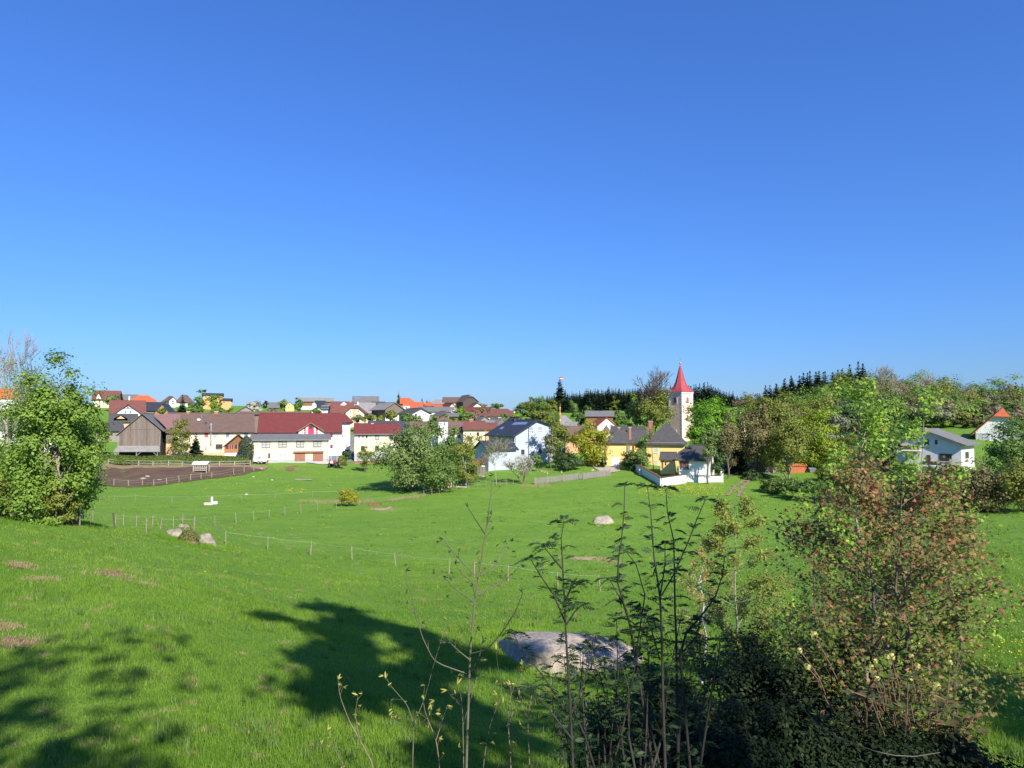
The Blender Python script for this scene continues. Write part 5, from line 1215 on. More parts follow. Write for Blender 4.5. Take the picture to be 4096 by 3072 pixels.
# ------------------------------------------------------------------ woods
rng = np.random.default_rng(77)
edge = [(2070, 1640), (2100, 1618), (2150, 1595), (2200, 1578), (2300, 1566), (2400, 1558), (2500, 1556), (2570, 1548), (2650, 1550), (2770, 1538), (2850, 1540), (2900, 1563), (2960, 1583), (3010, 1592), (3060, 1600)]
ex, ey = zip(*edge)
for i in range(190):
    row = i % 3; px = 2110 + 930 * ((i + rng.random() * .8) / 190); top = np.interp(px, ex, ey) + rng.normal() * 6 + row * 4
    spruce('dark spruce in the closed wood behind the church', px, top, 470 - row * 14 + rng.normal() * 3, kind=int(rng.integers(6)), fat=1.45, group='spruces of the wood behind the church')
for k, (px, tp, w_, Y_, lf) in enumerate(((2095, 1605, 60, 330, 'green'), (2130, 1590, 70, 325, 'olive'), (2165, 1580, 70, 320, 'green'), (2205, 1600, 60, 300, 'olive'), (2110, 1640, 60, 290, 'green'), (2155, 1640, 80, 270, 'olive'), (2205, 1650, 50, 260, 'green'), (2245, 1655, 50, 280, 'olive'),
                                          (2295, 1595, 40, 330, 'green'), (2345, 1625, 50, 300, 'green'), (2460, 1590, 40, 440, 'olive'), (2520, 1565, 60, 440, 'near'), (2470, 1645, 40, 260, 'green'), (2500, 1640, 50, 262, 'green'), (2320, 1660, 40, 250, 'dark'))):
    broad('grove_tree', ['birch at the left end of the grove', 'olive birch in the grove left of the maypole', 'tall green birch in the grove left of the maypole', 'olive birch close left of the maypole', 'low green tree under the grove', 'broad olive tree behind the blue house', 'green tree behind the right roof edge of the blue house', 'olive tree right behind the maypole', 'slim green birch in front of the spruce wood', 'green tree left of the brown barn', 'olive tree at the wood edge', 'fresh green beech at the wood edge', 'green tree right of the brown barn', 'bushy green tree left of the tall budding tree', 'dark yew like tree in the village centre'][k],
          px, tp, w_, Y_, cb=1672 if Y_ > 300 else 1705, leaf=lf, n=900 + 14 * w_, ls=.5, seed=300 + k, K=24, bark='birch' if k in (0, 1, 2, 3, 8) else 'bark')
for k in range(26):
    px = 3030 + 420 * k / 25 + rng.normal() * 5; top = np.interp(px, [3030, 3060, 3100, 3150, 3200, 3260, 3300, 3360, 3420, 3440], [1570, 1540, 1528, 1510, 1490, 1482, 1480, 1478, 1450, 1445]) + abs(rng.normal()) * 8
    spruce('dark spruce on the crest of the right hill', px, top, 300 + rng.normal() * 6 - 16 * (k % 2), kind=int(rng.integers(6)), fat=1.7, group='spruces on the right hill crest')
for k, (px, tp) in enumerate(((3935, 1545), (4045, 1535), (4070, 1530), (4095, 1535), (3960, 1560))): spruce('dark spruce at the right end of the hill', px, tp, 300 - 5 * k, kind=k, fat=1.6, group='spruces at the right end of the hill')
hl_edge = lambda px: np.interp(px, [3030, 3150, 3250, 3350, 3450, 3560, 3600, 3650, 3700, 3780, 3850, 3900, 3950, 4000, 4096], [1600, 1570, 1540, 1505, 1490, 1480, 1530, 1515, 1500, 1510, 1550, 1565, 1570, 1530, 1570])
lfs = ['green', 'olive', 'green', 'near', 'brown', 'olive', 'green', 'obrown', 'grey', 'near']
for k in range(126):
    row = k // 21; j = k % 21
    px = 3030 + 1350 * (j + (row % 2) * .5) / 21 + rng.normal() * 14
    Y_ = 296 - row * 21 + rng.normal() * 4
    top = hl_edge(px) - 24 + row * 25 + abs(rng.normal()) * 10
    w_ = 105 + rng.random() * 65
    gnd = at(px, Y_); cbz = 1690 - (gnd.z + 1.2) / Y_ * F
    li = int(rng.integers(10)); tn = {'green': 'mid green', 'olive': 'olive', 'grey': 'grey green', 'brown': 'brownish', 'obrown': 'olive brown', 'near': 'fresh green'}[lfs[li]]
    broad('hillside_tree', f'{tn} tree in the mixed wood on the right hill', px, top, w_, Y_, cb=cbz, leaf=lfs[li], n=1700, ls=.5, seed=400 + k, K=30, group=f'{tn} trees on the right hill', limbs=False)
for k, (px, tp, w_) in enumerate(((3540, 1462, 90), (3700, 1490, 90), (3740, 1488, 80), (3560, 1480, 70), (3880, 1540, 60), (3620, 1530, 60))):
    bare('bare_hill_tree', 'leafless grey tree on the right hill crest', px, tp, 285 - 3 * k, seed=480 + k, dep=4, bark='barkl', wfit=w_, rk=.008, clear=.4, group='leafless trees on the right hill crest')
for k, (px, tp, w_, Y_, lf) in enumerate(((3540, 1650, 70, 190, 'green'), (3610, 1680, 60, 186, 'green'), (3400, 1640, 70, 178, 'dark'), (3350, 1660, 80, 172, 'grey'), (3450, 1680, 60, 168, 'olive'), (3330, 1745, 70, 150, 'blossom'), (3390, 1760, 80, 140, 'olive'), (3480, 1790, 100, 128, 'green'), (3560, 1800, 80, 118, 'dark'), (3750, 1640, 60, 215, 'green'), (3830, 1660, 60, 212, 'green'), (3680, 1650, 50, 220, 'near'), (3790, 1690, 40, 190, 'hedge'), (3870, 1695, 40, 185, 'hedge'))):
    broad('slope_tree', ['green tree above the small orange roof', 'green bush right above the small orange roof', 'dark tree left above the small orange roof', 'grey budding tree right of the yellow green maple', 'olive tree in front of the small orange roof', 'white blossoming tree right of the yellow green maple', 'olive shrub below the white blossoming tree', 'green shrub mass behind the lime sapling', 'dark shrub at the left wall of the chalet', 'fresh birch at the foot of the right hill', 'green tree at the foot of the hill right of the fresh birch', 'light birch left at the foot of the right hill', 'low bush on the terraced bank', 'low bush on the terraced bank near the villa'][k],
          px, tp, w_, Y_, cb=1690 + 3000 / Y_ * 3, leaf=lf, n=1600, ls=.3 + .0008 * Y_, seed=500 + k, K=26)
# ------------------------------------------------------------------ foreground plants
def frame_mat(pos, tip, nrm, s=1.0, roll=0.0):
    t = Vector(tip).normalized(); n = Vector(nrm); n = (n - t * n.dot(t)).normalized(); b = t.cross(n)
    return Matrix.Translation(pos) @ Matrix(((b.x, t.x, n.x, 0), (b.y, t.y, n.y, 0), (b.z, t.z, n.z, 0), (0, 0, 0, 1))) @ Matrix.Diagonal((s, s, s, 1))
def rowan_leaf(seed):
    r = random.Random(seed); m = MB(); Ln = .15; k = 5
    dr_ = .05 + .06 * r.random(); pt = lambda t: Vector((0, Ln * t * (1 - .25 * t), .05 * t - dr_ * 1.6 * t * t))
    for i in range(5): m.bar(pt(i / 5), pt((i + 1) / 5), .0016, 3)
    for i in range(k + 1):
        t = .25 + .75 * i / k; b = pt(min(t, 1)); sz = .05 * (.7 + .5 * math.sin(math.pi * min(1, t * .95))) 
        for sd in ((-1, 1) if i < k else (0,)):
            d = Vector((sd, .7 if sd else 1, -.75 + .5 * r.random())).normalized(); n_ = Vector((0, -.3, 1)); sdv = d.cross(n_).normalized(); w_ = sz * .12
            q = [b, b + d * sz * .3 + sdv * w_, b + d * sz * .7 + sdv * w_ * .8, b + d * sz, b + d * sz * .7 - sdv * w_ * .8, b + d * sz * .3 - sdv * w_]
            m.poly(q)
    me = bpy.data.meshes.new('leaf'); me.from_pydata(m.v, [], m.f); me.update(); me.materials.append(L['rowan']); return me
ROW = [rowan_leaf(i) for i in range(5)]
def poly_stem(pts, Y, rng, jit=.0):
    """photo polyline at a depth -> world points"""
    return [np.array(P(x, y, Y + jit * i / max(1, len(pts) - 1))) for i, (x, y) in enumerate(pts)]
def stem_segs(w, r0, r1):
    n = len(w) - 1; return [(w[i], w[i + 1], r0 + (r1 - r0) * i / n, r0 + (r1 - r0) * (i + 1) / n) for i in range(n)]
def place_leaf(root, me, pos, tip, nrm, s, name='leaf'):
    o = link(name, me, None, root); o.matrix_local = frame_mat(pos, tip, nrm, s); return o
def rowan(label, stems, Y, seed, low=.35, step=.085, gap=.2):
    rng = np.random.default_rng(seed); b = stems[0][0]
    X0 = np.array(at(b[0], Y)); root = empty('rowan_sapling', X0, 0, label, 'sapling'); S = []; cnt = 0
    for k, pts in enumerate(stems):
        w = poly_stem(pts, Y + rng.normal() * .25, rng, rng.normal() * gap); w = [p - X0 for p in w]
        main = pts[0][1] > 3000
        if main: w = [np.array([w[0][0], w[0][1], -.1])] + w
        S += stem_segs(w, .015 if main else .008, .003)
        seglen = [np.linalg.norm(b_ - a_) for a_, b_ in zip(w[:-1], w[1:])]; tot = sum(seglen)
        # nodes with leaves
        s_ = tot * (low if main else .25)
        while s_ < tot * .97:
            acc = 0
            for a_, b_, l_ in zip(w[:-1], w[1:], seglen):
                if acc + l_ >= s_: break
                acc += l_
            p = a_ + (b_ - a_) * ((s_ - acc) / max(l_, 1e-6)); ax = unit(b_ - a_)
            for j in range(int(rng.integers(1, 4))):
                a = rng.random() * 6.283; out = unit(np.array([math.cos(a), math.sin(a), .1 + .5 * rng.random()]) + ax * .3)
                if cnt < 290: place_leaf(root, ROW[int(rng.integers(5))], p, out, np.array([0, 0, 1]) + rng.normal(size=3) * .35, .6 + .45 * rng.random()); cnt += 1
            s_ += step * (.7 + .7 * rng.random())
        for j in range(6):
            a = 6.283 * j / 6 + rng.random() * .5; out = np.array([math.cos(a), math.sin(a), .15 + .7 * rng.random()])
            if cnt < 300: place_leaf(root, ROW[int(rng.integers(5))], w[-1], out, np.array([0, 0, 1]) + rng.normal(size=3) * .3, .6 + .4 * rng.random()); cnt += 1
    # side twigs lower down
    link('stem', seg_mesh(S, 6, 'stem'), W['barkd'], root)
    return root
rowan('dark rowan sapling with forked top in front of the big boulder', [
    [(2292, 3072), (2282, 2850), (2270, 2650), (2262, 2500), (2255, 2350), (2248, 2220), (2245, 2150), (2255, 2092)], [(2262, 2490), (2215, 2380), (2160, 2300), (2125, 2240)],
    [(2248, 2275), (2212, 2232), (2175, 2188)], [(2264, 2500), (2300, 2445), (2318, 2432)], [(2262, 2400), (2290, 2340), (2300, 2335)], [(2285, 2880), (2170, 2700), (2085, 2600), (2055, 2535)],
    [(2283, 2860), (2340, 2720), (2370, 2600), (2372, 2545)], [(2290, 2960), (2190, 2830), (2120, 2760)]], 5.6, 601, low=.42)
rowan('dark many-stemmed rowan sapling right of the boulder', [
    [(2612, 3072), (2562, 2750), (2520, 2500), (2491, 2400), (2470, 2330), (2474, 2230), (2486, 2159), (2496, 2050), (2499, 1948)], [(2661, 3072), (2652, 2800), (2647, 2535), (2640, 2387), (2616, 2228), (2608, 2124), (2603, 2050), (2590, 1952)],
    [(2712, 3072), (2708, 2800), (2705, 2546), (2700, 2447), (2698, 2298), (2695, 2164), (2670, 2050), (2663, 1958)], [(2643, 2387), (2695, 2298), (2750, 2174), (2785, 2084), (2820, 2002)],
    [(2511, 2472), (2491, 2412), (2440, 2322)], [(2540, 2640), (2580, 2380), (2545, 2260), (2500, 2200)], [(2640, 2387), (2660, 2260), (2660, 2180)], [(2640, 2640), (2600, 2500), (2560, 2440)]], 6.0, 602, low=.4)
rowan('dark rowan shoots leaning right over the shaded shrubs', [
    [(2760, 3072), (2720, 2620), (2745, 2530), (2800, 2470), (2860, 2390), (2890, 2300), (2898, 2228)], [(2640, 3072), (2600, 2900), (2560, 2700), (2520, 2620)], [(2800, 3072), (2840, 2800), (2870, 2650), (2880, 2560)], [(2500, 3072), (2470, 2900), (2420, 2780), (2400, 2700)],
    [(2600, 3072), (2540, 2960), (2460, 2880)], [(2720, 2620), (2790, 2540), (2800, 2480)]], 6.3, 603, low=.2, step=.08)

for k, (xa, xb, Y_) in enumerate(((2330, 2620, 5.9), (2560, 2860, 6.6), (2240, 2520, 6.5))):
    rq = np.random.default_rng(640 + k); st = []
    for i in range(8):
        x0 = xa + (xb - xa) * (i + rq.random()) / 8; tp = 2420 + 330 * rq.random() + 60 * k; dx = rq.normal() * 60
        st.append([(x0, 3072), (x0 + dx * .3, 2950), (x0 + dx * .6 + rq.normal() * 12, (2950 + tp) / 2), (x0 + dx, tp)])
    rowan(['dark leafy rowan shoots between the boulder and the many-stemmed rowan', 'dense dark rowan shoots in front of the shaded shrubs', 'low dark rowan shoots below the big boulder'][k], st, Y_, 650 + k, low=.25, step=.075)
# leafless sapling and low budding twigs
BUDT = np.array([(0, 0, 0), (.11, .35, .03), (.09, .7, .02), (0, 1, 0), (-.09, .7, .02), (-.11, .35, .03)])
def bud_mesh(seed, mat):
    rng = np.random.default_rng(seed); n = 4
    a = np.arange(n) * 1.571 + rng.random(n); T = np.stack([np.cos(a) * .35, np.sin(a) * .35, np.ones(n)], -1); N = np.stack([-np.cos(a), -np.sin(a), np.full(n, .5)], -1)
    me = leaf_mesh(np.zeros((n, 3)), N, .055 * (.6 + .6 * rng.random(n)), rng, BUDT, T, 'bud'); me.materials.append(L[mat]); return me
BUD = [bud_mesh(i, 'bud') for i in range(4)]; BUDD = [bud_mesh(i + 9, 'rowan') for i in range(3)]
def twiggy(name, label, stems, Y, seed, r0, bark, buds, twigs=3, cat='sapling', bs=1.0, jit=.3):
    rng = np.random.default_rng(seed); X0 = np.array(at(stems[0][0][0], Y)); root = empty(name, X0, 0, label, cat); S = []
    for k, pts in enumerate(stems):
        w = [p - X0 for p in poly_stem(pts, Y + (0 if k == 0 else rng.normal() * .03), rng, 0 if k == 0 else rng.normal() * jit)]
        main = pts[0][1] >= 3060
        if main: w = [np.array([w[0][0], w[0][1], -.1])] + w
        # smooth the stem
        n = 4 * (len(w) - 1); tt = np.linspace(0, len(w) - 1, n + 1); ws = np.array([np.interp(tt, np.arange(len(w)), [p[c] for p in w]) for c in range(3)]).T
        ws[1:-1] = .25 * ws[:-2] + .5 * ws[1:-1] + .25 * ws[2:]
        S += stem_segs(list(ws), r0 if k == 0 else r0 * .45, r0 * .18)
        for j in range(len(ws) // 3, len(ws) - 1):
            if rng.random() < .45:
                ax = unit(ws[j + 1] - ws[j]); a = unit(np.cross(ax, rng.normal(size=3))); e = ws[j] + (ax * .7 + a * .7) * (.05 + .10 * rng.random()) * twigs / 3
                S.append((ws[j], e, r0 * .2, r0 * .1)); place_leaf(root, buds[int(rng.integers(len(buds)))], e, ax + a * .6, rng.normal(size=3), bs * (.5 + .6 * rng.random()), 'bud')
        place_leaf(root, buds[0], ws[-1], ws[-1] - ws[-2], rng.normal(size=3), bs, 'bud')
    link('stem', seg_mesh(S, 6, 'stem'), W[bark], root); return root
twiggy('bare_sapling', 'tall almost leafless sapling with upswept branches in the foreground', [
    [(1865, 3072), (1876, 2748), (1881, 2606), (1890, 2500), (1900, 2394), (1918, 2289), (1939, 2147), (1957, 2027), (1968, 1942), (1975, 1900)],
    [(1915, 2317), (1858, 2260), (1809, 2204), (1772, 2154)], [(1922, 2303), (1971, 2267), (2006, 2225), (2026, 2161)], [(1939, 2135), (1908, 2087), (1872, 2031)], [(1908, 2345), (1851, 2296), (1819, 2257)],
    [(1911, 2380), (1978, 2345), (2049, 2296), (2084, 2257)], [(1892, 2405), (1823, 2359), (1773, 2303)], [(1886, 2614), (1950, 2599), (2014, 2522), (2063, 2444), (2091, 2373)],
    [(1876, 2698), (1738, 2649), (1689, 2550), (1653, 2423), (1621, 2282)], [(1945, 2110), (1955, 2080), (1966, 2060)], [(1880, 2640), (1830, 2600), (1790, 2560)], [(1880, 2700), (1920, 2620), (1930, 2560)]], 6.4, 611, .014, 'barkg', BUDD, bs=.9)
TW = [[[(1500, 3072), (1440, 2960), (1395, 2880), (1358, 2780), (1352, 2716)], [(1440, 2960), (1420, 2860), (1432, 2780)]], [[(1650, 3072), (1655, 2900), (1630, 2820), (1560, 2740), (1540, 2700)], [(1655, 2900), (1700, 2790), (1740, 2640), (1790, 2480)], [(1655, 2920), (1720, 2860), (1740, 2800)], [(1652, 2980), (1600, 2900), (1555, 2860)]],
      [[(1760, 3072), (1745, 2960), (1700, 2850), (1690, 2780)], [(1745, 2960), (1770, 2880), (1790, 2820)]], [[(1855, 3072), (1850, 2830), (1840, 2760), (1832, 2700)], [(1850, 2830), (1800, 2780), (1790, 2760)], [(1852, 2900), (1900, 2740), (1925, 2640)]], [[(2045, 3072), (2030, 2860), (2045, 2780), (2042, 2740)], [(2030, 2860), (2010, 2760), (1990, 2660), (1985, 2600)], [(2035, 2900), (2080, 2760), (2090, 2660)]],
      [[(1930, 3072), (1960, 2900), (1990, 2820), (2000, 2790)]], [[(2120, 3072), (2110, 2880), (2130, 2760), (2150, 2690)], [(2110, 2880), (2080, 2800), (2075, 2760)]], [[(1380, 3072), (1340, 3000), (1310, 2920)]]]
for k, st in enumerate(TW):
    twiggy('budding_twigs', ['far left budding twigs at the bottom edge', 'forked grey twigs with yellow green buds left of the tall sapling', 'short budding twig between the forked twigs and the sapling', 'budding twigs at the foot of the tall sapling', 'budding twigs right of the tall sapling', 'single leaning twig just right of the sapling stem', 'budding twigs left of the rowan in the foreground', 'smallest budding twig at the bottom left'][k], st, 6.8 + .15 * (k % 3), 620 + k, .008, 'barkg' if k % 2 else 'twig', BUD, bs=1.15, cat='twigs')

# young birch and amber bush
def feather(name, label, px, base, top, wpx, Y, leaf, bark, seed, n, ls, cat='tree', nb=26, up=.55, individual=0, tpl=OVAL, leafname='leaf', lowest=.12, meshes=None, rk=.012, bow=.0, trunks=1, shape=1.0, dr=.0):
    """young tree with ascending fine branches and many small leaves along the twigs"""
    rng = np.random.default_rng(seed)
    B = np.array(at(px, Y)); 
    Ht = zat(top, Y) - B[2]; rx = wpx * Y / F / 2
    root = empty(name, B, 0, label, cat); S = []; LP, LD = [], []
    r0 = Ht * rk
    for tr in range(trunks):
        a = 6.283 * tr / trunks + .4; o = np.array([math.cos(a), math.sin(a), 0]) * (rx * .12 if trunks > 1 else 0)
        tp_ = np.array([o[0] * 2.5 + rng.normal() * rx * .08, o[1] * 2.5, Ht * (1 if tr == 0 else .85 + .1 * rng.random())])
        tk = curve(np.array([o[0], o[1], -.2]), tp_, 0, r0, r0 * .15, rng, 8, .012); S += tk
        for i in range(nb):
            t = lowest + (1 - lowest) * (i + rng.random()) / nb; j = min(7, int(t * 8)); p = tk[j][0] + (tk[j][1] - tk[j][0]) * (t * 8 - j)
            a = rng.random() * 6.283; rad = rx * (1.08 * math.sin(math.pi * min(1, (.12 + .88 * (1 - t))) ** shape * .62 + .12)) * (.7 + .45 * rng.random())
            q = p + np.array([math.cos(a) * rad, math.sin(a) * rad, up * rad * (1 - .5 * t)])
            br = curve(p, q, bow, r0 * .35 * (1 - t * .6), r0 * .06, rng, 4, .03); S += br
            for s0 in br[1:]:
                for m_ in range(3):
                    d = unit(q - p + rng.normal(size=3) * rad * .55 - np.array([0, 0, dr * rad])); l_ = rad * (.16 + .22 * rng.random()); e = s0[1] + d * l_
                    S.append((s0[1], e, r0 * .08, r0 * .04)); LP.append((s0[1], e))
            LP.append((br[-1][0], q))
        LP.append((tk[-1][0], tp_))
    LP = np.array(LP); ci = rng.integers(0, len(LP), n); t = rng.random(n) ** .6
    C = LP[ci, 0] + (LP[ci, 1] - LP[ci, 0]) * t[:, None] + rng.normal(size=(n, 3)) * ls * 1.1
    T = unit(LP[ci, 1] - LP[ci, 0]) + rng.normal(size=(n, 3)) * .6 - np.array([0, 0, .3]); N = rng.normal(size=(n, 3)) * .55 + np.array([0, -.25, .8]); sz = ls * (.6 + .7 * rng.random(n))
    link('stem', seg_mesh(S, 5, 'stem'), W[bark], root)
    return root, C, N, T, sz, rng
def finish(root, C, N, T, sz, rng, tpl, leafs, split, nind=0, name='leaf'):
    """first nind leaves are single objects that share mesh data, the rest one mass"""
    ms = []
    for lf in leafs:
        me = leaf_mesh(np.zeros((1, 3)), np.array([[0, 0, 1.]]), 1.0, rng, tpl, np.array([[0, 1., 0]]), name); me.materials.append(L[lf]); ms.append(me)
    n = len(C); nm = split(C, rng)
    order = np.argsort(C[:, 1] + rng.random(n) * .8) if nind else np.arange(n)
    for i in order[:nind]: place_leaf(root, ms[nm[i]], C[i], T[i], N[i], float(sz[i]), name)
    rest = order[nind:]
    for k, lf in enumerate(leafs):
        sel = rest[nm[rest] == k]
        if len(sel): tag(link('foliage', leaf_mesh(C[sel], N[sel], sz[sel], rng, tpl, T[sel]), L[lf], root), kind='stuff')
a_ = feather('young_birch', 'airy young birch with small yellow green leaves in the shaded hedge', 2925, 2900, 2010, 330, 12.5, 'birchl', 'barkl', 701, 13000, .042, nb=46, up=.75, rk=.008, lowest=.2)
finish(*a_, OVAL, ['birchl', 'mgreen'], lambda C, r: (r.random(len(C)) < .3).astype(int), 260)
a_ = feather('amber_shrub', 'amber tinted small tree with white trunk left behind the young birch', 2800, 2600, 2175, 150, 17.5, 'amber', 'birch', 702, 3200, .05, nb=22, up=.6, lowest=.35)
finish(*a_, OVAL, ['amber', 'birchl'], lambda C, r: (r.random(len(C)) < .35).astype(int), 120)
a_ = feather('red_maple', 'large bushy young maple with reddish brown leaves at the right', 3520, 2700, 1895, 670, 9.0, 'red', 'bark', 703, 16000, .064, nb=42, up=.95, lowest=.16, trunks=3, rk=.011, shape=.8)
finish(*a_, MAPLE, ['red', 'mgreen'], lambda C, r: (r.random(len(C)) > np.clip((C[:, 2] - 1.6) / 4.2, .08, .55)).astype(int), 300)
a_ = feather('lime_sapling', 'tall lime green sapling standing behind the reddish maple', 3455, 2500, 1545, 300, 14.5, 'sap', 'barkl', 704, 3800, .095, nb=22, up=1.1, lowest=.25, rk=.007)
finish(*a_, MAPLE, ['sap', 'near'], lambda C, r: (r.random(len(C)) < .3).astype(int), 300)
a_ = feather('lime_sapling', 'thinner lime green sapling arching to the right of the tall one', 3690, 2500, 1600, 230, 14.2, 'sap', 'barkl', 705, 1700, .095, nb=15, up=1.3, lowest=.3, rk=.006)
finish(*a_, MAPLE, ['sap', 'near'], lambda C, r: (r.random(len(C)) < .25).astype(int), 200)
a_ = feather('lime_sapling', 'low lime green sapling between the reddish maple and the right thicket', 3780, 2500, 1880, 300, 13.5, 'sap', 'bark', 706, 1800, .09, nb=18, up=.9, lowest=.3, rk=.007)
finish(*a_, MAPLE, ['sap', 'mgreen'], lambda C, r: (r.random(len(C)) < .3).astype(int), 200)
a_ = feather('lime_sapling', 'light green sapling left behind the reddish maple', 3240, 2500, 2010, 220, 13.8, 'sap', 'bark', 707, 1600, .085, nb=16, up=.9, lowest=.3, rk=.007)
finish(*a_, MAPLE, ['sap', 'mgreen'], lambda C, r: (r.random(len(C)) < .4).astype(int), 150)

# rhododendron with pale yellow blooms
rng = np.random.default_rng(720); Yr = 7.6; B = np.array(at(3590, Yr)); root = empty('rhododendron', B, 0, 'rhododendron with a few pale yellow blooms below the reddish maple', 'shrub')
LONG = np.array([(0, 0, 0), (.15, .25, -.01), (.17, .6, -.03), (0, 1, -.12), (-.17, .6, -.03), (-.15, .25, -.01)])
S = []; C = []; N = []; T = []; tipz = []
for i in range(120):
    px = 3260 + 700 * rng.random(); py = 2690 + 330 * rng.random() + 130 * abs(px - 3590) / 350; tip = np.array(P(px, py, Yr + rng.normal() * .45)) - B; tipz.append(tip)
    S += curve(np.array([tip[0] * .3, tip[1] * .3, -.1]), tip, .08, .012, .004, rng, 4, .03)
    for k in range(int(rng.integers(7, 12))):
        a = rng.random() * 6.283; C.append(tip); T.append((math.cos(a), math.sin(a), .1 + .5 * rng.random())); N.append((-math.cos(a) * .4, -math.sin(a) * .4, 1))
C, N, T = map(np.array, (C, N, T)); sz = .11 * (.7 + .6 * rng.random(len(C)))
link('stem', seg_mesh(S, 5, 'stem'), W['twigr'], root)
finish(root, C, N, T, sz, rng, LONG, ['rhodo', 'dark', 'red'], lambda C, r: r.choice(3, len(C), p=[.62, .26, .12]), 300)
def bloom_mesh(seed):
    rng = np.random.default_rng(seed); n = 26; d = unit(rng.normal(size=(n, 3)) + np.array([0, 0, .4]))
    me = leaf_mesh(d * .028, d + rng.normal(size=(n, 3)) * .3, .04 * (.7 + .5 * rng.random(n)), rng, OVAL, None, 'bloom'); me.materials.append(L['bloom']); return me
BL = [bloom_mesh(i) for i in range(3)]
for k, (px, py) in enumerate(((3257, 2540), (3548, 2628), (3566, 2626), (3646, 2626), (3669, 2664), (3500, 2644), (3486, 2668), (3640, 2712), (3508, 2714), (3618, 2842), (3322, 2888), (3800, 2650), (3748, 2745), (3230, 2668), (3198, 2602), (3400, 2790))):
    p = np.array(P(px, py, Yr - .35)) - B; o = link('bloom', BL[k % 3], None, root); o.location = p; s_ = .7 + .5 * rng.random(); o.scale = (s_,) * 3
    S = curve(np.array([p[0] * .8, p[1], p[2] - .45]), p, .05, .006, .004, rng, 3, .03); link('flower_stalk', seg_mesh(S, 4, 'stalk'), W['twigr'], root)
# shaded shrubs filling the lower right
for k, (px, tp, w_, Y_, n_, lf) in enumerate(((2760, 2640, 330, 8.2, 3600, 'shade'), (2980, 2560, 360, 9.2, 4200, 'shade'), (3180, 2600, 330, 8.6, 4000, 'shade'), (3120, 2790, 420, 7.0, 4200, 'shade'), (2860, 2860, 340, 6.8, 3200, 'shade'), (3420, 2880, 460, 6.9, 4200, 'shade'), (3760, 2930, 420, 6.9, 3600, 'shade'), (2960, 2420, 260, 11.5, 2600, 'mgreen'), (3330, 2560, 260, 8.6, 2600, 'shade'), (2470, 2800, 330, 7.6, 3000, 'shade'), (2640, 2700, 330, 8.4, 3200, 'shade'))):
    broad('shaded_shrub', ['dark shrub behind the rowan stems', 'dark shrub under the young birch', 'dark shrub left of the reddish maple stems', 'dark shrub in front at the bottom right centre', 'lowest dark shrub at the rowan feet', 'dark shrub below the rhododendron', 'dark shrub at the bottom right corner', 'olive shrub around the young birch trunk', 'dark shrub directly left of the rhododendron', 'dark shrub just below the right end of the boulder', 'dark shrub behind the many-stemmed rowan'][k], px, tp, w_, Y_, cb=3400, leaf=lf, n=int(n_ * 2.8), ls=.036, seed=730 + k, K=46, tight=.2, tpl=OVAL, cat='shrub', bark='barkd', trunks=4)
rng = np.random.default_rng(760); B = P(3150, 2690, 6.0); S = []
w = [np.array(P(x, y, 5.6)) for x, y in ((3200, 2820), (3270, 2900), (3340, 2945), (3420, 2975), (3500, 3005), (3580, 3022), (3660, 3026), (3760, 3010))]
B = np.array(at(3120, 7.4)); w = [B, np.array(P(3110, 2900, 7.2)), np.array(P(3150, 2850, 6.6))] + w
S = stem_segs([p - B for p in w], .007, .003); o = link('arching_branch', seg_mesh(S, 6), W['barkg'], None, B); tag(o, 'thin pale branch arching over the dark shrubs at bottom right', 'branch')
# ------------------------------------------------------------------ boulders
def boulder(name, label, px, base, wpx, hpx, depth=.7, seed=1, mat='rock', peak=0.0, Y=None, sub=4, flat=1.0, cat='boulder', amp_=.8):
    rng = np.random.default_rng(seed); B = G(px, base) if Y is None else at(px, Y); sc = B.y / F
    bm = bmesh.new(); bmesh.ops.create_icosphere(bm, subdivisions=sub, radius=1.0)
    dirs = unit(rng.normal(size=(9, 3))); amp = rng.normal(size=9) * .10; co = np.array([v.co[:] for v in bm.verts])
    f = 1 + sum(a * np.cos(3.0 * co @ d + i) for i, (a, d) in enumerate(zip(amp, dirs))) * amp_
    cut = unit(rng.normal(size=(11, 3)) + np.array([0, -.3, .4]))
    co = co * f[:, None]
    for c in cut:
        over = np.maximum(0, co @ c - (.66 + .2 * rng.random())); co -= over[:, None] * c * .97
    rx, rz_ = wpx * sc / 2, hpx * sc
    co = co * np.array([rx, rx * depth, rz_])
    co[:, 2] += peak * (np.abs(co[:, 0]) < rx) * co[:, 0] * rz_ / rx
    co += (.02 * rx * np.sin(co[:, [1, 2, 0]] * 9 / max(rx, .1))) + rng.normal(size=co.shape) * .006 * rx
    for v, c in zip(bm.verts, co): v.co = c
    me = bpy.data.meshes.new(name); bm.to_mesh(me); bm.free(); me.polygons.foreach_set('use_smooth', np.ones(len(me.polygons), bool))
    me.update()
    o = link(name, me, W[mat], None, B + Vector((0, rx * depth * .7, -rz_ * .05))); return tag(o, label, cat)
bb = boulder('boulder', 'big flat pinkish granite boulder behind the rowan saplings', 2262, 2690, 490, 150, .75, 814, amp_=.3)
ga, gb_ = G(2010, 2545), G(2470, 2715); dv_ = gb_ - ga; ln_ = dv_.length
co_ = np.array([v.co[:] for v in bb.data.vertices]); mx_ = np.abs(co_).max(0); co_ = co_ / mx_ * np.array([ln_ * .52, ln_ * .36, 1.15])
u_ = co_[:, 0] / (ln_ * .52); co_[:, 0] = np.where(u_ > 0, np.abs(u_) ** .55, -np.abs(u_) ** .95) * ln_ * .52
co_[:, 2] *= .72 + .30 * (co_[:, 0] / (ln_ * .52)); co_[:, 1] *= .75 + .40 * (co_[:, 0] / (ln_ * .52))
bb.data.vertices.foreach_set('co', co_.astype(np.float32).ravel()); bb.data.update()
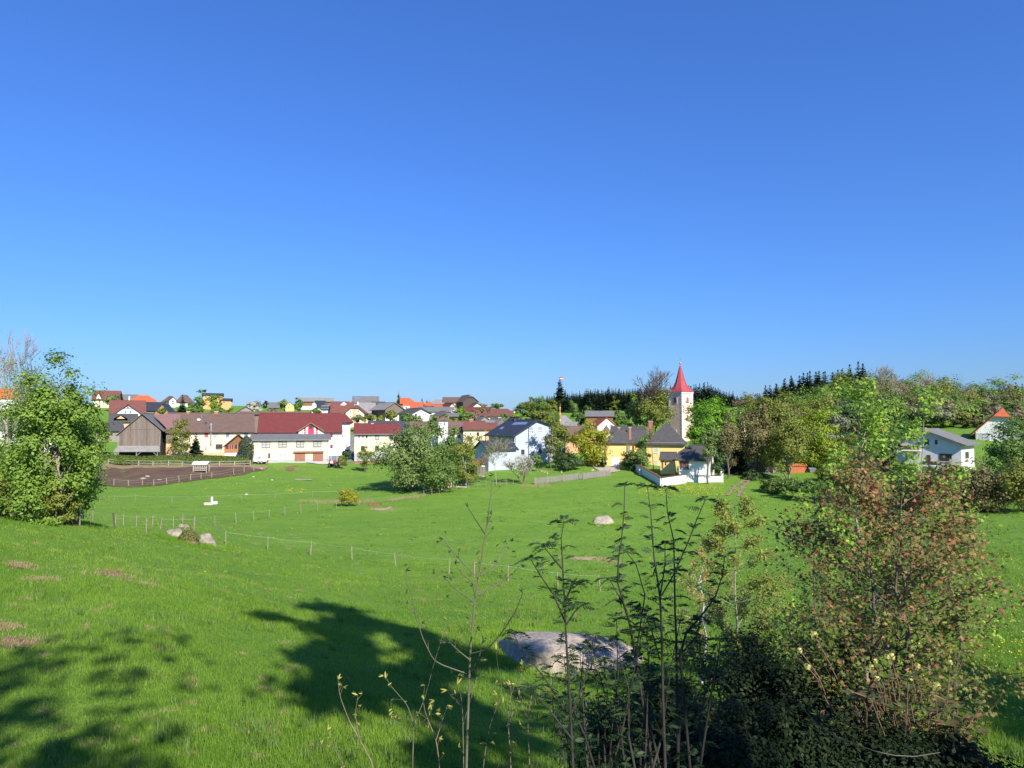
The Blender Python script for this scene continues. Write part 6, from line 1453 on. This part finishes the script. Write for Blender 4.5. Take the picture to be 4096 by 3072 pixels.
pv_ = Vector((-dv_.y, dv_.x, 0)).normalized(); pv_ = pv_ if pv_.y > 0 else -pv_
bb.location = (ga + gb_) / 2 + pv_ * ln_ * .08 + Vector((-.75, 0, -.15)); bb.rotation_euler = (0, math.asin(-dv_.z / ln_), math.atan2(dv_.y, dv_.x))
boulder('boulder', 'pyramid shaped grey boulder in the middle of the meadow', 2418, 2108, 122, 48, .8, 802)
orr = empty('rock_outcrop', G(745, 2175), 0, 'mossy rock outcrop with two grey slabs beside the fence', 'rock')
for (px, base, w_, h_, sd, nm) in ((690, 2146, 90, 30, 803, 'rock_slab'), (815, 2182, 76, 58, 804, 'rock_slab'), (838, 2190, 60, 16, 805, 'rock_slab'), (745, 2176, 90, 62, 806, 'mossy_mound'), (745, 2118, 30, 22, 807, 'rock_slab'), (722, 2108, 26, 14, 808, 'rock_slab'), (770, 2128, 16, 12, 809, 'rock_slab')):
    o = boulder(nm, 'x', px, base, w_, h_, .7, sd, 'mosst' if nm == 'mossy_mound' else 'rock2', sub=3); del o['label']; del o['category']
    o.parent = orr; o.location = o.location - orr.location
rng = np.random.default_rng(5); n = 500
a = rng.random(n) * 6.28; r = np.sqrt(rng.random(n)); C = np.stack([r * np.cos(a) * .9, r * np.sin(a) * .6 + .4, .25 + 1.0 * (1 - r) + .1 * rng.random(n)], -1)
link('moss', leaf_mesh(C, rng.normal(size=(n, 3)) * .5 + np.array([0, -.5, .8]), .12, rng), L['moss'], orr)
for k, (px, base, w_, h_) in enumerate(((568, 1917, 34, 7), (588, 1908, 26, 8), (628, 1925, 40, 5), (1012, 1911, 16, 5), (1086, 1921, 12, 6), (982, 1982, 16, 8), (1765, 1962, 26, 9), (1925, 1910, 30, 10), (2370, 1885, 16, 7), (1700, 1967, 18, 8), (1045, 1882, 14, 8))):
    boulder('stone', ['flat pale stone in the paddock soil, left one', 'pale leaning stone in the paddock soil', 'low stone hump half sunk in the paddock soil', 'pale stone in the meadow below the annex', 'small grey stone in the meadow below the garage doors', 'grey stone above the white trough', 'pinkish stone at the fence under the birches', 'white stone heap left of the budding tree', 'pale stone beside the gravel drive', 'grey stone at the foot of the willow', 'pale stone at the right end of the paddock'][k], px, base, w_, h_, .8, 820 + k, 'rock', sub=2, cat='stone')

# ------------------------------------------------------------------ fences
def fence(name, label, pts, hgt, r, wires=(.9,), post='post', wire='wire', wr=.009, lean=.06, seed=1, step=None, square=False):
    rng = np.random.default_rng(seed); O = pts[0]; root = empty(name, O, 0, label, 'fence'); tops = []
    for p in pts:
        l_ = Vector((rng.normal() * lean, rng.normal() * lean, 1)) * hgt * (.9 + .2 * rng.random()); b = p - O
        m = MB(); m.bar(b - Vector((0, 0, .25)), b + l_, r * (.8 + .4 * rng.random()), 7, r * .85); m.build('post', W[post], root); tops.append((b, l_))
    for f in wires:
        for (b0, l0), (b1, l1) in zip(tops[:-1], tops[1:]):
            a, c = b0 + l0 * f, b1 + l1 * f; mid = a.lerp(c, .5) - Vector((0, 0, .03 * (c - a).length * .6)); q1 = a.lerp(mid, .55) ; q2 = mid.lerp(c, .45)
            m = MB(); m.bar(a, q1, wr, 4); m.bar(q1, mid, wr, 4); m.bar(mid, q2, wr, 4); m.bar(q2, c, wr, 4); m.build('wire', W[wire], root)
    return root
fence('pasture_fence', 'near pasture fence with white tape dropping from the outcrop to the right', [G(x, y) for x, y in ((585, 2133), (640, 2118), (776, 2120), (903, 2177), (1070, 2198), (1242, 2222), (1408, 2243), (1583, 2264), (1795, 2296), (1898, 2310), (2032, 2326), (2232, 2348), (2402, 2364))], 1.15, .055, (.92,), seed=2)
fence('pasture_fence', 'row of leaning posts in the meadow behind the outcrop', [G(x, y) for x, y in ((318, 2107), (372, 2086), (460, 2104), (494, 2104), (545, 2106), (609, 2107), (693, 2112), (730, 2096), (778, 2108), (860, 2104), (945, 2094), (1015, 2085), (1075, 2074), (1140, 2066), (1204, 2054), (1270, 2046), (1345, 2036))], 1.15, .05, (.85,), wire='wired', wr=.008, seed=3)
fence('dark_post_pair', 'two dark short posts at the crest below the left trees', [G(318, 2104), G(462, 2124)], 1.1, .06, (), post='postd', seed=4, lean=.1)
fence('tape_fence', 'thin white tape fence across the meadow by the concrete trough', [G(x, y) for x, y in ((398, 2016), (455, 2012), (538, 2013), (688, 2016), (836, 2012), (965, 2007), (1100, 2000), (1250, 1993), (1385, 1987))], 1.0, .035, (.95,), seed=5, wr=.011)
fence('tape_fence', 'wire fence climbing from the yellow bush to the willow and birches', [G(x, y) for x, y in ((1365, 2022), (1438, 2020), (1470, 2010), (1492, 2022), (1568, 2012), (1655, 1996), (1695, 1986), (1727, 1980), (1757, 1976), (1786, 1968), (1810, 1962), (1845, 1960), (1875, 1954), (1910, 1950), (1945, 1948), (1972, 1946), (2000, 1948), (2027, 1944), (2054, 1942))], 1.05, .045, (.9, .5), wire='wired', wr=.008, seed=6)
fence('paddock_fence', 'weathered wire fence along the lower paddock edge', [G(x, y) for x, y in ((455, 1945), (514, 1945), (570, 1943), (615, 1945), (667, 1938), (717, 1930), (762, 1922), (804, 1918), (847, 1912), (934, 1900), (976, 1890), (1015, 1886))], 1.15, .09, (.9, .5), wire='wired', wr=.015, seed=7)
def rail_fence(name, label, pts, hgt, heights=(.95, .5)):
    O = pts[0]; root = empty(name, O, 0, label, 'fence')
    for p in pts: m = MB(); b = p - O; m.box((b.x - .07, b.y - .07, b.z - .3), (b.x + .07, b.y + .07, b.z + hgt)); m.build('post', W['rail'], root)
    for f in heights:
        for a, b in zip(pts[:-1], pts[1:]):
            m = MB(); A, B_ = a - O, b - O; m.slab([A + Vector((0, -.08, hgt * f - .04)), B_ + Vector((0, -.08, hgt * f - .04)), B_ + Vector((0, -.08, hgt * f + .04)), A + Vector((0, -.08, hgt * f + .04))], (0, -.05, 0)); m.build('rail', W['rail'], root)
    return root
rail_fence('rail_fence', 'bleached two rail fence along the hedge above the paddock', [G(x, y) for x, y in ((433, 1860), (496, 1864), (555, 1865), (612, 1866), (674, 1867), (729, 1868), (784, 1869), (836, 1868), (878, 1868), (938, 1867), (1001, 1864))], 1.15)
hp = [at(x, Y) for x, Y in ((400, 151.5), (560, 150.5), (760, 150), (1004, 149))]
hedge('clipped_hedge', 'long clipped green hedge between paddock and farmyard', hp, 1.75, 1.6, n=20000, ls=.28, seed=850)
rt = empty('picket_fence', G(2140, 1940), 0, 'grey weathered picket fence around the blue house garden', 'fence')
pp = [G(x, y) for x, y in ((2140, 1940), (2190, 1936), (2255, 1928), (2312, 1922), (2332, 1920), (2418, 1909), (2440, 1906))]
for p in pp: m = MB(); b = p - rt.location; m.box((b.x - .09, b.y - .09, b.z - .3), (b.x + .09, b.y + .09, b.z + 1.45)); m.build('post', W['post'], rt)
m = MB(); m2 = MB()
for a, b in zip(pp[:-1], pp[1:]):
    n = int((b - a).length / .16)
    for i in range(n):
        q = a.lerp(b, (i + .5) / n) - rt.location; m.box((q.x - .045, q.y - .09, q.z + .05), (q.x + .045, q.y - .06, q.z + 1.2 + .05 * ((i * 7) % 3)))
    for z in (.35, .95): m2.slab([a - rt.location + Vector((0, -.05, z)), b - rt.location + Vector((0, -.05, z)), b - rt.location + Vector((0, -.05, z + .09)), a - rt.location + Vector((0, -.05, z + .09))], (0, .04, 0))
tag(m.build('picket', W['woodg'], rt), kind='stuff'); m2.build('rail', W['woodg'], rt)

# ------------------------------------------------------------------ trough, hay rack, cross frame
g = G(840, 2020); t = empty('water_trough', g, 0, 'white concrete water trough with upright post in the meadow', 'trough'); t.scale = (.8,) * 3
m = MB(); m.box((-.95, -.35, 0), (.35, .3, .32)); m.box((-1.0, -.4, .32), (.4, .35, .42)); m.build('basin', W['concrete'], t)
m = MB(); m.box((.15, .0, -.1), (.42, .25, 1.45)); m.build('post', W['frw'], t)
m = MB(); m.box((.5, .1, .1), (1.15, .6, .6)); m.build('block', W['frw'], t)
g = G(805, 1890); t = empty('hay_rack', g, 0, 'slatted hay rack with pale sheet roof in the paddock', 'hay rack'); s_ = g.y / F; w_, h_ = 56 * s_, 41 * s_
m = MB(); m.slab([(-w_ / 2 - .15, -.9, h_ - .55), (w_ / 2 + .15, -.9, h_ - .55), (w_ / 2 + .15, 0, h_), (-w_ / 2 - .15, 0, h_)], (0, 0, .08)); m.slab([(-w_ / 2 - .15, .9, h_ - .55), (w_ / 2 + .15, .9, h_ - .55), (w_ / 2 + .15, 0, h_), (-w_ / 2 - .15, 0, h_)], (0, 0, .08)); m.build('roof', W['frw'], t)
for x in (-w_ / 2 + .1, w_ / 2 - .1):
    for y in (-.6, .6): m = MB(); m.box((x - .07, y - .07, -.1), (x + .07, y + .07, h_ - .4)); m.build('post', W['rail'], t)
for z in (.35, .75, h_ - .65): m = MB(); m.box((-w_ / 2, -.72, z - .06), (w_ / 2, -.67, z + .06)); m.build('rail', W['rail'], t)
for i in range(8): x = -w_ / 2 + w_ * (i + .5) / 8; m = MB(); m.box((x - .08, -.66, .4), (x + .08, -.61, h_ - .6)); m.build('slat', W['rail'], t)
m = MB(); m.box((-w_ / 2 + .2, -.45, .3), (w_ / 2 - .2, .45, h_ - .9)); m.build('hay', W['woodd'], t)
g = at(388, 118); s_ = g.y / F; t = empty('timber_frame', g, 0, 'tall wooden post with crossbeam at the right of the left trees', 'post'); hh = zat(1733, g.y) - g.z
m = MB(); m.box((-.12, -.12, -.3), (.12, .12, hh)); m.build('post', W['woodg'], t)
zc = zat(1762, g.y) - g.z; m = MB(); m.box((-50 * s_, -.2, zc - .15), (21 * s_, -.1, zc + .15)); m.build('crossbeam', W['rail'], t)

# ------------------------------------------------------------------ vehicles
def wheel(name, parent, x, y, r, w):
    m = MB(); m.bar((x, y - w / 2, r), (x, y + w / 2, r), r, 16); o = m.build('wheel', W['black'], parent, loc=None)
    m = MB(); m.bar((x, y - w / 2 - .012, r), (x, y + w / 2 + .012, r), r * .6, 12); m.build('rim', W['metal'], o); return o
def car(label, loc, rz_, paint, kind='estate', group=None):
    """car along local x, front at +x"""
    t = empty('parked_car', loc, rz_, label, 'car', group)
    lo_ = [(-2.15, .32), (2.1, .32), (2.18, .55), (2.05, .78), (1.1, .92), (.45, 1.42), (-1.5, 1.45), (-2.1, 1.0), (-2.18, .6)]
    m = MB(); ring = []
    for y, k in ((-.84, 1), (-.78, 1.0), (.78, 1.0), (.84, 1)):
        ring.append([(x * (.97 if abs(y) > .8 else 1), y * (.80 if z > 1.2 else 1.0), z if abs(y) < .8 or z < 1 else z - .03) for x, z in lo_])
    n = len(lo_); base = len(m.v)
    for r_ in ring: m.v += r_
    for a in range(3):
        for i in range(n): j = (i + 1) % n; m.f.append([base + a * n + i, base + a * n + j, base + (a + 1) * n + j, base + (a + 1) * n + i])
    m.f.append([base + i for i in range(n)]); m.f.append([base + 3 * n + i for i in range(n)][::-1]); m.build('body', W[paint], t)
    for sd in (-1, 1):
        for q in ([(-1.9, 1.0), (-1.35, 1.36), (-.45, 1.36), (-.45, .95)], [(-.38, .95), (-.38, 1.36), (.38, 1.33), (.92, .95)]):
            m = MB(); m.slab([(x, sd * (.845 - .155 * (z - .95) / .4), z) for x, z in q], (0, sd * .012, 0)); m.build('window', W['glass'], t)
        m = MB(); m.box((2.02, sd * .62 - .16, .60), (2.20, sd * .62 + .16, .74)); m.build('headlight', W['frw'], t)
        m = MB(); m.box((-2.21, sd * .66 - .1, .72), (-2.08, sd * .66 + .1, .95)); m.build('tail_light', W['frr'], t)
        for x in (-1.3, 1.35): wheel('wheel', t, x, sd * .74, .32, .22)
    m = MB(); m.slab([(1.12, -.62, .97), (1.12, .62, .97), (.50, .55, 1.40), (.50, -.55, 1.40)], (.02, 0, .015)); m.build('windscreen', W['glass'], t)
    m = MB(); m.slab([(-2.12, -.62, 1.03), (-2.12, .62, 1.03), (-1.55, .55, 1.42), (-1.55, -.55, 1.42)], (-.02, 0, .015)); m.build('rear_window', W['glass'], t)
    return t
car('blue grey estate car parked under the maples', G(3020, 1878), math.radians(170), 'carpaintb')
car('dark car in the shade at the left of the car park', G(2935, 1880), math.radians(175), 'carpaintd')
car('silver car parked in front of the white farmhouse door', at(1370, 172) + Vector((0, 0, .1)), math.radians(200), 'carpaints')
car('black car parked beside the silver car by the white farmhouse', at(1392, 166) + Vector((0, 0, .1)), math.radians(195), 'carpaintd')
g = at(1339, 154.5) + Vector((0, 0, .05)); t = empty('tractor', g, math.radians(-90), 'red tractor with white cab standing at the corner of the annex', 'tractor')
m = MB(); m.box((.2, -.35, .75), (2.0, .35, 1.45)); m.slab([(2.0, -.33, .8), (2.0, .33, .8), (2.0, .33, 1.42), (2.0, -.33, 1.42)], (.12, 0, -.0)); m.build('bonnet', W['tred'], t)
m = MB(); m.box((2.13, -.28, .85), (2.17, .28, 1.38)); m.build('grille', W['twhite'], t)
m = MB(); m.box((-1.5, -.45, .6), (.2, .45, 1.2)); m.build('chassis', W['tred'], t)
for x in (-1.35, .1):
    for y in (-.68, .68): m = MB(); m.bar((x, y, 1.1), (x, y * .95, 2.35), .05, 6); m.build('cab_pillar', W['twhite'], t)
m = MB(); m.box((-1.3, -.62, 1.2), (.05, .62, 2.3)); m.build('cab_glass', W['glassb'], t)
m = MB(); m.box((-1.5, -.8, 2.35), (.25, .8, 2.55)); m.build('cab_roof', W['twhite'], t)
for y in (-.85, .85):
    o = wheel('wheel', t, -.9, y, .78, .42); o = wheel('wheel', t, 1.6, y * .85, .45, .28)
    m = MB(); m.box((-1.55, y - .22, 1.5), (-.2, y + .22, 1.58)); m.build('mudguard', W['tred'], t)
g = at(1047, 152); t = empty('horse_trailer', g, 0, 'white box trailer with round emblem parked at the annex', 'trailer'); s_ = g.y / F
m = MB(); m.slab([(-1.25, -.75, .45), (1.3, -.75, .45), (1.35, -.75, 2.2), (-.9, -.75, 2.25), (-1.25, -.75, 1.9)], (0, 1.5, 0)); m.build('body', W['twhite'], t)
m = MB(); m.bar((-.05, -.755, 1.35), (-.05, -.775, 1.35), .36, 20); e_ = m.build('emblem', W['greyw'], t)
m = MB(); m.bar((-.05, -.776, 1.42), (-.05, -.785, 1.42), .22, 14); m.build('emblem_figure', W['hay'], e_)
for x in (-.25, .45):
    for y in (-.8, .8): wheel('wheel', t, x, y, .3, .2)
m = MB(); m.box((.85, -.765, 1.6), (1.15, -.752, 1.95)); m.build('window', W['curtain'], t)
m = MB(); m.bar((-1.25, 0, .5), (-2.1, 0, .5), .05); m.bar((-2.0, 0, .5), (-2.0, 0, 0), .04); m.build('drawbar', W['metal'], t)
m = MB(); m.box((-.25, -.25, 0), (.25, .25, .75)); m.box((-.3, -.3, .75), (.3, .3, .82)); o = m.build('brick_pillar', W['brick'], None, loc=G(1067, 1856)); tag(o, 'little red brick pillar right of the white trailer', 'pillar')
g = G(3185, 1893); t = empty('orange_shed', g, .15, 'rust orange covered stack behind the pale maple trunk', 'shed'); s_ = g.y / F
m = MB(); m.box((-1.9, -.6, -.2), (1.9, .8, 1.35)); m.build('stack', W['torange'], t); m = MB(); m.slab([(-2.1, -.8, 1.35), (2.1, -.8, 1.35), (2.1, .1, 1.8), (-2.1, .1, 1.8)], (0, 0, .08)); m.slab([(-2.1, 1.0, 1.35), (2.1, 1.0, 1.35), (2.1, .1, 1.8), (-2.1, .1, 1.8)], (0, 0, .08)); m.build('roof', W['torange'], t)
t = empty('tarpaulin_stack', G(3247, 1889), .1, 'small stack under pale blue tarpaulin right of the orange covered stack', 'stack')
m = MB(); m.box((-.65, -.5, 0), (.65, .5, .55)); m.build('logs', W['wood'], t); m = MB(); m.slab([(-.75, -.6, .55), (.75, -.6, .55), (.7, .1, .85), (-.7, .1, .85)], (0, 0, .05)); m.slab([(-.75, .6, .55), (.75, .6, .55), (.7, .1, .85), (-.7, .1, .85)], (0, 0, .05)); m.build('tarpaulin', W['glassb'], t)
g = at(1792, 121); t = empty('farm_cart', g, .3, 'small orange red cart under the birches', 'cart')
m = MB(); m.box((-.55, -.4, .45), (.55, .4, 1.0)); m.build('hopper', W['torange'], t)
for y in (-.45, .45): wheel('wheel', t, 0, y, .3, .12)
m = MB(); m.bar((.5, 0, .55), (1.3, 0, .35), .04); m.build('drawbar', W['metal'], t)

# ------------------------------------------------------------------ maypole, flag, banner, garden things
Ym = 185; g = at(2240, Ym); t = empty('maypole', g, 0, 'tall striped maypole with spruce top and flag in the village centre', 'maypole')
zt = zat(1583, Ym) - g.z; ztop = zat(1522, Ym) - g.z
n = 30
for i in range(n): m = MB(); m.bar((0, 0, zt * i / n), (0, 0, zt * (i + 1) / n - .005), .20, 8); m.build('pole_band', W['hay' if i % 2 else 'flagyel'] if i % 4 else W['woodo'], t)
for zz_ in (zat(1610, Ym) - g.z, zat(1622, Ym) - g.z):
    S = [((.55 * math.cos(a), .55 * math.sin(a), zz_), (.55 * math.cos(a + .4), .55 * math.sin(a + .4), zz_), .09, .09) for a in np.arange(0, 6.28, .39)]; link('wreath', seg_mesh(S, 6, 'wreath'), L['conifer'], t)
C, N, S, T, rg_ = conifer_data(190, layers=24, R=.19, start=.02, per=9); hh = ztop - zt + 2.2
N2 = N + np.cross(T, np.array([0, 0, 1.])) * 1.6
me = frond_mesh(np.concatenate([C, C]), np.concatenate([N, N2]), np.concatenate([S, S * .8]), np.concatenate([T, T + np.array([0, 0, -.3])]), rg_)
o = link('spruce_top', me, L['conifer'], t, (0, 0, zt - 1.2)); o.scale = (hh * 1.7, hh * 1.7, hh)
m = MB(); m.bar((0, 0, ztop - 1), (0, 0, ztop + 1.0), .05); m.build('flag_staff', W['woodg'], t)
for k, c in enumerate(('flagred', 'flagwhite', 'flagred')):
    m = MB(); pr = None
    z1 = ztop + .95 - k * .27
    pts = [(x, .08 * math.sin(x * 4), -.10 * x) for x in np.linspace(.05, .95, 7)]
    for a, b in zip(pts[:-1], pts[1:]): m.poly([(a[0], a[1], z1 + a[2]), (b[0], b[1], z1 + b[2]), (b[0], b[1], z1 - .27 + b[2]), (a[0], a[1], z1 - .27 + a[2])])
    m.build('flag_stripe', W[c], t)
g = at(2246, 150); t = empty('banner_pole', g, 0, 'blue and yellow banner hanging on a pole beside the tall olive tree', 'banner'); z1 = zat(1752, 150) - g.z; z0 = zat(1797, 150) - g.z
m = MB(); m.bar((0, 0, -.2), (0, 0, z1 + .2), .05); m.build('pole', W['metal'], t)
for k, (x0_, x1_, c) in enumerate(((.08, .34, 'flagblue'), (.34, .52, 'flagyel'))):
    m = MB(); m.slab([(x0_, -.03, z0 + .3 * k), (x1_, -.03, z0 + .15), (x1_, -.03, z1 - .1), (x0_, -.03, z1)], (0, .02, 0)); m.build('cloth', W[c], t)
for k, (px, py) in enumerate(((2164, 1889), (2170, 1891), (2176, 1892), (2182, 1893), (2188, 1898), (2245, 1893))):
    m = MB(); m.bar((0, 0, -.1), (0, 0, .42 + .1 * (k == 4)), .16 + .06 * (k >= 4), 9, .15 + .06 * (k >= 4)); o = m.build('wood_stump', W['hay'], None, loc=G(px, py)); tag(o, ['leftmost of the small stumps in a row on the lawn', 'second small stump from the left on the lawn', 'third small stump from the left on the lawn', 'fourth small stump from the left on the lawn', 'wider stump at the right end of the stump row', 'single pale stump near the lawn edge shrub'][k], 'stump')
g = at(2455, 149)
m = MB(); m.box((-.3, -.3, 0), (.3, .3, 1.1)); m.box((-.35, -.35, 1.1), (.35, .35, 1.2)); o = m.build('gate_pillar', W['stone'], None, loc=at(2560, 139)); tag(o, 'grey stone gate pillar at the start of the garden wall', 'pillar')
g = at(1445, 158); wall_run('brick_edging', 'low red brick edging in front of the pale yellow house', [at(1420, 160), at(1570, 160)], .45, .3, 'brick')
for k, (px, py, l_) in enumerate(((1215, 1922, 3.4), (1850, 1952, 2.2))):
    b = G(px, py); m = MB(); m.bar((-l_ / 2, .2, .15), (l_ / 2, -.3, .13), .16, 8, .12); o = m.build('fallen_log', W['woodg' if k == 0 else 'rail'], None, loc=b); tag(o, ['grey fallen log lying in the meadow below the yard', 'pale log on the grass beside the birch trunk'][k], 'log')
m = MB(); m.box((-.9, -.4, 0), (.9, .4, .35)); o = m.build('feed_crate', W['bare'], None, loc=G(1500, 2024)); tag(o, 'low reddish salt block crate by the meadow fence', 'crate')

# ------------------------------------------------------------------ tall trees behind the viewer, seen only by their shadows
def shade_tree(label, x, y, h_, w_, seed, n, ls, cb, lean=0.0, K=40):
    rng = np.random.default_rng(seed); B = Vector((x, y, hz1(x, y))); root = empty('shade_tree', B, 0, label, 'tree')
    p, nrm, ctr = crown_pts(rng, n, w_ / 2, w_ / 2, (h_ - cb) / 2, (h_ + cb) / 2, K, .15)
    p[:, 0] += lean * p[:, 2]; ctr[:, 0] += lean * ctr[:, 2]
    link('crown', leaf_mesh(p, nrm, ls * (.6 + .8 * rng.random(n)), rng), L['green'], root)
    tk = curve((0, 0, -.3), (lean * h_ * .85, 0, h_ * .85), 0, .3, .06, rng, 8, .01); S = list(tk)
    for c in ctr[::2]:
        j = min(7, max(1, int(c[2] / h_ * 7) - 1)); S += curve(tk[j][0], c, .05, .07, .015, rng, 3, .04)
    link('trunk', seg_mesh(S, 6), W['bark'], root)
shade_tree('tall dense tree behind the viewpoint whose shadow falls on the meadow', 7.2, -8.5, 25.5, 6.2, 901, 7500, .6, 11.5, lean=.29, K=30)
shade_tree('loose tree behind the viewpoint with dappled shadow at the lower left', 3.6, -12.5, 19.5, 10.0, 902, 1400, .42, 10.5, K=34)
shade_tree('tree right behind the viewpoint shading the lower right shrubs', 23.5, -5.5, 14.0, 7.0, 903, 5000, .5, 5.5)
shade_tree('tree far right of the viewpoint shading the right corner', 28.0, -1.0, 14.0, 8.0, 904, 5000, .5, 5.0)

shade_tree('broad bush close behind the viewpoint shading the foot of the foreground shrubs', 8.6, -1.2, 3.9, 7.5, 905, 5000, .3, .4)  # out of view, added only to darken the lower foreground
# ------------------------------------------------------------------ grass and flowers
for k, (n, y0, y1, hg, wd) in enumerate(((420000, 8.2, 30, .085, .0042), (190000, 22, 62, .11, .0055), (70000, 45, 130, .13, .010))):
    o = link('meadow_grass', blades(n, y0, y1, hg, wd, 40 + k, clump=(None, 6, 10)[k]), L['grass']); tag(o, ['short green grass blades of the near meadow', 'green grass tufts of the sloping meadow', 'green grass tufts of the far meadow'][k], 'grass', None, 'stuff')
rq = np.random.default_rng(47); V8 = []
for ob, n8 in ((bb, 2600), (bpy.data.objects['boulder.001'], 900), (orr, 1500)):
    a8 = rq.random(n8) * 6.283; dm = ob.dimensions if ob.type == 'MESH' else Vector((4.2, 2.6, 1)); rr8 = .86 + .22 * rq.random(n8)
    lx, ly = np.cos(a8) * dm.x / 2 * rr8, np.sin(a8) * dm.y / 2 * rr8; c8, s8 = math.cos(ob.rotation_euler.z), math.sin(ob.rotation_euler.z)
    x = ob.location.x + lx * c8 - ly * s8; y = ob.location.y + lx * s8 + ly * c8; z = hz(x, y); w8 = .004 + .0004 * y; h8 = (.12 + .16 * rq.random(n8)) * (1 + y / 120)
    V8.append(np.stack([np.stack([x - w8, y, z], -1), np.stack([x + w8, y, z], -1), np.stack([x + rq.normal(size=n8) * .06, y + rq.normal(size=n8) * .06, z + h8], -1)], 1).reshape(-1, 3))
V8 = np.concatenate(V8); o = link('rim_grass', fast_mesh(V8, np.arange(len(V8)).reshape(-1, 3)), L['grass']); tag(o, 'longer grass growing up around the boulders', 'grass', None, 'stuff')
wd_ = link('meadow_weeds', blades(26000, 9, 110, .17, .009, 44, clump=26), L['green']); tag(wd_, 'darker weed tufts scattered through the meadow', 'weeds', None, 'stuff')
wd_ = link('dry_grass', blades(34000, 9, 100, .075, .006, 45, clump=60), L['drygrass']); tag(wd_, 'thin dry blades scattered through the meadow', 'grass', None, 'stuff')
rr9 = np.random.default_rng(46); V9 = []
for a_, b_, rd_ in PATCH:
    m_ = int(260 + 60 * rd_); x = a_ + rr9.normal(size=m_) * rd_ * .75; y = b_ + rr9.normal(size=m_) * rd_ * .55; z = hz(x, y); w9 = .006 + .0005 * y; h9 = .05 + .08 * rr9.random(m_)
    V9.append(np.stack([np.stack([x - w9, y, z], -1), np.stack([x + w9, y, z], -1), np.stack([x + rr9.normal(size=m_) * .05, y + rr9.normal(size=m_) * .05, z + h9], -1)], 1).reshape(-1, 3))
V9 = np.concatenate(V9); o = link('dry_grass', fast_mesh(V9, np.arange(len(V9)).reshape(-1, 3)), L['drygrass']); tag(o, 'dry straw around the bare earth patches', 'grass', None, 'stuff')
rng = np.random.default_rng(99); pts = []
def dz(n, pxa, pxb, pya, pyb):
    for i in range(n):
        px = pxa + (pxb - pxa) * rng.random(); py = pya + (pyb - pya) * rng.random() ** 1.0
        d = ray(px, py); pts.append((px, py))
dz(520, 3550, 4096, 2150, 2800); dz(420, 2950, 3400, 1975, 2120); dz(500, 2550, 2900, 1935, 1985); dz(160, 2100, 2900, 1960, 2300); dz(130, 700, 1500, 1890, 1960); dz(70, 800, 2000, 2050, 2400); dz(100, 3900, 4096, 2550, 2900); dz(160, 2620, 2880, 1940, 1962); dz(60, 1140, 1230, 1955, 1975)
D = Gv(*zip(*pts)); n = len(D)
sz = .03 + .0006 * D[:, 1]
D[:, 2] += .10 + .05 * rng.random(n)
HEX = np.array([(.5 * math.cos(a), .5 * math.sin(a), .08 * (i % 2)) for i, a in enumerate(np.arange(8) * math.pi / 4)])
o = link('dandelions', leaf_mesh(D, np.array([[0, -.5, 1.]]) + rng.normal(size=(n, 3)) * .3, sz * (.7 + .6 * rng.random(n)), rng, HEX), L['dandelion']); tag(o, 'scattered yellow dandelion flowers in the meadow', 'flowers', None, 'stuff')
for k, (pa, pb, m_) in enumerate((((1330, 2012), (1480, 2010), 500), ((1560, 2005), (1700, 1985), 300), ((2080, 1950), (2200, 1945), 300), ((1200, 2008), (1340, 2010), 250))):
    a, b = G(*pa), G(*pb); t = rng.random(m_); x = a.x + (b.x - a.x) * t + rng.normal(size=m_) * .3; y = a.y + (b.y - a.y) * t + rng.normal(size=m_) * .5; z = hz(x, y)
    h_ = .25 + .3 * rng.random(m_); V = np.stack([np.stack([x - .03, y, z], -1), np.stack([x + .03, y, z], -1), np.stack([x + rng.normal(size=m_) * .12, y, z + h_], -1)], 1).reshape(-1, 3)
    o = link('dry_grass', fast_mesh(V, np.arange(3 * m_).reshape(m_, 3)), L['drygrass']); tag(o, ['pale dry grass around the yellow bush', 'pale dry grass along the fence under the willow', 'pale dry grass before the blossoming bush', 'pale dry grass left of the yellow bush'][k], 'grass', None, 'stuff')
